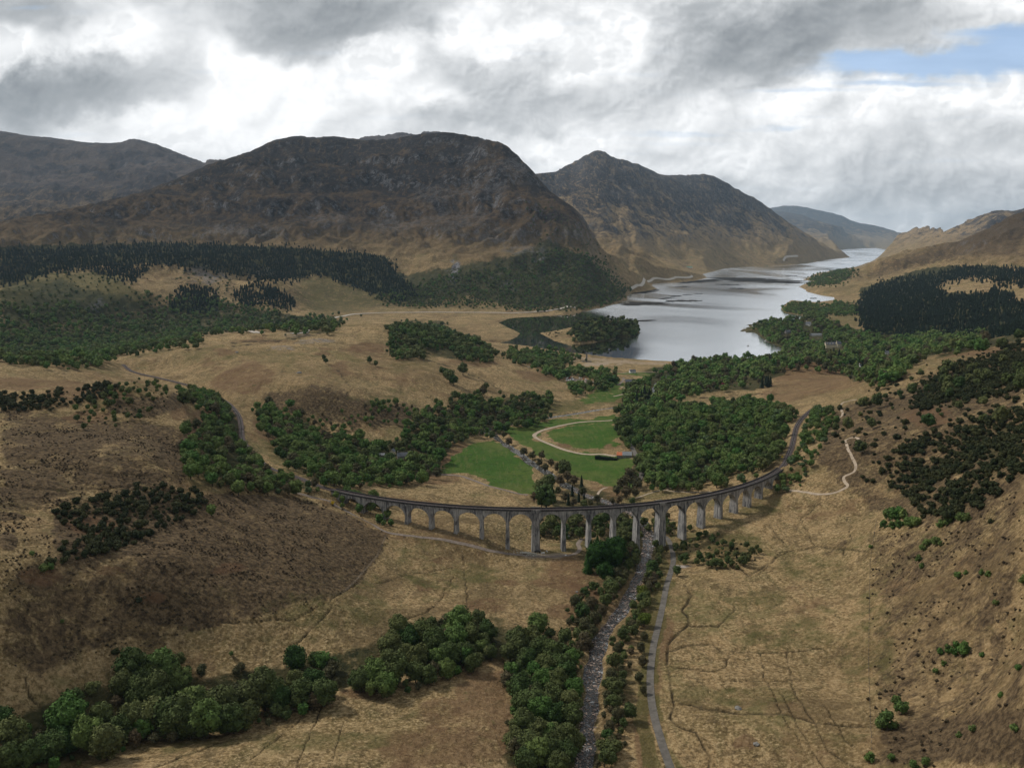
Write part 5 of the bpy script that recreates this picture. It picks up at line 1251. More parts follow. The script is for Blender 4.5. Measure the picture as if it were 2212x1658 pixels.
clump([(1325, 1206, 26), (1306, 1236, 20), (1328, 1190, 22)], 'group right of the massive evergreen', 'deep green trees below the viaduct', [YEWB], 13.5, 'deep green', rows=('x',))
clump([(1276, 1196, 22), (1290, 1186, 24), (1270, 1215, 20)], 'group behind the massive evergreen', 'feathery conifers below the viaduct', YEWS, 15, 'feathery conifer', rows=('x',), name='conifer_tree')
clump([(1366, 1185, 14), (1352, 1160, 14), (1358, 1222, 12), (1345, 1200, 13), (1372, 1210, 12)], 'group at the pier beside the river', 'trees at the river pier', MID_D, 9.6, 'dark green', rows=('x',))
clump([(820, 1090, 9), (806, 1072, 11), (835, 1112, 9), (800, 1098, 9), (782, 1078, 9), (765, 1070, 11), (750, 1062, 10), (742, 1078, 10), (776, 1100, 8), (820, 1122, 9), (845, 1090, 7), (728, 1068, 9), (845, 1128, 7)], 'thicket at the left viaduct end', 'thicket trees at the left abutment', MID, 9.6, 'small green', rows=('upper', 'lower'))
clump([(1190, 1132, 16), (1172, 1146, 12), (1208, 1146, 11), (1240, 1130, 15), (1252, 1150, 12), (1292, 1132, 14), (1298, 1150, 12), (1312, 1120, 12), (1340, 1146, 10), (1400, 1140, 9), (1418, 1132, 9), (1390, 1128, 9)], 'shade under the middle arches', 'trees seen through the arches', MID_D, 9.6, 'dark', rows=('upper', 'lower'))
clump([(458, 1104, 11)], 'lone bright bush in the dark left scrub', None, [MID[0]], 9.6, 'rounded green', rows=('x',))
clump([(96, 1228, 9), (110, 1222, 9), (70, 1196, 5), (135, 1382-40, 5), (500, 1452-40, 5)], 'scatter on the left moor', 'small trees scattered on the left moor', MID, 9.6, 'small green', rows=('x',))
clump([(645, 1440-12, 10), (512, 1450, 10), (436, 1450, 10), (522, 1450-10, 8)], 'thin ones above the lower left stream', 'thin trees above the stream', BIG_B, 8.5, 'thin pale', rows=('x',))
# scrub by the right arches
SC = [(1470, 1150, 8), (1490, 1140, 8), (1508, 1152, 8), (1524, 1150, 8), (1540, 1160, 9), (1560, 1168, 9), (1580, 1176, 8), (1548, 1190, 10), (1530, 1200, 9), (1510, 1196, 9), (1570, 1196, 9), (1590, 1196, 9), (1600, 1210, 9), (1580, 1214, 9), (1556, 1218, 9), (1530, 1216, 8), (1505, 1212, 8), (1640, 1189, 7), (1618, 1202, 6), (1462, 1232, 12), (1470, 1205, 8), (1460, 1180, 7), (1480, 1175, 6)]
clump(SC, 'scrub right of the road', 'scrub trees right of the road', MID_D, 9.6, 'low green', rows=('upper', 'lower'), kscale=0.72, grow=1.3)
# lone bushes on the right hillside
RB = [(2065, 1400, 12), (2048, 1402, 8), (2082, 1400, 9), (2030, 1405, 6), (1920, 1556, 14), (1900, 1560, 10), (1945, 1530, 12), (1935, 1512, 9), (2120, 1412, 5), (2038, 1432, 5), (1880, 1636, 7), (1925, 1634, 7), (1975, 1650, 8), (2000, 1645, 8), (2020, 1170, 8), (2002, 1172, 6), (2032, 1172, 5), (1992, 1184, 6), (1984, 1206, 6), (1990, 1222, 5), (2070, 1240, 6), (2085, 1236, 4), (2135, 1238, 5), (2120, 1236, 5),
      (1936, 1110, 12), (1920, 1112, 9), (1950, 1110, 8), (1910, 1132, 8), (1928, 1134, 7), (1942, 1132, 7), (1966, 1128, 9), (1978, 1130, 8), (2030, 1130, 8), (2045, 1126, 8), (2075, 1120, 9), (2090, 1118, 8), (2160, 1500, 5), (2100, 1570, 6), (2070, 1585, 6), (2200, 1440, 6), (2190, 1570, 8), (1880, 1180, 4), (2020, 1450, 5), (2150, 1300, 5), (2212, 1250, 7)]
clump(RB, 'bushes scattered over the right hillside', 'bushes on the right hillside', BUSH_G, 3.0, 'small green', rows=('upper', 'middle', 'lower'), name='bush', trunks=None, cat='bush')
clump([(972, 890-77, 14), (965, 806, 10), (980, 822, 10), (1000, 800, 10), (1050, 835, 7), (955, 800, 8), (798, 778, 6), (812, 786, 5), (700, 772, 6), (704, 780, 5)], 'scatter on the golden ridge', 'trees scattered on the golden ridge', MID_D, 9.6, 'dark round', rows=('x',))
clump([(1266, 768+10, 3), (1150+53, 790, 6)], 'pair near the stone tower', 'small trees near the tower', MID_D, 9.6, 'small dark', rows=('x',))
# odd trees by the fields and river behind the viaduct
clump([(1218, 1016, 14), (1180, 1085, 18), (1172, 1060, 16), (1186, 1045, 14), (1170, 1085, 12)], 'tall group where the river meets the viaduct', 'tall trees behind the arches', MID_D, 9.6, 'tall dark', rows=('x',), kscale=1.25)
clump([(1250, 1075, 9), (1236, 1062, 9), (1256, 1046, 8), (1228, 1082, 8), (1262, 1082, 9)], 'conifer row behind the middle arches', 'small conifers behind the arches', CON, 15, 'dark pointed', rows=('x',), name='conifer_tree', kscale=1.3)
clump([(1205, 1010, 9), (1190, 1000, 8), (1165, 1000, 8), (1150, 985, 8), (1170, 985, 8), (1132, 978, 8), (1100, 956, 8), (1070, 930, 7), (1225, 1030, 10), (1240, 1040, 9), (1210, 1040, 10), (1205, 1060, 9), (1222, 1075, 9), (1240, 1085, 9), (1260, 1065, 8), (1275, 1085, 8), (1290, 1080, 8), (1195, 1080, 10), (1154, 1075, 9), (1088, 940, 6), (1178, 1012, 8)],
      'bare river edge by the hay fields', 'bare trees along the river by the fields', MID_B, 9.0, 'brownish', rows=('upper', 'lower'))
clump([(1360, 1035, 17), (1345, 1045, 14), (1375, 1045, 13), (1332, 1060, 10), (1352, 1066, 11), (1372, 1066, 9), (1338, 1080, 9), (1366, 1082, 8), (1322, 1082, 7)], 'brown group left of the short lane', 'brown trees beside the lane', MID_B+MID_D[:1], 9.0, 'spreading brown', rows=('x',))
clump([(1352, 914, 14), (1340, 924, 12), (1356, 938, 12), (1362, 952, 9), (1378, 925, 12)], 'group at the east edge of hay field', 'trees edging the hay field', MID_D, 9.6, 'rounded dark', rows=('x',))
clump([(954, 990, 5), (948, 1000, 6), (940, 1006, 6), (957, 983, 5)], 'group at the left field corner', 'trees at the left field corner', MID_D, 9.6, 'small dark', rows=('x',))

# ---------------- woods: scatter on the ground inside outlines
name_hint = ['']
def scatter(poly, spacing, off_v=0.0, cap=4000, oversample=14, rmin=0, rmax=1e9, holes=()):
    P = np.array(poly, float); x0, y0 = P.min(0)-(14, 7); x1, y1 = P.max(0)+(14, 7)
    cxm, cym = P.mean(0); X, Y, Z = hit([cxm], [cym])
    n_try = int(min(110000, cap*oversample))
    U = rng.uniform(x0, x1, n_try); V = rng.uniform(y0, y1, n_try)
    # jitter the outline so the edge frays
    e = 0.02*(x1-x0)
    jx = rng.standard_t(2.2, n_try)*2.6; jy = rng.standard_t(2.2, n_try)*1.7
    k = inside(U+np.clip(jx, -26, 26), V+np.clip(jy, -15, 15), P)
    for h_ in holes: k &= ~inside(U, V, h_)
    U, V = U[k], V[k]+off_v
    X, Y, Z = hit(U, V); ok = ~np.isnan(X) & (Z > 0.35)
    R = np.hypot(X, Y); ok &= (R > rmin) & (R < rmax)
    X, Y, Z, U, V = X[ok], Y[ok], Z[ok], U[ok], V[ok]
    cell = {}; out = []
    for i in range(len(X)):
        cx, cy = int(X[i]//spacing), int(Y[i]//spacing); bad = False
        for a in (-1, 0, 1):
            for b in (-1, 0, 1):
                for j in cell.get((cx+a, cy+b), ()):
                    if (X[i]-X[j])**2+(Y[i]-Y[j])**2 < spacing*spacing*0.62: bad = True; break
                if bad: break
            if bad: break
        if bad: continue
        cell.setdefault((cx, cy), []).append(i); out.append(i)
        if len(out) >= cap: break
    if name_hint[0] == 'heather_tufts':
        o = np.array(out, int); q = perlin(X[o]/14, Y[o]/14)+0.7*perlin(X[o]/5, Y[o]/5+3)+0.5*perlin(X[o]/60, Y[o]/60); out = list(o[q > 0.18+rng.normal(0, .15, len(o))])
    # keep trees off the tracks, the river and the deck
    o = np.array(out, int)
    if len(o) == 0: return np.zeros((0, 3))
    o = o[rng.random(len(o)) < 0.45+0.9*sstep(perlin(X[o]/(spacing*5.5), Y[o]/(spacing*5.5)+9), -0.45, 0.25)]
    if len(o) == 0: return np.zeros((0, 3))
    xs, ys, zs = X[o], Y[o], Z[o]
    near = np.hypot(xs, ys) < 1500
    d1 = np.where(near, seg_dist(xs, ys, trk[::3, :2])[0], 99); d2 = np.where(near, seg_dist(xs, ys, river[:, :2])[0], 99)
    vr = np.abs(np.hypot(xs-VCX, ys-VCY)-VR+2.7); sarc = (np.arctan2(xs-VCX, VCY-ys)-VA0)*VR
    onv = (vr < 7) & (sarc > -26) & (sarc < STEP[-1]+28) & (ys < VCY)
    g = (d1 > 6.5) & (d2 > 5.0) & ~onv
    return np.c_[xs, ys, zs][g]

def make_stuff(name, label, pts, protos, hs, mats=None):
    """many alike plants as ONE object: points carrying copies of a few crowns"""
    if not len(pts): return
    me = bpy.data.meshes.new(name); me.vertices.add(len(pts)); me.vertices.foreach_set('co', pts.astype(np.float32).ravel())
    for nm, arr in (('size', hs), ('turn', rng.uniform(0, 6.28, len(pts))), ('wide', rng.uniform(0.85, 1.2, len(pts))*(1.3 if 'plantation' in name else 1.0))):
        at = me.attributes.new(nm, 'FLOAT', 'POINT'); at.data.foreach_set('value', np.asarray(arr, np.float32))
    at = me.attributes.new('pick', 'INT', 'POINT'); at.data.foreach_set('value', rng.integers(0, len(protos), len(pts)).astype(np.int32))
    o = link(name, me, label=label, kind='stuff')
    ng = bpy.data.node_groups.new(name+'_nodes', 'GeometryNodeTree')
    ng.interface.new_socket('Geometry', in_out='INPUT', socket_type='NodeSocketGeometry'); ng.interface.new_socket('Geometry', in_out='OUTPUT', socket_type='NodeSocketGeometry')
    N, L = ng.nodes, ng.links; gi = N.new('NodeGroupInput'); go = N.new('NodeGroupOutput'); join = N.new('GeometryNodeJoinGeometry')
    def attr(n_, t_):
        a = N.new('GeometryNodeInputNamedAttribute'); a.data_type = t_; a.inputs[0].default_value = n_
        return [s for s in a.outputs if s.enabled and s.name == 'Attribute'][0]
    for k, pr in enumerate(protos):
        oi = N.new('GeometryNodeObjectInfo'); oi.inputs['Object'].default_value = pr; oi.transform_space = 'ORIGINAL'
        ip = N.new('GeometryNodeInstanceOnPoints'); L.new(gi.outputs[0], ip.inputs['Points']); L.new(oi.outputs['Geometry'], ip.inputs['Instance'])
        cmp_ = N.new('FunctionNodeCompare'); cmp_.data_type = 'INT'; cmp_.operation = 'EQUAL'
        ins_ = [s for s in cmp_.inputs if s.enabled]
        L.new(attr('pick', 'INT'), ins_[0]); ins_[1].default_value = k
        L.new(cmp_.outputs[0], ip.inputs['Selection'])
        cr = N.new('ShaderNodeCombineXYZ'); L.new(attr('turn', 'FLOAT'), cr.inputs[2]); L.new(cr.outputs[0], ip.inputs['Rotation'])
        cs = N.new('ShaderNodeCombineXYZ'); sz = attr('size', 'FLOAT'); wd = N.new('ShaderNodeMath'); wd.operation = 'MULTIPLY'; L.new(sz, wd.inputs[0]); L.new(attr('wide', 'FLOAT'), wd.inputs[1])
        L.new(wd.outputs[0], cs.inputs[0]); L.new(wd.outputs[0], cs.inputs[1]); L.new(sz, cs.inputs[2]); L.new(cs.outputs[0], ip.inputs['Scale'])
        L.new(ip.outputs[0], join.inputs[0])
    L.new(join.outputs[0], go.inputs[0])
    md = o.modifiers.new('plants', 'NODES'); md.node_group = ng
    return o
def proto(u, v, mesh, base_h, h, label, name='broadleaf_tree', cat='tree', trunk=None, child='crown'):
    """a real lone tree standing in the scene; its crown is also the pattern for the woods"""
    X, Y, Z = hit([u], [v]); z = float(z_at(X[0], Y[0]))
    t = add_tree(X[0], Y[0], z-0.1, h, mesh, base_h, label, cat, name, None, trunk)
    return t.children[0]
PR_MID = [proto(u, v, m, 9.6, 9, lb, trunk=TRUNKS[0]) for u, v, m, lb in [(1690, 1042, MID[0], 'green tree leaning out beside the right viaduct end'), (640, 1003, MID[1], 'green tree just above the railway left of the viaduct'),
          (1410, 1035, MID[2], 'green tree at the lower left corner of the right wood'), (930, 1000, MID[3], 'green tree on the left edge of the lower hay field'), (700, 1052, MID[4], 'green tree at the left end of the viaduct parapet')]]
PR_MIDD = [proto(u, v, m, 9.6, 9, lb, trunk=TRUNKS[1]) for u, v, m, lb in [(1120, 905, MID_D[0], 'dark tree on the inside of the river bend'), (1262, 1100, MID_D[1], 'dark tree just behind the central piers')]]
PR_MIDB = [proto(1060, 915, MID_B[0], 9.0, 8, 'bare brown tree above the river bend', trunk=TRUNKS[2])]
PR_LOW = [proto(u, v, m, 9.6, 9, lb, trunk=TRUNKS[0]) for u, v, m, lb in [(1480, 845, LOW[0], 'rounded tree at the edge of the golden plateau'), (1330, 800, LOW[1], 'lone tree on the flat by the green strip'), (1404, 822, LOW[2], 'lone tree above the river near the green strip'), (1450, 800, LOW[3], 'tree where the river reaches the loch')]]
PR_LOWD = [proto(u, v, m, 9.0, 9, lb, trunk=TRUNKS[0]) for u, v, m, lb in [(1050, 772, LOW_D[0], 'dark tree below the wooded knoll on the ridge'), (780, 684, LOW_D[1], 'dark tree beside the main road'), (1845, 668, LOW_D[2], 'dark bushy tree between plantation and loch')]]
PR_CON = [proto(u, v, m, 15, 15, lb, name='conifer_tree', trunk=None, child='crown') for u, v, m, lb in [(1654, 832, CON_L[0], 'tall dark spruce at the left foot of the brown knoll'), (1664, 834, CON_L[1], 'tall dark spruce beside another at the brown knoll'), (1874, 716, CON_L[2], 'dark spruce at the near corner of the plantation')]]
PR_CON.append(proto(1884, 722, crown_mesh('crown', NEEDLE, 196, R=3.6, z0=0.0, z1=14, lumps=8, leaves=120, leaf=1.6, lump_r=(.4, .55)), 14, 13, 'rounded dark pine at the near corner of the plantation', name='conifer_tree'))
PR_BUSH = [proto(u, v, m, 2.3, 2.6, lb, name='bush', cat='bush') for u, v, m, lb in [(300, 1300, BUSH[0], 'dark low bush in the middle of the left moor'), (2140, 1130, BUSH[1], 'dark low bush on the upper right slope'), (1580, 1185, BUSH[2], 'dark low bush in the scrub right of the road'), (250, 1412, BUSH[3], 'dark low bush near the lower left field')]]
PR_TUSS = [proto(u, v, m, 0.75, 0.8, lb, name='heather_clump', cat='heather') for u, v, m, lb in [(700, 1230, TUSS[0], 'heather clump near the track line of the dark hill'), (560, 1300, TUSS[1], 'heather clump at the foot of the dark hill'), (2000, 1330, TUSS[2], 'heather clump on the right slope beyond the fence')]]
PR_PALE = [proto(u, v, m, 6.0, 7, lb) for u, v, m, lb in [(1600, 1048-8, PAL[0], 'pale willow at the lower edge of right wood'), (1712, 1000, PAL[1], 'pale willow right of the railway curve')]]
PR_PINE = [proto(u, v, m, 10, 10, lb, trunk=TRUNKS[0], name='pine_tree') for u, v, m, lb in [(1376, 722, PINES[0], 'pine at the right tip of the small island'), (1716, 668, PINES[1], 'pine on the tip of the small headland'), (1200, 732-8, PINES[2], 'young pine on the narrow spit of the island')]]

n_ind = [sum(1 for o in COL.objects if o.name.startswith('broadleaf_tree'))]
def wood(polys, spacing, protos, h, hv, base_h, name, label, off_v=0.0, cap=4000, ind=0, ind_label=None, trunk=True, holes=(), **kw):
    name_hint[0] = name
    pts = np.vstack([scatter(p, spacing, off_v, cap, holes=holes, **kw) for p in polys])
    if not len(pts): print('EMPTY wood', name, label); return
    hs = np.clip(rng.normal(h, hv*1.35, len(pts))*(1+0.22*perlin(pts[:, 0]/40, pts[:, 1]/40)), h*0.4, h*1.8)/base_h
    if ind:                                     # the nearest ones are trees in their own right
        o = np.argsort(np.hypot(pts[:, 0], pts[:, 1])); take = o[:ind]; rest = o[ind:]
        take = take[np.argsort(np.arctan2(pts[take, 0], pts[take, 1]))]
        for kk, i in enumerate(take):
            x, y, z = pts[i]; pm = protos[int(rng.integers(len(protos)))]
            add_tree(x, y, z-0.1, hs[i]*base_h, pm.data, base_h, ind_label.replace('green tree', 'green tree, '+ordw(kk)+' from left', 1), 'tree', 'birch_tree', 'trees '+ind_label.split(' tree ')[1], TRUNKS[int(rng.integers(3))], rng.uniform(.88, 1.15))
        pts, hs = pts[rest], hs[rest]
    print(name, label[:40], len(pts), 'ind', ind)
    make_stuff(name, label, pts, protos, hs)
wood([[(0, 1570), (120, 1560), (250, 1440), (300, 1430), (400, 1440), (440, 1490), (600, 1490), (640, 1440), (720, 1440), (720, 1510), (560, 1570), (400, 1590), (250, 1620), (120, 1658), (0, 1658)],
      [(770, 1470), (850, 1430), (860, 1370), (1000, 1340), (1070, 1380), (1060, 1420), (980, 1450), (880, 1490), (790, 1500)],
      [(1100, 1400), (1170, 1360), (1240, 1420), (1250, 1480), (1250, 1640), (1110, 1658), (1108, 1500)]], 5.5, PR_MIDD+PR_MID[:1]+PR_MIDB, 6.5, 2.0, 9.6, 'understorey', 'lower growth filling the tree clumps in the foreground', 8, 700)
wood([[(1236, 1290), (1262, 1280), (1300, 1300), (1320, 1262), (1335, 1225), (1352, 1228), (1350, 1262), (1325, 1312), (1298, 1345), (1288, 1390), (1262, 1420), (1238, 1400)]], 4.6, PR_MIDB+PR_MIDD, 5.0, 1.2, 9.3, 'bank_thicket', 'grey green thicket lining the left river bank', 4, 260)
wood([[(1318, 1400), (1350, 1360), (1380, 1300), (1400, 1240), (1412, 1180), (1432, 1172), (1428, 1215), (1412, 1262), (1392, 1320), (1362, 1372), (1345, 1420), (1342, 1480), (1352, 1560), (1335, 1600), (1325, 1658), (1294, 1658), (1308, 1560), (1312, 1470)]], 4.6, PR_MIDB+PR_MIDD, 5.0, 1.2, 9.3, 'bank_thicket', 'grey green thicket lining the right river bank', 4, 420)
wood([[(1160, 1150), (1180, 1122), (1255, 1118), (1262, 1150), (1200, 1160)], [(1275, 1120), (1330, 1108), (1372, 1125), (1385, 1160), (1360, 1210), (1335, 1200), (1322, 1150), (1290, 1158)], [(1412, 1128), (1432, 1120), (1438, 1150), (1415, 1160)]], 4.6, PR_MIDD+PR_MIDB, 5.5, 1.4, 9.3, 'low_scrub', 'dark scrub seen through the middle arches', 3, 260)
wood([[(720, 1060), (760, 1064), (800, 1082), (830, 1100), (850, 1128), (828, 1134), (790, 1112), (745, 1090)]], 4.2, PR_MID[:2]+PR_MIDD, 4.0, 1.1, 9.6, 'low_scrub', 'low green scrub around the left end of the viaduct', 3, 140)
wood([[(1440, 1142), (1500, 1138), (1560, 1160), (1640, 1190), (1600, 1225), (1540, 1226), (1480, 1215), (1455, 1190)]], 6.0, PR_MIDD+PR_BUSH[:1], 4.5, 1.2, 9.6, 'low_scrub', 'low dark scrub on wet ground right of the road', 3, 220)
WL = [(405, 985), (425, 940), (455, 900), (470, 868), (500, 878), (512, 950), (540, 1000), (600, 1040), (700, 1056), (690, 1063), (560, 1062), (470, 1045), (415, 1020)]
wood([WL, [(440, 862), (470, 860), (492, 880), (470, 885)], [(395, 850), (420, 845), (470, 880), (440, 870)]], 6.5, PR_MID+PR_MIDD+PR_MIDB+PR_PALE[:1], 8.5, 1.9, 9.6, 'woodland', 'green birch wood on the slope left of the curving railway', 4, 1500, 40, 'green tree on near edge of the wood left of railway')
wood([[(555, 885), (600, 880), (650, 905), (640, 925), (700, 945), (760, 955), (800, 962), (830, 968), (870, 950), (905, 962), (940, 985), (950, 1008), (930, 1035), (860, 1042), (800, 1046), (720, 1042), (650, 1015), (600, 965)]], 7.0, PR_MID+PR_MIDD[:1]+PR_MIDB, 9.0, 2.2, 9.6, 'woodland', 'broad green wood between the railway and the left hay field', 5, 2500, 42, 'green tree on near edge of the wood behind left arches',
     holes=[[(812, 975), (905, 970), (905, 995), (812, 1004)]])
wood([[(880, 945), (905, 905), (950, 880), (1000, 862), (1055, 850), (1080, 880), (1105, 905), (1085, 922), (1052, 935), (1020, 930), (1000, 950), (960, 950), (950, 975)], [(1112, 870), (1140, 862), (1168, 862), (1176, 895), (1140, 916), (1108, 908)]], 7.5, PR_MIDD+PR_MIDB+PR_MID[:2], 10, 2, 9.6, 'woodland', 'mixed dark wood on the slope above the river bend', 5, 1600)
wood([[(665, 905), (720, 900), (800, 898), (820, 915), (760, 925), (690, 922)], [(885, 930), (910, 900), (860, 880), (800, 870), (810, 890)]], 9, PR_MIDB+PR_MID[:2], 6, 1.2, 9.6, 'woodland', 'thin scrubby wood on the dark slope below the golden ridge', 2, 500)
WR = [(1345, 912), (1380, 896), (1440, 888), (1500, 888), (1560, 873), (1640, 870), (1700, 888), (1718, 905), (1700, 925), (1690, 970), (1650, 1008), (1600, 1032), (1540, 1045), (1450, 1052), (1400, 1042), (1392, 1010), (1385, 975), (1352, 950)]
wood([WR], 7.0, PR_MID+PR_MIDD+PR_PALE[:1], 9.5, 2.0, 9.6, 'woodland', 'dense green wood inside the right curve of the railway', 5, 3500, 55, 'green tree on near edge of the wood behind right arches')
wood([[(1735, 925), (1762, 885), (1792, 890), (1782, 940), (1752, 990), (1722, 1028), (1690, 1062), (1674, 1052), (1704, 1010), (1722, 970)]], 6.0, PR_MID+PR_PALE, 6.5, 1.4, 9.6, 'woodland', 'belt of young green trees right of the railway curve', 2, 900, 20, 'young green tree in the belt right of railway')
wood([[(1400, 845), (1430, 803), (1480, 788), (1520, 780), (1600, 777), (1690, 775), (1640, 716), (1700, 690), (1760, 690), (1850, 720), (1900, 730), (2000, 725), (2130, 722), (2130, 745), (2000, 760), (1960, 790), (1900, 832), (1830, 802), (1790, 790), (1700, 785), (1660, 802), (1620, 826), (1530, 838), (1470, 852), (1415, 880), (1380, 898), (1345, 893), (1355, 872)]], 9.5, PR_LOW+PR_LOWD[:1]+PR_MIDB, 10, 2.6, 9.6, 'woodland',
     'broad village wood between the golden plateau and the loch', 4, 9000, holes=[[(1776, 738), (1824, 738), (1824, 765), (1776, 765)], [(1733, 690), (1758, 690), (1758, 716), (1733, 716)], [(1746, 716), (1780, 716), (1780, 738), (1746, 738)], [(1689, 708), (1712, 708), (1712, 731), (1689, 731)], [(1849, 784), (1868, 784), (1868, 806), (1849, 806)], [(1907, 755), (1927, 755), (1927, 777), (1907, 777)]])
wood([[(1360, 835), (1400, 826), (1425, 850), (1400, 880), (1360, 880)], [(1285, 820), (1305, 806), (1318, 815), (1310, 835), (1290, 835)], [(1240, 838), (1262, 836), (1270, 842), (1246, 845)], [(1243, 801), (1280, 806), (1262, 809)], [(1100, 760), (1230, 768), (1238, 776), (1170, 780), (1110, 772)], [(1150, 780), (1200, 785), (1228, 812), (1190, 800)]], 8.5, PR_LOWD+PR_LOW, 9, 2, 9.6, 'woodland', 'small groups of trees around the car park and lower river', 4, 900)
wood([[(843, 718), (862, 705), (895, 698), (940, 706), (985, 725), (960, 740), (905, 765), (860, 770), (845, 750)], [(985, 730), (1010, 735), (1062, 762), (1052, 775), (1000, 768)]], 7.5, PR_LOWD+PR_LOW[:1], 8.5, 2, 9.0, 'woodland', 'dark wooded knoll at the right end of the golden ridge', 3, 1200)
wood([[(0, 718), (130, 730), (300, 736), (405, 722), (430, 735), (330, 748), (240, 765), (190, 790), (100, 785), (0, 775)]], 9.5, PR_LOW+PR_LOWD, 9.5, 2, 9.6, 'woodland', 'green valley wood behind the left moor', 3, 3500)
wood([[(0, 668), (100, 665), (200, 668), (330, 640), (420, 640), (520, 665), (640, 690), (740, 690), (720, 712), (560, 712), (430, 716), (300, 735), (130, 728), (0, 716)]], 13, PR_LOWD+PR_LOW[:2], 9, 2.4, 9.0, 'woodland', 'dark green wood covering the valley floor below the craggy mountain', 2, 5200)
wood([[(0, 640), (120, 600), (210, 585), (260, 620), (330, 650), (200, 672), (0, 668)], [(380, 600), (470, 610), (560, 640), (640, 690), (520, 665), (400, 645)]], 24, PR_LOWD, 6, 1.6, 9.0, 'woodland', 'scattered small trees on the green shoulder hill', 0, 1500)
wood([[(0, 545), (100, 540), (240, 534), (300, 527), (560, 535), (640, 538), (830, 556), (862, 600), (900, 640), (860, 648), (760, 615), (690, 585), (640, 602), (560, 602), (500, 588), (420, 575), (330, 566), (290, 605), (235, 590), (220, 578), (110, 584), (0, 612)], [(380, 645), (420, 625), (460, 640), (450, 668), (400, 668)], [(520, 640), (560, 615), (585, 630), (560, 655)], [(585, 630), (600, 640), (625, 660), (615, 662)]], 8.5, PR_CON, 11.5, 1.4, 15, 'conifer_plantation', 'dark spruce plantation along the foot of the craggy mountain', 2, 24000, rmin=1900)
wood([[(1862, 640), (1900, 615), (1960, 602), (2050, 588), (2090, 578), (2212, 582), (2212, 612), (2100, 594), (2040, 602), (2012, 625), (2060, 640), (2130, 640), (2150, 625), (2180, 640), (2212, 662), (2212, 718), (2100, 722), (1960, 730), (1880, 714), (1858, 675)]], 7.4, PR_CON, 11.5, 1.6, 15, 'conifer_plantation', 'very dark spruce plantation on the right shore hillside', 3, 24000, rmin=1300)
wood([[(820, 645), (900, 622), (1000, 592), (1100, 582), (1200, 545), (1290, 562), (1352, 628), (1340, 648), (1290, 662), (1140, 668), (1000, 655), (880, 662)]], 11, PR_LOWD+PR_LOW[:1], 8, 2, 9.0, 'woodland', 'green birch wood climbing the right flank of the craggy mountain', 0, 7000, rmin=2000, rmax=4000)
wood([[(1150, 440), (1200, 450), (1270, 505), (1320, 560), (1290, 562), (1200, 540), (1150, 500)]], 30, PR_LOWD, 6, 1.6, 9.0, 'woodland', 'thin scattered trees high on the craggy flank', 0, 800, rmin=2400, rmax=4300)
wood([[(1238, 722), (1252, 700), (1300, 682), (1345, 684), (1376, 704), (1378, 722), (1330, 729), (1300, 732), (1255, 734)]], 6.8, PR_LOWD+PR_PINE[:1], 11, 2, 9.4, 'woodland', 'dark trees crowded over the small island', 1, 900)
wood([[(1166, 720), (1190, 720), (1210, 722), (1205, 728), (1180, 728)]], 14, PR_PINE, 6, 1.5, 10, 'woodland', 'row of young pines on the island spit', 0, 60)
wood([[(1696, 676), (1700, 662), (1740, 660), (1790, 668), (1780, 684), (1730, 680)], [(1800, 660), (1840, 662), (1838, 676), (1806, 676)], [(1741, 612), (1750, 604), (1775, 597), (1810, 585), (1845, 583), (1825, 600), (1790, 614)], [(1700, 690), (1640, 706), (1650, 715), (1700, 700)]], 9.5, PR_LOW+PR_LOWD, 8.5, 2, 9.6, 'woodland', 'green trees on the small headlands of the right shore', 1, 1500)
wood([[(165, 905), (190, 880), (230, 850), (290, 832), (345, 828), (368, 850), (330, 885), (230, 925), (180, 915)]], 6.5, PR_MIDD+PR_BUSH[:2]+PR_MID[:1], 4.5, 1.3, 9.6, 'hillside_scrub', 'green and dark scrub over the crag of the left hillock', 1, 900)
wood([[(0, 862), (80, 862), (160, 855), (240, 832), (245, 838), (160, 868), (60, 880), (0, 876)], [(120, 1112), (160, 1088), (230, 1085), (330, 1052), (430, 1062), (445, 1095), (380, 1125), (290, 1160), (210, 1195), (110, 1225), (190, 1150), (140, 1130)]], 4.6, PR_BUSH, 2.9, 0.8, 2.3, 'hillside_scrub', 'dark pine scrub in ragged patches on the left moor', 1, 1800)
wood([[(1868, 1045), (1900, 1002), (1960, 965), (2050, 935), (2120, 905), (2140, 920), (2212, 890), (2212, 1020), (2150, 1035), (2120, 1080), (2060, 1118), (1990, 1105), (1960, 1060)], [(2000, 830), (2060, 800), (2130, 775), (2212, 742), (2212, 830), (2150, 850), (2080, 860), (1980, 880)]], 4.8, PR_BUSH, 3.4, 0.9, 2.3, 'hillside_scrub', 'dense black green scrub spread over the right hillside', 1, 3600)
wood([[(1780, 890), (1880, 850), (2000, 800), (2212, 735), (2212, 900), (1980, 960), (1880, 1010), (1800, 940)]], 13, PR_BUSH+PR_MIDD[:1], 2.6, 0.8, 2.3, 'hillside_scrub', 'thin scrub over the brown slope right of the railway', 1, 500)
wood([[(1880, 1150), (2212, 1050), (2212, 1658), (1890, 1658)]], 3.0, PR_TUSS, 0.60, 0.25, 0.75, 'heather_tufts', 'dark heather tufts dotted over the right slope beyond the fence', 0, 1500)
wood([[(380, 1080), (500, 1062), (620, 1068), (700, 1090), (832, 1156), (812, 1200), (730, 1285), (540, 1335), (330, 1350), (250, 1300), (300, 1200)], [(0, 1100), (200, 1160), (330, 1150), (350, 1300), (420, 1380), (200, 1420), (0, 1440)], [(0, 880), (200, 940), (430, 940), (430, 1030), (120, 1090), (0, 1090)]], 2.0, PR_TUSS, 0.50, 0.22, 0.75, 'heather_tufts', 'heather and bog tufts over the dark left moor', 0, 6000)
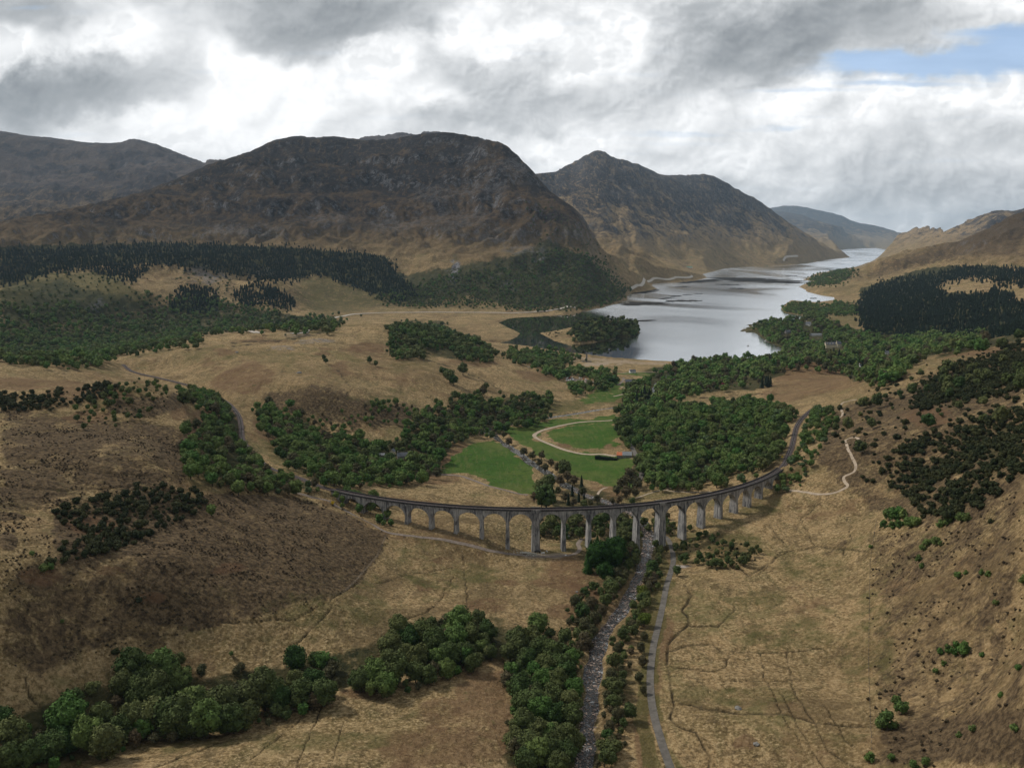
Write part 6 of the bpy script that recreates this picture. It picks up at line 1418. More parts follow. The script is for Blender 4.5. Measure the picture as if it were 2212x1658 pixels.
# ------------------------------------------------------------------ buildings, vehicles, people, fences
WHITE = flat_mat('white_render', (0.72, 0.70, 0.66), 0.9, 0.08, 0.5)
CREAM = flat_mat('cream_render', (0.62, 0.54, 0.38), 0.9, 0.10, 0.5)
SLATE = flat_mat('slate_roof', (0.095, 0.10, 0.115), 0.7, 0.25, 1.2)
GREYTIN = flat_mat('grey_tin', (0.20, 0.21, 0.22), 0.6, 0.2, 0.8)
ORANGE = flat_mat('rusty_orange_tin', (0.50, 0.155, 0.070), 0.75, 0.18, 0.9)
STONEW = flat_mat('rubble_wall', (0.20, 0.19, 0.175), 0.95, 0.3, 1.6)
GLASS = flat_mat('dark_glass', (0.02, 0.025, 0.03), 0.15, 0.1, 1.0, 0.6)
WOODM = flat_mat('grey_wood', (0.16, 0.14, 0.12), 0.9, 0.25, 2.0)
TYRE = flat_mat('tyre', (0.02, 0.02, 0.02), 0.9, 0.1, 2.0)
BLACKM = flat_mat('black_paint', (0.015, 0.015, 0.017), 0.35, 0.1, 1.0, 0.5)
GREENR = flat_mat('green_tin', (0.10, 0.22, 0.15), 0.7, 0.15, 1.0)
YELLOW = flat_mat('yellow_sign', (0.75, 0.52, 0.03), 0.6, 0.05, 1.0)
def gpt(u, v):
    X, Y, Z = hit([u], [v]); return float(X[0]), float(Y[0]), float(z_at(X[0], Y[0]))
def gable(parent, L, W, H, RH, wall, roof, win=3, chim=1, door=True, dormers=0, offs=(0, 0), over=0.3):
    """walls, pitched roof with eaves, inset windows, door and chimneys; ridge runs along x"""
    ox, oy = offs
    bm = bmesh.new()
    v = [bm.verts.new(p) for p in ((ox-L/2, oy-W/2, -0.8), (ox+L/2, oy-W/2, -0.8), (ox+L/2, oy+W/2, -0.8), (ox-L/2, oy+W/2, -0.8), (ox-L/2, oy-W/2, H), (ox+L/2, oy-W/2, H), (ox+L/2, oy+W/2, H), (ox-L/2, oy+W/2, H), (ox-L/2, oy, H+RH), (ox+L/2, oy, H+RH))]
    for f in ((0, 1, 5, 4), (1, 2, 6, 9, 5), (2, 3, 7, 6), (3, 0, 4, 8, 7), (3, 2, 1, 0)): bm.faces.new([v[i] for i in f])
    w = bm_obj('wall', bm, wall, parent)
    bm = bmesh.new(); t = 0.22
    for s in (-1, 1):
        e = W/2+over; ez = H-over*RH/(W/2)
        q = [(ox-L/2-over, oy+s*e, ez+0.03), (ox+L/2+over, oy+s*e, ez+0.03), (ox+L/2+over, oy, H+RH+0.03), (ox-L/2-over, oy, H+RH+0.03)]
        a = [bm.verts.new(p) for p in q]; b = [bm.verts.new((p[0], p[1], p[2]+t)) for p in q]
        bm.faces.new(a); bm.faces.new(b[::-1])
        for i in range(4): bm.faces.new((a[i], a[(i+1) % 4], b[(i+1) % 4], b[i]))
    r = bm_obj('roof', bm, roof, parent)
    for k in range(chim):
        bm = bmesh.new(); x = ox+(-L/2+0.5 if k == 0 else L/2-0.5); add_box(bm, (x, oy, H+RH+0.6), (0.8, 0.9, 1.6)); add_box(bm, (x, oy, H+RH+1.45), (0.95, 1.05, 0.16)); bm_obj('chimney', bm, wall, r)
    for k in range(dormers):
        x = ox-L/2+L*(k+0.5)/dormers
        for s in (-1, 1):
            bm = bmesh.new(); add_box(bm, (x, oy+s*W*0.30, H+RH*0.45), (1.5, 1.6, 1.5)); bm_obj('dormer', bm, wall, r)
    for s in (-1, 1):
        for k in range(win):
            x = ox-L/2+L*(k+0.5)/win
            if door and s == -1 and k == win//2:
                bm = bmesh.new(); add_box(bm, (x, oy+s*(W/2+0.03), 1.0), (1.0, 0.10, 2.0)); bm_obj('door', bm, WOODM, parent); continue
            bm = bmesh.new(); add_box(bm, (x, oy+s*(W/2+0.02), H*0.55), (1.1, 0.10, 1.2)); f = bm_obj('window', bm, WHITE, parent)
            bm = bmesh.new(); add_box(bm, (x, oy+s*(W/2+0.055), H*0.55), (0.9, 0.06, 1.0)); bm_obj('pane', bm, GLASS, f)
    return w
def house(u, v, rz, L, W, H, RH, wall, roof, label, name='house', cat='house', **kw):
    x, y, z = gpt(u, v); t = empty(name, (x, y, z), math.radians(rz), label=label, cat=cat); gable(t, L, W, H, RH, wall, roof, **kw); return t
# barn with the orange roof: an orange bay and a wider grey bay under one ridge
x, y, z = gpt(1348, 988); B_ = empty('barn', (x, y, z), math.radians(-8), label='small barn with one rusty orange roof bay and a grey bay beside the lane', cat='barn')
gable(B_, 5.0, 7.0, 2.9, 2.2, STONEW, ORANGE, win=1, chim=0, door=False, offs=(-4.3, 0))
gable(B_, 8.6, 8.2, 3.2, 2.6, STONEW, GREYTIN, win=3, chim=0, offs=(2.9, 0))
house(873, 990, 12, 12.5, 6.4, 3.2, 2.6, STONEW, SLATE, 'grey slated cottage among trees left of the hay field', win=4, chim=2)
house(823, 987, 5, 7, 4, 2.3, 1.2, WOODM, GREYTIN, 'small shed with pale tin roof left of the slated cottage', name='shed', cat='shed', win=2, chim=0)
house(848, 981, 80, 5, 4, 3.2, 1.8, CREAM, SLATE, 'little cream gabled outhouse behind the white yurt', name='outhouse', cat='outhouse', win=1, chim=0)
# yurt
x, y, z = gpt(829, 997); t = empty('yurt', (x, y, z), 0, label='round white yurt in front of the pale tin shed', cat='yurt')
bm = bmesh.new(); prof = [(2.6, -0.3), (2.6, 1.6), (2.75, 1.65), (2.1, 2.5), (1.0, 3.1), (0.35, 3.3), (0.0, 3.32)]
for (r0, h0), (r1, h1) in zip(prof[:-1], prof[1:]):
    for i in range(16):
        a, b = 2*math.pi*i/16, 2*math.pi*(i+1)/16
        q = [bm.verts.new((r*math.cos(t_), r*math.sin(t_), h)) for r, h, t_ in ((r0, h0, a), (r0, h0, b), (r1, h1, b), (r1, h1, a))]
        if r1 == 0: q = q[:3]
        bm.faces.new(q)
bmesh.ops.remove_doubles(bm, verts=bm.verts, dist=0.01); bm_obj('canvas', bm, WHITE, t)
bm = bmesh.new(); add_box(bm, (0, -2.62, 0.8), (0.9, 0.12, 1.6)); bm_obj('door', bm, WOODM, t)
# village
house(1701, 720, 20, 13, 8, 4.5, 3.5, STONEW, SLATE, 'grey roofed house half hidden in the village wood near the shore', win=4, chim=2)
house(1746, 703, -40, 12, 8, 5.0, 4.0, WHITE, SLATE, 'white gabled house highest in the village wood', win=3, chim=1)
house(1762, 725, 8, 26, 7, 3.2, 2.0, WHITE, GREYTIN, 'long low white row building in the village wood', win=8, chim=0)
m_ = house(1794, 751, 6, 24, 11, 7.0, 4.5, CREAM, SLATE, 'large cream mansion with grey roof and dormers', name='mansion', cat='house', win=6, chim=2, dormers=4)
gable(m_, 9, 9, 8.2, 5.0, CREAM, SLATE, win=2, chim=1, door=False, offs=(14.5, -3.5))
house(1917, 765, -20, 8, 6, 3.4, 2.6, WHITE, SLATE, 'tiny white cottage alone in woods far right of the mansion', win=2, chim=1)
house(1859, 794, 30, 7, 5, 3.0, 2.2, WHITE, SLATE, 'tiny white cottage near the right foot of the brown knoll', win=2, chim=1)
house(1757, 648, 10, 24, 12, 5.0, 4.0, STONEW, GREYTIN, 'grey boathouse roof on the neck of the headland', name='boathouse', cat='boathouse', win=3, chim=0)
house(1489, 579, 4, 40, 14, 6.0, 5.0, WHITE, GREENR, 'far green roofed shed at the foot of the pointed mountain', name='shed', cat='shed', win=4, chim=0)
house(1366, 805, 15, 10, 6, 3.0, 2.3, WHITE, SLATE, 'small white building among trees above the car park', win=3, chim=1)
house(1362, 828, 4, 16, 8, 3.6, 3.0, WOODM, SLATE, 'dark timber visitor building between trees beside the small green field', win=5, chim=0)
# stone tower with a statue
x, y, z = gpt(1267, 781); t = empty('monument', (x, y, z), 0, label='slender stone tower topped by a statue on the near loch shore', cat='monument')
def lathe(bm, prof, n=16, cx=0, cy=0):
    R_ = [[bm.verts.new((cx+r*math.cos(2*math.pi*i/n), cy+r*math.sin(2*math.pi*i/n), h)) for i in range(n)] for r, h in prof]
    for a, b in zip(R_[:-1], R_[1:]):
        for i in range(n): bm.faces.new((a[i], a[(i+1) % n], b[(i+1) % n], b[i]))
    bm.faces.new(R_[0][::-1]); bm.faces.new(R_[-1])
bm = bmesh.new(); lathe(bm, [(2.1, -1), (2.1, 0.6), (1.75, 0.8), (1.55, 13.6), (2.05, 14.2), (2.05, 14.9), (1.9, 14.9), (1.9, 14.3)]); bm_obj('shaft', bm, STONEW, t)
bm = bmesh.new(); lathe(bm, [(9.5, -1.5), (9.5, 1.2), (9.1, 1.2), (9.1, -1.5)], 8); bm_obj('enclosure_wall', bm, STONEW, t)
bm = bmesh.new()
for i in range(10):
    a = 2*math.pi*i/10; add_box(bm, (1.85*math.cos(a), 1.85*math.sin(a), 15.3), (0.5, 0.5, 0.8), a)
bm_obj('battlement', bm, STONEW, t)
for i in range(3):
    bm = bmesh.new(); add_box(bm, (0.15, -1.64+0.05*i, 3.5+3.6*i), (0.35, 0.2, 1.0)); bm_obj('window', bm, GLASS, t)
bm = bmesh.new(); lathe(bm, [(0.9, 14.6), (0.8, 15.4), (0.55, 15.5), (0.5, 16.3), (0.38, 17.0), (0.5, 17.6), (0.42, 18.1), (0.16, 18.2), (0.22, 18.4), (0.2, 18.7), (0.02, 18.85)], 10); bm_obj('statue', bm, STONEW, t)

# clipped dark hedge in front of the barn
x0, y0, _ = gpt(1286, 992); x1, y1, _ = gpt(1334, 994); hz = float(z_at((x0+x1)/2, (y0+y1)/2))
hed = empty('hedge', ((x0+x1)/2, (y0+y1)/2, hz), math.atan2(y1-y0, x1-x0), label='long dark clipped hedge in front of the orange roofed barn', cat='hedge')
Lh = math.hypot(x1-x0, y1-y0); g = np.random.default_rng(5); n_ = 1400
Vh = []; s_ = g.uniform(-.5, .5, (n_, 3))*np.array([Lh, 2.6, 3.4])+np.array([0, 0, 1.6])
sz_ = g.uniform(.3, .6, (n_, 1)); d1_ = g.normal(size=(n_, 3))*sz_; d2_ = g.normal(size=(n_, 3))*sz_
Vh = np.stack([s_, s_+d1_, s_+d2_], 1).reshape(-1, 3); link('foliage', mesh_np('foliage', Vh, np.arange(n_*3).reshape(-1, 3), NEEDLE, False), hed)
bm = bmesh.new(); add_box(bm, (0, 0, 1.4), (Lh*0.98, 2.2, 3.2)); bm_obj('stems', bm, NEEDLE, hed)

# ---- vehicles
def paint_mat(name, c):
    m, nt, bs = new_mat(name); bs.inputs['Base Color'].default_value = (*c, 1); bs.inputs['Roughness'].default_value = 0.3; bs.inputs['Specular IOR Level'].default_value = 0.5
    bs.inputs['Coat Weight'].default_value = 0.4
    return m
PAINT = {k: paint_mat('paint_'+k, c) for k, c in dict(white=(0.75, 0.75, 0.75), silver=(0.42, 0.43, 0.45), red=(0.38, 0.02, 0.02), black=(0.02, 0.02, 0.022), blue=(0.03, 0.07, 0.20), grey=(0.14, 0.15, 0.16)).items()}
def car_parts(colour, van=False):
    L, W = (5.2, 2.0) if van else (4.3, 1.75)
    P = [(-L/2, .35), (-L/2, .85), (-L/2+.15, 1.0), (-L*0.42, 2.1), (L*0.28, 2.15), (L*0.40, 1.15), (L/2-.05, 1.0), (L/2, .6), (L/2, .35)] if van else \
        [(-L/2, .35), (-L/2, .80), (-L/2+.08, .95), (-L*.40, 1.0), (-L*.28, 1.42), (L*.06, 1.46), (L*.22, 1.0), (L*.44, .86), (L/2, .68), (L/2, .35)]
    bm = bmesh.new(); A = []; Bv = []
    for x_, z_ in P:
        k = 0.86 if z_ > 1.1 else 1.0
        A.append(bm.verts.new((x_, -W/2*k, z_))); Bv.append(bm.verts.new((x_, W/2*k, z_)))
    n = len(P)
    for i in range(n): bm.faces.new((A[i], A[(i+1) % n], Bv[(i+1) % n], Bv[i]))
    bm.faces.new(A[::-1]); bm.faces.new(Bv)
    me = bpy.data.meshes.new('body'); bmesh.ops.recalc_face_normals(bm, faces=bm.faces); bmesh.ops.bevel(bm, geom=bm.edges[:], offset=0.04, segments=1, affect='EDGES'); bm.to_mesh(me); bm.free(); me.materials.append(PAINT[colour])
    bm = bmesh.new(); zc = 1.62 if van else 1.20; hh = 0.5 if van else 0.30
    for s in (-1, 1): add_box(bm, (-L*.08 if not van else L*.14, s*W/2*(0.93 if not van else .90), zc), (L*.34, 0.06, hh))
    add_box(bm, (L*.15 if not van else L*.35, 0, zc), (0.22, W*.78, hh*1.05)); add_box(bm, (-L*.345 if not van else -L*.445, 0, zc), (0.16, W*.74, hh))
    mg = bpy.data.meshes.new('windows'); bm.to_mesh(mg); bm.free(); mg.materials.append(GLASS)
    bm = bmesh.new(); n = 14
    for s in (0, 1):
        pass
    ring0 = [bm.verts.new((0.33*math.cos(2*math.pi*i/n), -0.11, 0.33*math.sin(2*math.pi*i/n))) for i in range(n)]; ring1 = [bm.verts.new((v.co.x, 0.11, v.co.z)) for v in ring0]
    for i in range(n): bm.faces.new((ring0[i], ring0[(i+1) % n], ring1[(i+1) % n], ring1[i]))
    bm.faces.new(ring0[::-1]); bm.faces.new(ring1)
    mw = bpy.data.meshes.new('wheel'); bm.to_mesh(mw); bm.free(); mw.materials.append(TYRE)
    return me, mg, mw, L, W
CARS = {}
def car(x, y, z, rz, colour, label, group=None, van=False):
    key = (colour, van)
    if key not in CARS: CARS[key] = car_parts(colour, van)
    me, mg, mw, L, W = CARS[key]
    t = empty('parked_van' if van else 'parked_car', (x, y, z), rz, label=label, cat='van' if van else 'car', group=group)
    for nm, m_ in (('body', me), ('windows', mg)):
        o = bpy.data.objects.new(nm, m_); COL.objects.link(o); o.parent = t
    for sx in (-.31, .31):
        for sy in (-.44, .44):
            o = bpy.data.objects.new('wheel', mw); COL.objects.link(o); o.parent = t; o.location = (L*sx, W*sy, 0.33)
    return t
# car park pad and its cars in curved rows
pad = path_from([(1222, 819), (1240, 822), (1258, 824), (1276, 828)], 5); V, F = ribbon(pad, 42, 0.20, True, 9)
link('car_park', mesh_np('car_park', V, F, GRAVEL), label='pinkish gravel car park behind the ridge', kind='structure')
rows_ = [('rear', [(1226, 817), (1231, 817), (1236, 818), (1252, 817), (1256, 818), (1261, 818.5), (1265, 820), (1268, 821.5)], ['white', 'red', 'silver', 'white', 'silver', 'red', 'white', 'black']),
         ('middle', [(1224, 821), (1229, 822.5), (1233, 821.5), (1238, 821.5), (1252, 821.5), (1268, 823.5), (1272, 824.5), (1276, 825.5)], ['silver', 'white', 'white', 'white', 'grey', 'white', 'blue', 'white']),
         ('front', [(1227, 825), (1231, 826), (1235, 827.5), (1240, 829), (1244, 829), (1270, 828.5), (1274, 828.5), (1256, 826)], ['red', 'white', 'blue', 'white', 'silver', 'white', 'white', 'white'])]
for rn, P_, cols in rows_:
    X, Y, Z = hit([p[0] for p in P_], [p[1] for p in P_])
    seen = {}
    for i, (xx, yy, c) in enumerate(zip(X, Y, cols)):
        seen[c] = seen.get(c, -1)+1
        car(xx, yy, float(z_at(xx, yy))+0.26, rng.uniform(-.15, .15)+1.1+0.08*i, c, f'{c} {"van" if (i*5+len(rn)) % 7 == 0 else "car"} in {rn} row of the car park, {ordw(i)} from left', 'vehicles in the car park', van=((i*5+len(rn)) % 7 == 0))
x, y, z = gpt(1379, 990); car(x, y, z+0.15, 1.7, 'black', 'dark car stopped beside the lane right of the barn')
x, y, z = gpt(1161, 1192); car(x, y, z+0.15, 0.05, 'black', 'black car parked at the foot of the wide left pier')
x, y, z = gpt(911, 1022.5); car(x, y, z+0.2, 0.4, 'white', 'white car at the left end of the grey field track')

# ---- people
def person(x, y, z, rz, coat, legs, label, stride=0.18):
    SK = flat_mat('skin_'+str(len(bpy.data.materials)), (0.45, 0.27, 0.19), 0.7, 0.05); CO = flat_mat('coat', coat, 0.9, 0.1); TR_ = flat_mat('trousers', legs, 0.9, 0.1); HA = flat_mat('hair', (0.04, 0.025, 0.015), 0.9, 0.1)
    J = [(0, 0, .98), (0, 0, 1.15), (0, .01, 1.38), (0, 0, 1.50), (0, .02, 1.60), (0, .02, 1.72),
         (.10, 0, .92), (.11, stride*.5, .50), (.11, stride*.3, .08), (.11, stride*.3+.14, .03), (-.10, 0, .92), (-.11, -stride*.4, .50), (-.11, -stride, .10), (-.11, -stride+.13, .04),
         (.19, 0, 1.40), (.25, -.06, 1.14), (.24, .06, .92), (.24, .09, .84), (-.19, 0, 1.40), (-.25, .05, 1.14), (-.24, .16, .95), (-.24, .19, .88)]
    E_ = [(0, 1), (1, 2), (2, 3), (3, 4), (4, 5), (0, 6), (6, 7), (7, 8), (8, 9), (0, 10), (10, 11), (11, 12), (12, 13), (2, 14), (14, 15), (15, 16), (16, 17), (2, 18), (18, 19), (19, 20), (20, 21)]
    Rr = [.14, .14, .15, .06, .09, .09, .10, .065, .045, .035, .10, .065, .045, .035, .07, .05, .04, .03, .07, .05, .04, .03]
    me = bpy.data.meshes.new('body'); me.from_pydata(J, E_, []); o = bpy.data.objects.new('person', me); COL.objects.link(o)
    sk = o.modifiers.new('s', 'SKIN'); o.modifiers.new('d', 'SUBSURF').levels = 1
    for i, v in enumerate(me.skin_vertices[0].data): v.radius = (Rr[i], Rr[i]*.8); v.use_root = (i == 0)
    dg = bpy.context.evaluated_depsgraph_get(); ev = bpy.data.meshes.new_from_object(o.evaluated_get(dg)); o.modifiers.clear(); o.data = ev
    ev.materials.clear()
    for m_ in (SK, CO, TR_, HA): ev.materials.append(m_)
    for p in ev.polygons:
        c = p.center; k = 0
        if c.z < .95: k = 2
        if .90 < c.z < 1.50: k = 1
        if c.z < 1.5 and abs(c.x) > .17 and c.z > .90: k = 1
        if abs(c.x) > .2 and c.z < .90: k = 0
        if c.z > 1.70 or (c.z > 1.56 and c.y < -.01): k = 3
        p.material_index = k
    o.location = (x, y, z); o.rotation_euler = (0, 0, rz); setp(o, label, 'person'); return o
x, y, z = gpt(857.8, 1151.5); person(x, y, z+.14, 1.9, (0.03, 0.03, 0.04), (0.03, 0.03, 0.05), 'person in dark clothes walking the path near the pale fence line')
x, y, z = gpt(1099, 1196); person(x, y, z+.14, -1.3, (0.02, 0.02, 0.025), (0.02, 0.02, 0.02), 'person in black standing on the path below the viaduct')
x, y, z = gpt(1366, 979); person(x, y, z+.2, 0.4, (0.02, 0.03, 0.05), (0.03, 0.03, 0.03), 'person in dark jacket on the lane beside the barn')

# ---- fences: posts are parts, wires between them
POST = None
def fence(P_, label, gap=3.2, hgt=1.15, mat=WOODM):
    W_ = path_from(P_, 4); dd = np.r_[0, np.cumsum(np.linalg.norm(np.diff(W_[:, :2], axis=0), axis=1))]
    t = empty('fence', (float(W_[0, 0]), float(W_[0, 1]), float(W_[0, 2])), 0, label=label, cat='fence')
    bm = bmesh.new(); add_box(bm, (0, 0, hgt/2-.2), (0.16, 0.16, hgt+.4)); pm = bpy.data.meshes.new('post'); bm.to_mesh(pm); bm.free(); pm.materials.append(mat)
    S = np.arange(0, dd[-1], gap); pts = np.c_[np.interp(S, dd, W_[:, 0]), np.interp(S, dd, W_[:, 1])]; zz_ = z_at(pts[:, 0], pts[:, 1])
    for (px, py), pz in zip(pts, zz_):
        o = bpy.data.objects.new('post', pm); COL.objects.link(o); o.parent = t; o.location = (px-W_[0, 0], py-W_[0, 1], pz-W_[0, 2])
    bm = bmesh.new()
    for h_ in (0.35, 0.7, 1.05):
        for i in range(len(pts)-1):
            a, b = (*pts[i], zz_[i]+h_), (*pts[i+1], zz_[i+1]+h_)
            q = [bm.verts.new((p[0]-W_[0, 0]+dx, p[1]-W_[0, 1], p[2]-W_[0, 2]+dz)) for p, dx, dz in ((a, 0, -.012), (b, 0, -.012), (b, 0, .012), (a, 0, .012))]; bm.faces.new(q)
    bm_obj('wires', bm, mat, t, kind='stuff')
fence([(1893, 1127), (1886, 1174), (1880.6, 1211.5), (1878, 1304.6), (1876, 1421), (1878, 1491), (1881.6, 1584), (1884, 1645)], 'long straight post and wire fence running down the right moor')
fence([(832, 1160), (826, 1180), (812, 1203), (795, 1225), (775, 1248), (757, 1266), (735, 1280), (700, 1296)], 'pale fence dividing the dark heather hill from golden grass', mat=flat_mat('pale_posts', (0.32, 0.27, 0.19), 0.9, .2))
# ---- sign, slab, rubble, stray white objects
x, y, z = gpt(1689, 992); t = empty('railway_sign', (x, y, z), 0.3, label='small yellow board on a post left of the railway curve', cat='sign')
bm = bmesh.new(); add_box(bm, (0, 0, 1.0), (0.12, 0.12, 2.6)); bm_obj('post', bm, WOODM, t)
bm = bmesh.new(); add_box(bm, (0, -0.1, 2.3), (1.3, 0.08, 1.1)); bm_obj('board', bm, YELLOW, t)
x, y, z = gpt(1474, 1224); bm = bmesh.new(); add_box(bm, (0, 0, 0), (7.5, 4.2, 0.5)); o = bm_obj('concrete_slab', bm, flat_mat('pale_slab', (0.34, 0.29, 0.25), .9, .15), None, loc=(x, y, z+0.1), label='pale pinkish concrete slab beside the scrub right of the road', cat='slab'); o.rotation_euler = (0, 0, -0.1)
XYr, Zr, Sr = [], [], []
cx0, cy0, _ = gpt(1140, 1196)
for _ in range(420):
    a, r_ = rng.uniform(0, 6.28), abs(rng.normal(0, 1)); px, py = cx0+r_*math.cos(a)*4.6, cy0+r_*math.sin(a)*1.8; XYr.append((px, py)); Zr.append(float(z_at(px, py))+max(0, 1.3-r_*0.7)); Sr.append(rng.uniform(.15, .45))
stones('rubble_pile', XYr, Zr, Sr, flat_mat('pale_rubble', (0.40, 0.37, 0.31), 1.0, .3, 1.5), 'pale heap of rubble at the foot of the wide left pier')
for (u, v, sx, sy, sz, lb) in [(1173, 1194, 2.6, 0.9, 0.5, 'bent white sheet lying right of the black car'), (1181, 1190, 0.5, 3.0, 0.3, 'narrow white plank leaning beyond the bent white sheet'), (1228, 1158, 1.8, 1.5, 1.0, 'white wrapped bundle on bare ground behind the third arch'), (1222, 1199, 1.2, .8, .5, 'small white block at the foot of the pier right of the black car'),
                               (1287, 1189-1, 2.4, 1.8, 1.0, 'grey white tarpaulin heap behind the massive evergreen')]:
    x, y, z = gpt(u, v); bm = bmesh.new(); vs = add_box(bm, (0, 0, sz/2), (sx, sy, sz), 0.3, 0.75)
    bmesh.ops.subdivide_edges(bm, edges=bm.edges[:], cuts=2)
    for q in bm.verts: q.co += Vector((rng.uniform(-.1, .1), rng.uniform(-.1, .1), rng.uniform(-.08, .12)))
    bm_obj('debris', bm, WHITE, None, loc=(x, y, z), label=lb, cat='debris')
# flowering shrubs
def shrub(u, v, mesh_mat, h, label, name='flowering_bush'):
    x, y, z = gpt(u, v); m_ = crown_mesh('foliage', mesh_mat, int(u), R=1.6, z0=-.2, z1=2.6, lumps=8, leaves=260, leaf=.5); t = empty(name, (x, y, z), 0, label=label, cat='bush'); t.scale = (h/2.6,)*3
    o = bpy.data.objects.new('foliage', m_); COL.objects.link(o); o.parent = t
shrub(1562, 834, PINK, 5.5, 'crimson flowering bush at the edge of the village wood'); shrub(1567, 835, PINK, 4.0, 'smaller crimson bush just right of the larger one')
shrub(718, 1087, GORSE, 2.2, 'yellow gorse bush below the left viaduct end')
# lone tall conifers by the brown knoll and in the village
for u, v, r_, lb in [(1646, 838, 8, 'broad dark spruce left of the two by the brown knoll'), (1658, 836, 9, 'tallest dark spruce of the group at the brown knoll'), (1800, 775, 8, 'dark spruce in front of the cream mansion'), (1812, 778, 8, 'dark spruce right of the one before the mansion'), (1826, 776, 7, 'dark spruce farthest right of the mansion group'),
                      (1385, 868, 9, 'dark conifer left of the river gap beyond the hay field'), (1392, 862, 10, 'tall dark conifer at the river gap beyond the hay field'), (1402, 866, 9, 'dark conifer right of the tall one at the river gap'), (1375, 872, 8, 'leftmost conifer at the river gap beyond the hay field'),
                      (1870, 722, 8, 'spruce at the plantation corner'), (1862, 800, 6, 'small spruce right of the brown knoll'), (1395, 880, 8, 'squat conifer at the near end of the river gap')]:
    x, y, z = gpt(u, v); dist = y*CP; add_tree(x, y, z-.2, r_*3.4*dist/FD, CON[int(u) % 3], 15, lb, 'tree', 'conifer_tree', None, None, 1.25)
# ---- boats, jetties, sandbars
def boat(x, y, rz, L, hull, label, sail=False, cabin=True):
    t = empty('boat', (x, y, 0.0), rz, label=label, cat='boat'); bm = bmesh.new(); n = 9; R_ = []
    for i in range(n):
        f = i/(n-1); w = L*0.17*math.sin(math.pi*min(1, (1-f)*0.62+0.18))**.7*(1 if f < .98 else .05); x_ = (f-.5)*L; up = .25*f*f
        R_.append([bm.verts.new(p) for p in ((x_, -w, .75+up), (x_, -w*.75, -.1), (x_, 0, -.35), (x_, w*.75, -.1), (x_, w, .75+up))])
    for a, b in zip(R_[:-1], R_[1:]):
        for k in range(4): bm.faces.new((a[k], a[k+1], b[k+1], b[k]))
        bm.faces.new((a[4], a[0], b[0], b[4]))
    bm.faces.new(R_[0]); bm.faces.new(R_[-1][::-1]); bm_obj('hull', bm, hull, t)
    if cabin: bm = bmesh.new(); add_box(bm, (-L*.05, 0, 1.25), (L*.35, L*.2, .9), 0, .85); bm_obj('cabin', bm, WHITE, t)
    if sail: bm = bmesh.new(); add_box(bm, (0, 0, 4.0), (.12, .12, 7.0)); bm_obj('mast', bm, BLACKM, t)
def wpt(u, v, z=0.0):
    a, r, _ = G(u, v, z); return r*math.sin(a), r*math.cos(a)
for u, v, rz, L, hm_, lb, s in [(1655, 735.5, .1, 8, WHITE, 'white boat moored at the outer end of the long jetty', False), (1672, 736.5, .2, 6, WHITE, 'small white boat against the inner part of the long jetty', False), (1616, 747, .9, 7, BLACKM, 'little dark boat with bare mast alone on the loch', True), (1613, 707.5, 1.4, 6, BLACKM, 'tiny dark boat off the wooded point', False), (1860, 551, .3, 30, BLACKM, 'far dark vessel near the head of the loch', False)]:
    x, y = wpt(u, v); boat(x, y, rz, L, hm_, lb, s)
for (a, b, lb) in [((1656, 738), (1684, 739.5), 'long timber jetty below the village wood'), ((1688, 753), (1699, 753.5), 'short timber jetty nearest the village corner'), ((1687, 766), (1700, 768), 'low stone slip at the near right shore')]:
    (x0, y0), (x1, y1) = wpt(*a), wpt(*b); L = math.hypot(x1-x0, y1-y0); t = empty('jetty', ((x0+x1)/2, (y0+y1)/2, 0), math.atan2(y1-y0, x1-x0), label=lb, cat='jetty')
    bm = bmesh.new(); add_box(bm, (0, 0, 0.9), (L, 2.2, 0.22)); bm_obj('deck', bm, flat_mat('jetty_boards', (.36, .34, .31), .9, .2), t)
    for k in range(int(L//5)+1):
        for s in (-1, 1): bm = bmesh.new(); add_box(bm, (-L/2+k*5+.3, s*1.0, -.3), (.28, .28, 2.6)); bm_obj('pile', bm, WOODM, t)
SAND = flat_mat('grey_sandbar', (0.040, 0.036, 0.032), 1.0, .3, .05, 0.0)
def bar(P_, label, w, z=0.6):
    pts = [wpt(*p) for p in P_]; C_ = catmull(np.array([(x, y, z) for x, y in pts]), 6); n = len(C_)
    V, F = ribbon(C_, w, 0.0, False, 7, lambda f, i: max(0.04, math.sin(math.pi*f)**.6*(1+.5*math.sin(i*1.7)+.3*math.sin(i*3.1))))
    V[:, 2] = z; V = V.reshape(n, 7, 3); V[:, 0, 2] = V[:, 6, 2] = -.4; V[:, 3, 2] += .25; V = V.reshape(-1, 3)
    link('sandbar', mesh_np('sandbar', V, F, SAND), label=label, kind='structure')
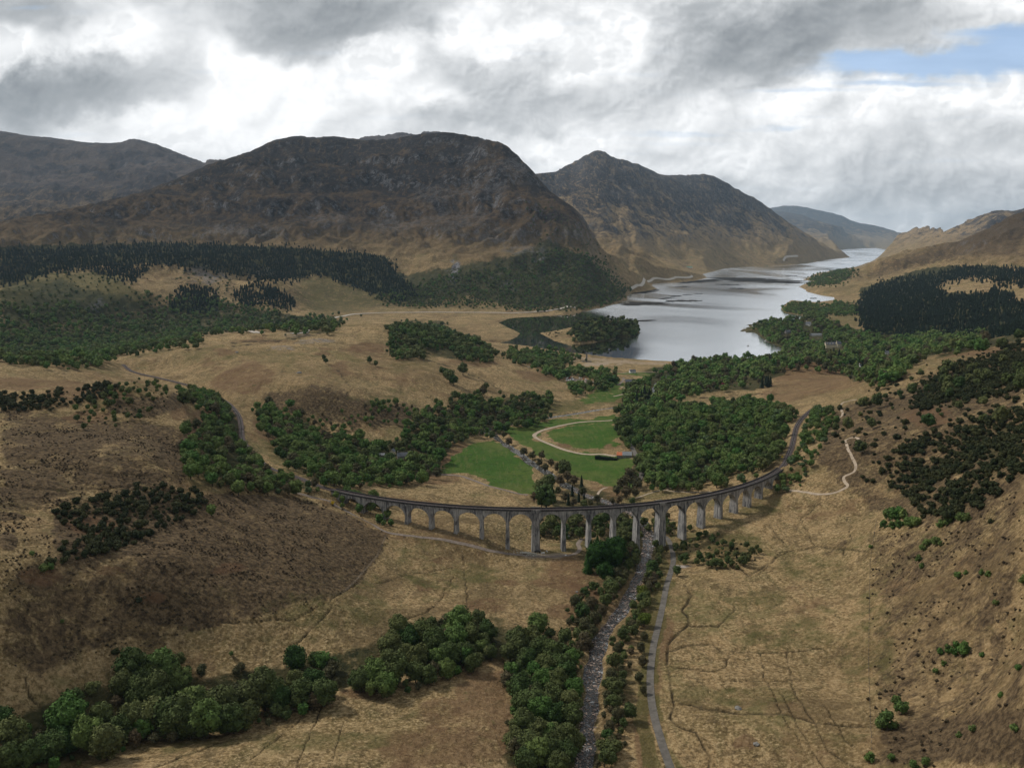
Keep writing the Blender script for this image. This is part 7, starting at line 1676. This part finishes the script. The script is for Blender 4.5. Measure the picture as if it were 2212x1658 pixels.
bar([(1560, 603.5), (1590, 601), (1630, 604), (1680, 609), (1730, 612)], 'long dark sandbar reaching across the middle loch', 430)
bar([(1575, 606), (1620, 606), (1660, 608)], 'thin sandbar just below the long dark one', 120)
bar([(1362, 634), (1385, 632), (1402, 627), (1418, 624)], 'dark shingle spit hugging the left shore near the road', 90)
bar([(1470, 612), (1500, 609), (1530, 606), (1545, 603)], 'dark mud flat off the river mouth on the far left shore', 160)
bar([(1355, 660), (1380, 656), (1405, 655), (1430, 653)], 'ragged sandbar nearest the island', 170)
bar([(1440, 652), (1465, 650), (1500, 649.5), (1516, 650)], 'narrow dark sandbar right of the ragged one', 95)
for k, (u0, v0, u1, v1) in enumerate([(1428, 646, 1440, 645), (1441, 644, 1450, 643), (1452, 641, 1468, 638.5), (1478, 637, 1496, 636), (1501, 634.5, 1517, 634.5), (1465, 619, 1480, 620), (1580, 622, 1602, 624), (1380, 692, 1395, 694), (1545, 614, 1600, 616), (1700, 614-18, 1722, 596)]):
    bar([(u0, v0), ((u0+u1)/2, (v0+v1)/2-.3), (u1, v1)], f'small dark shoal in the loch, {ordw(k)} of the scattered shoals', 46 if k < 5 else 90)
# birch saplings, boulders on the moor
for k, (u, v, s, lb) in enumerate([(1594, 1530, 1.6, 'grey boulder lying in the right meadow'), (1634, 1607, 1.3, 'small grey boulder near the bottom of the right meadow'), (618, 707, 6, 'pale rock outcrop on the crest of the golden ridge'), (512, 752+9, 2.2, 'flat grey rock near the left crest of the golden ridge'), (646, 806, 3, 'grey rock in the middle of the golden slope'), (1246, 1298-20, .9, 'small rock by the left river bank')]):
    X, Y, Z = hit([u], [v])
    if np.isnan(X[0]): continue
    bm = bmesh.new(); bmesh.ops.create_icosphere(bm, subdivisions=2, radius=s)
    for q in bm.verts: q.co *= rng.uniform(.8, 1.15); q.co.z *= .55
    bm_obj('boulder', bm, STONEW, None, loc=(float(X[0]), float(Y[0]), float(Z[0])+s*.1), label=lb, cat='boulder')
print('objects', len(COL.objects))
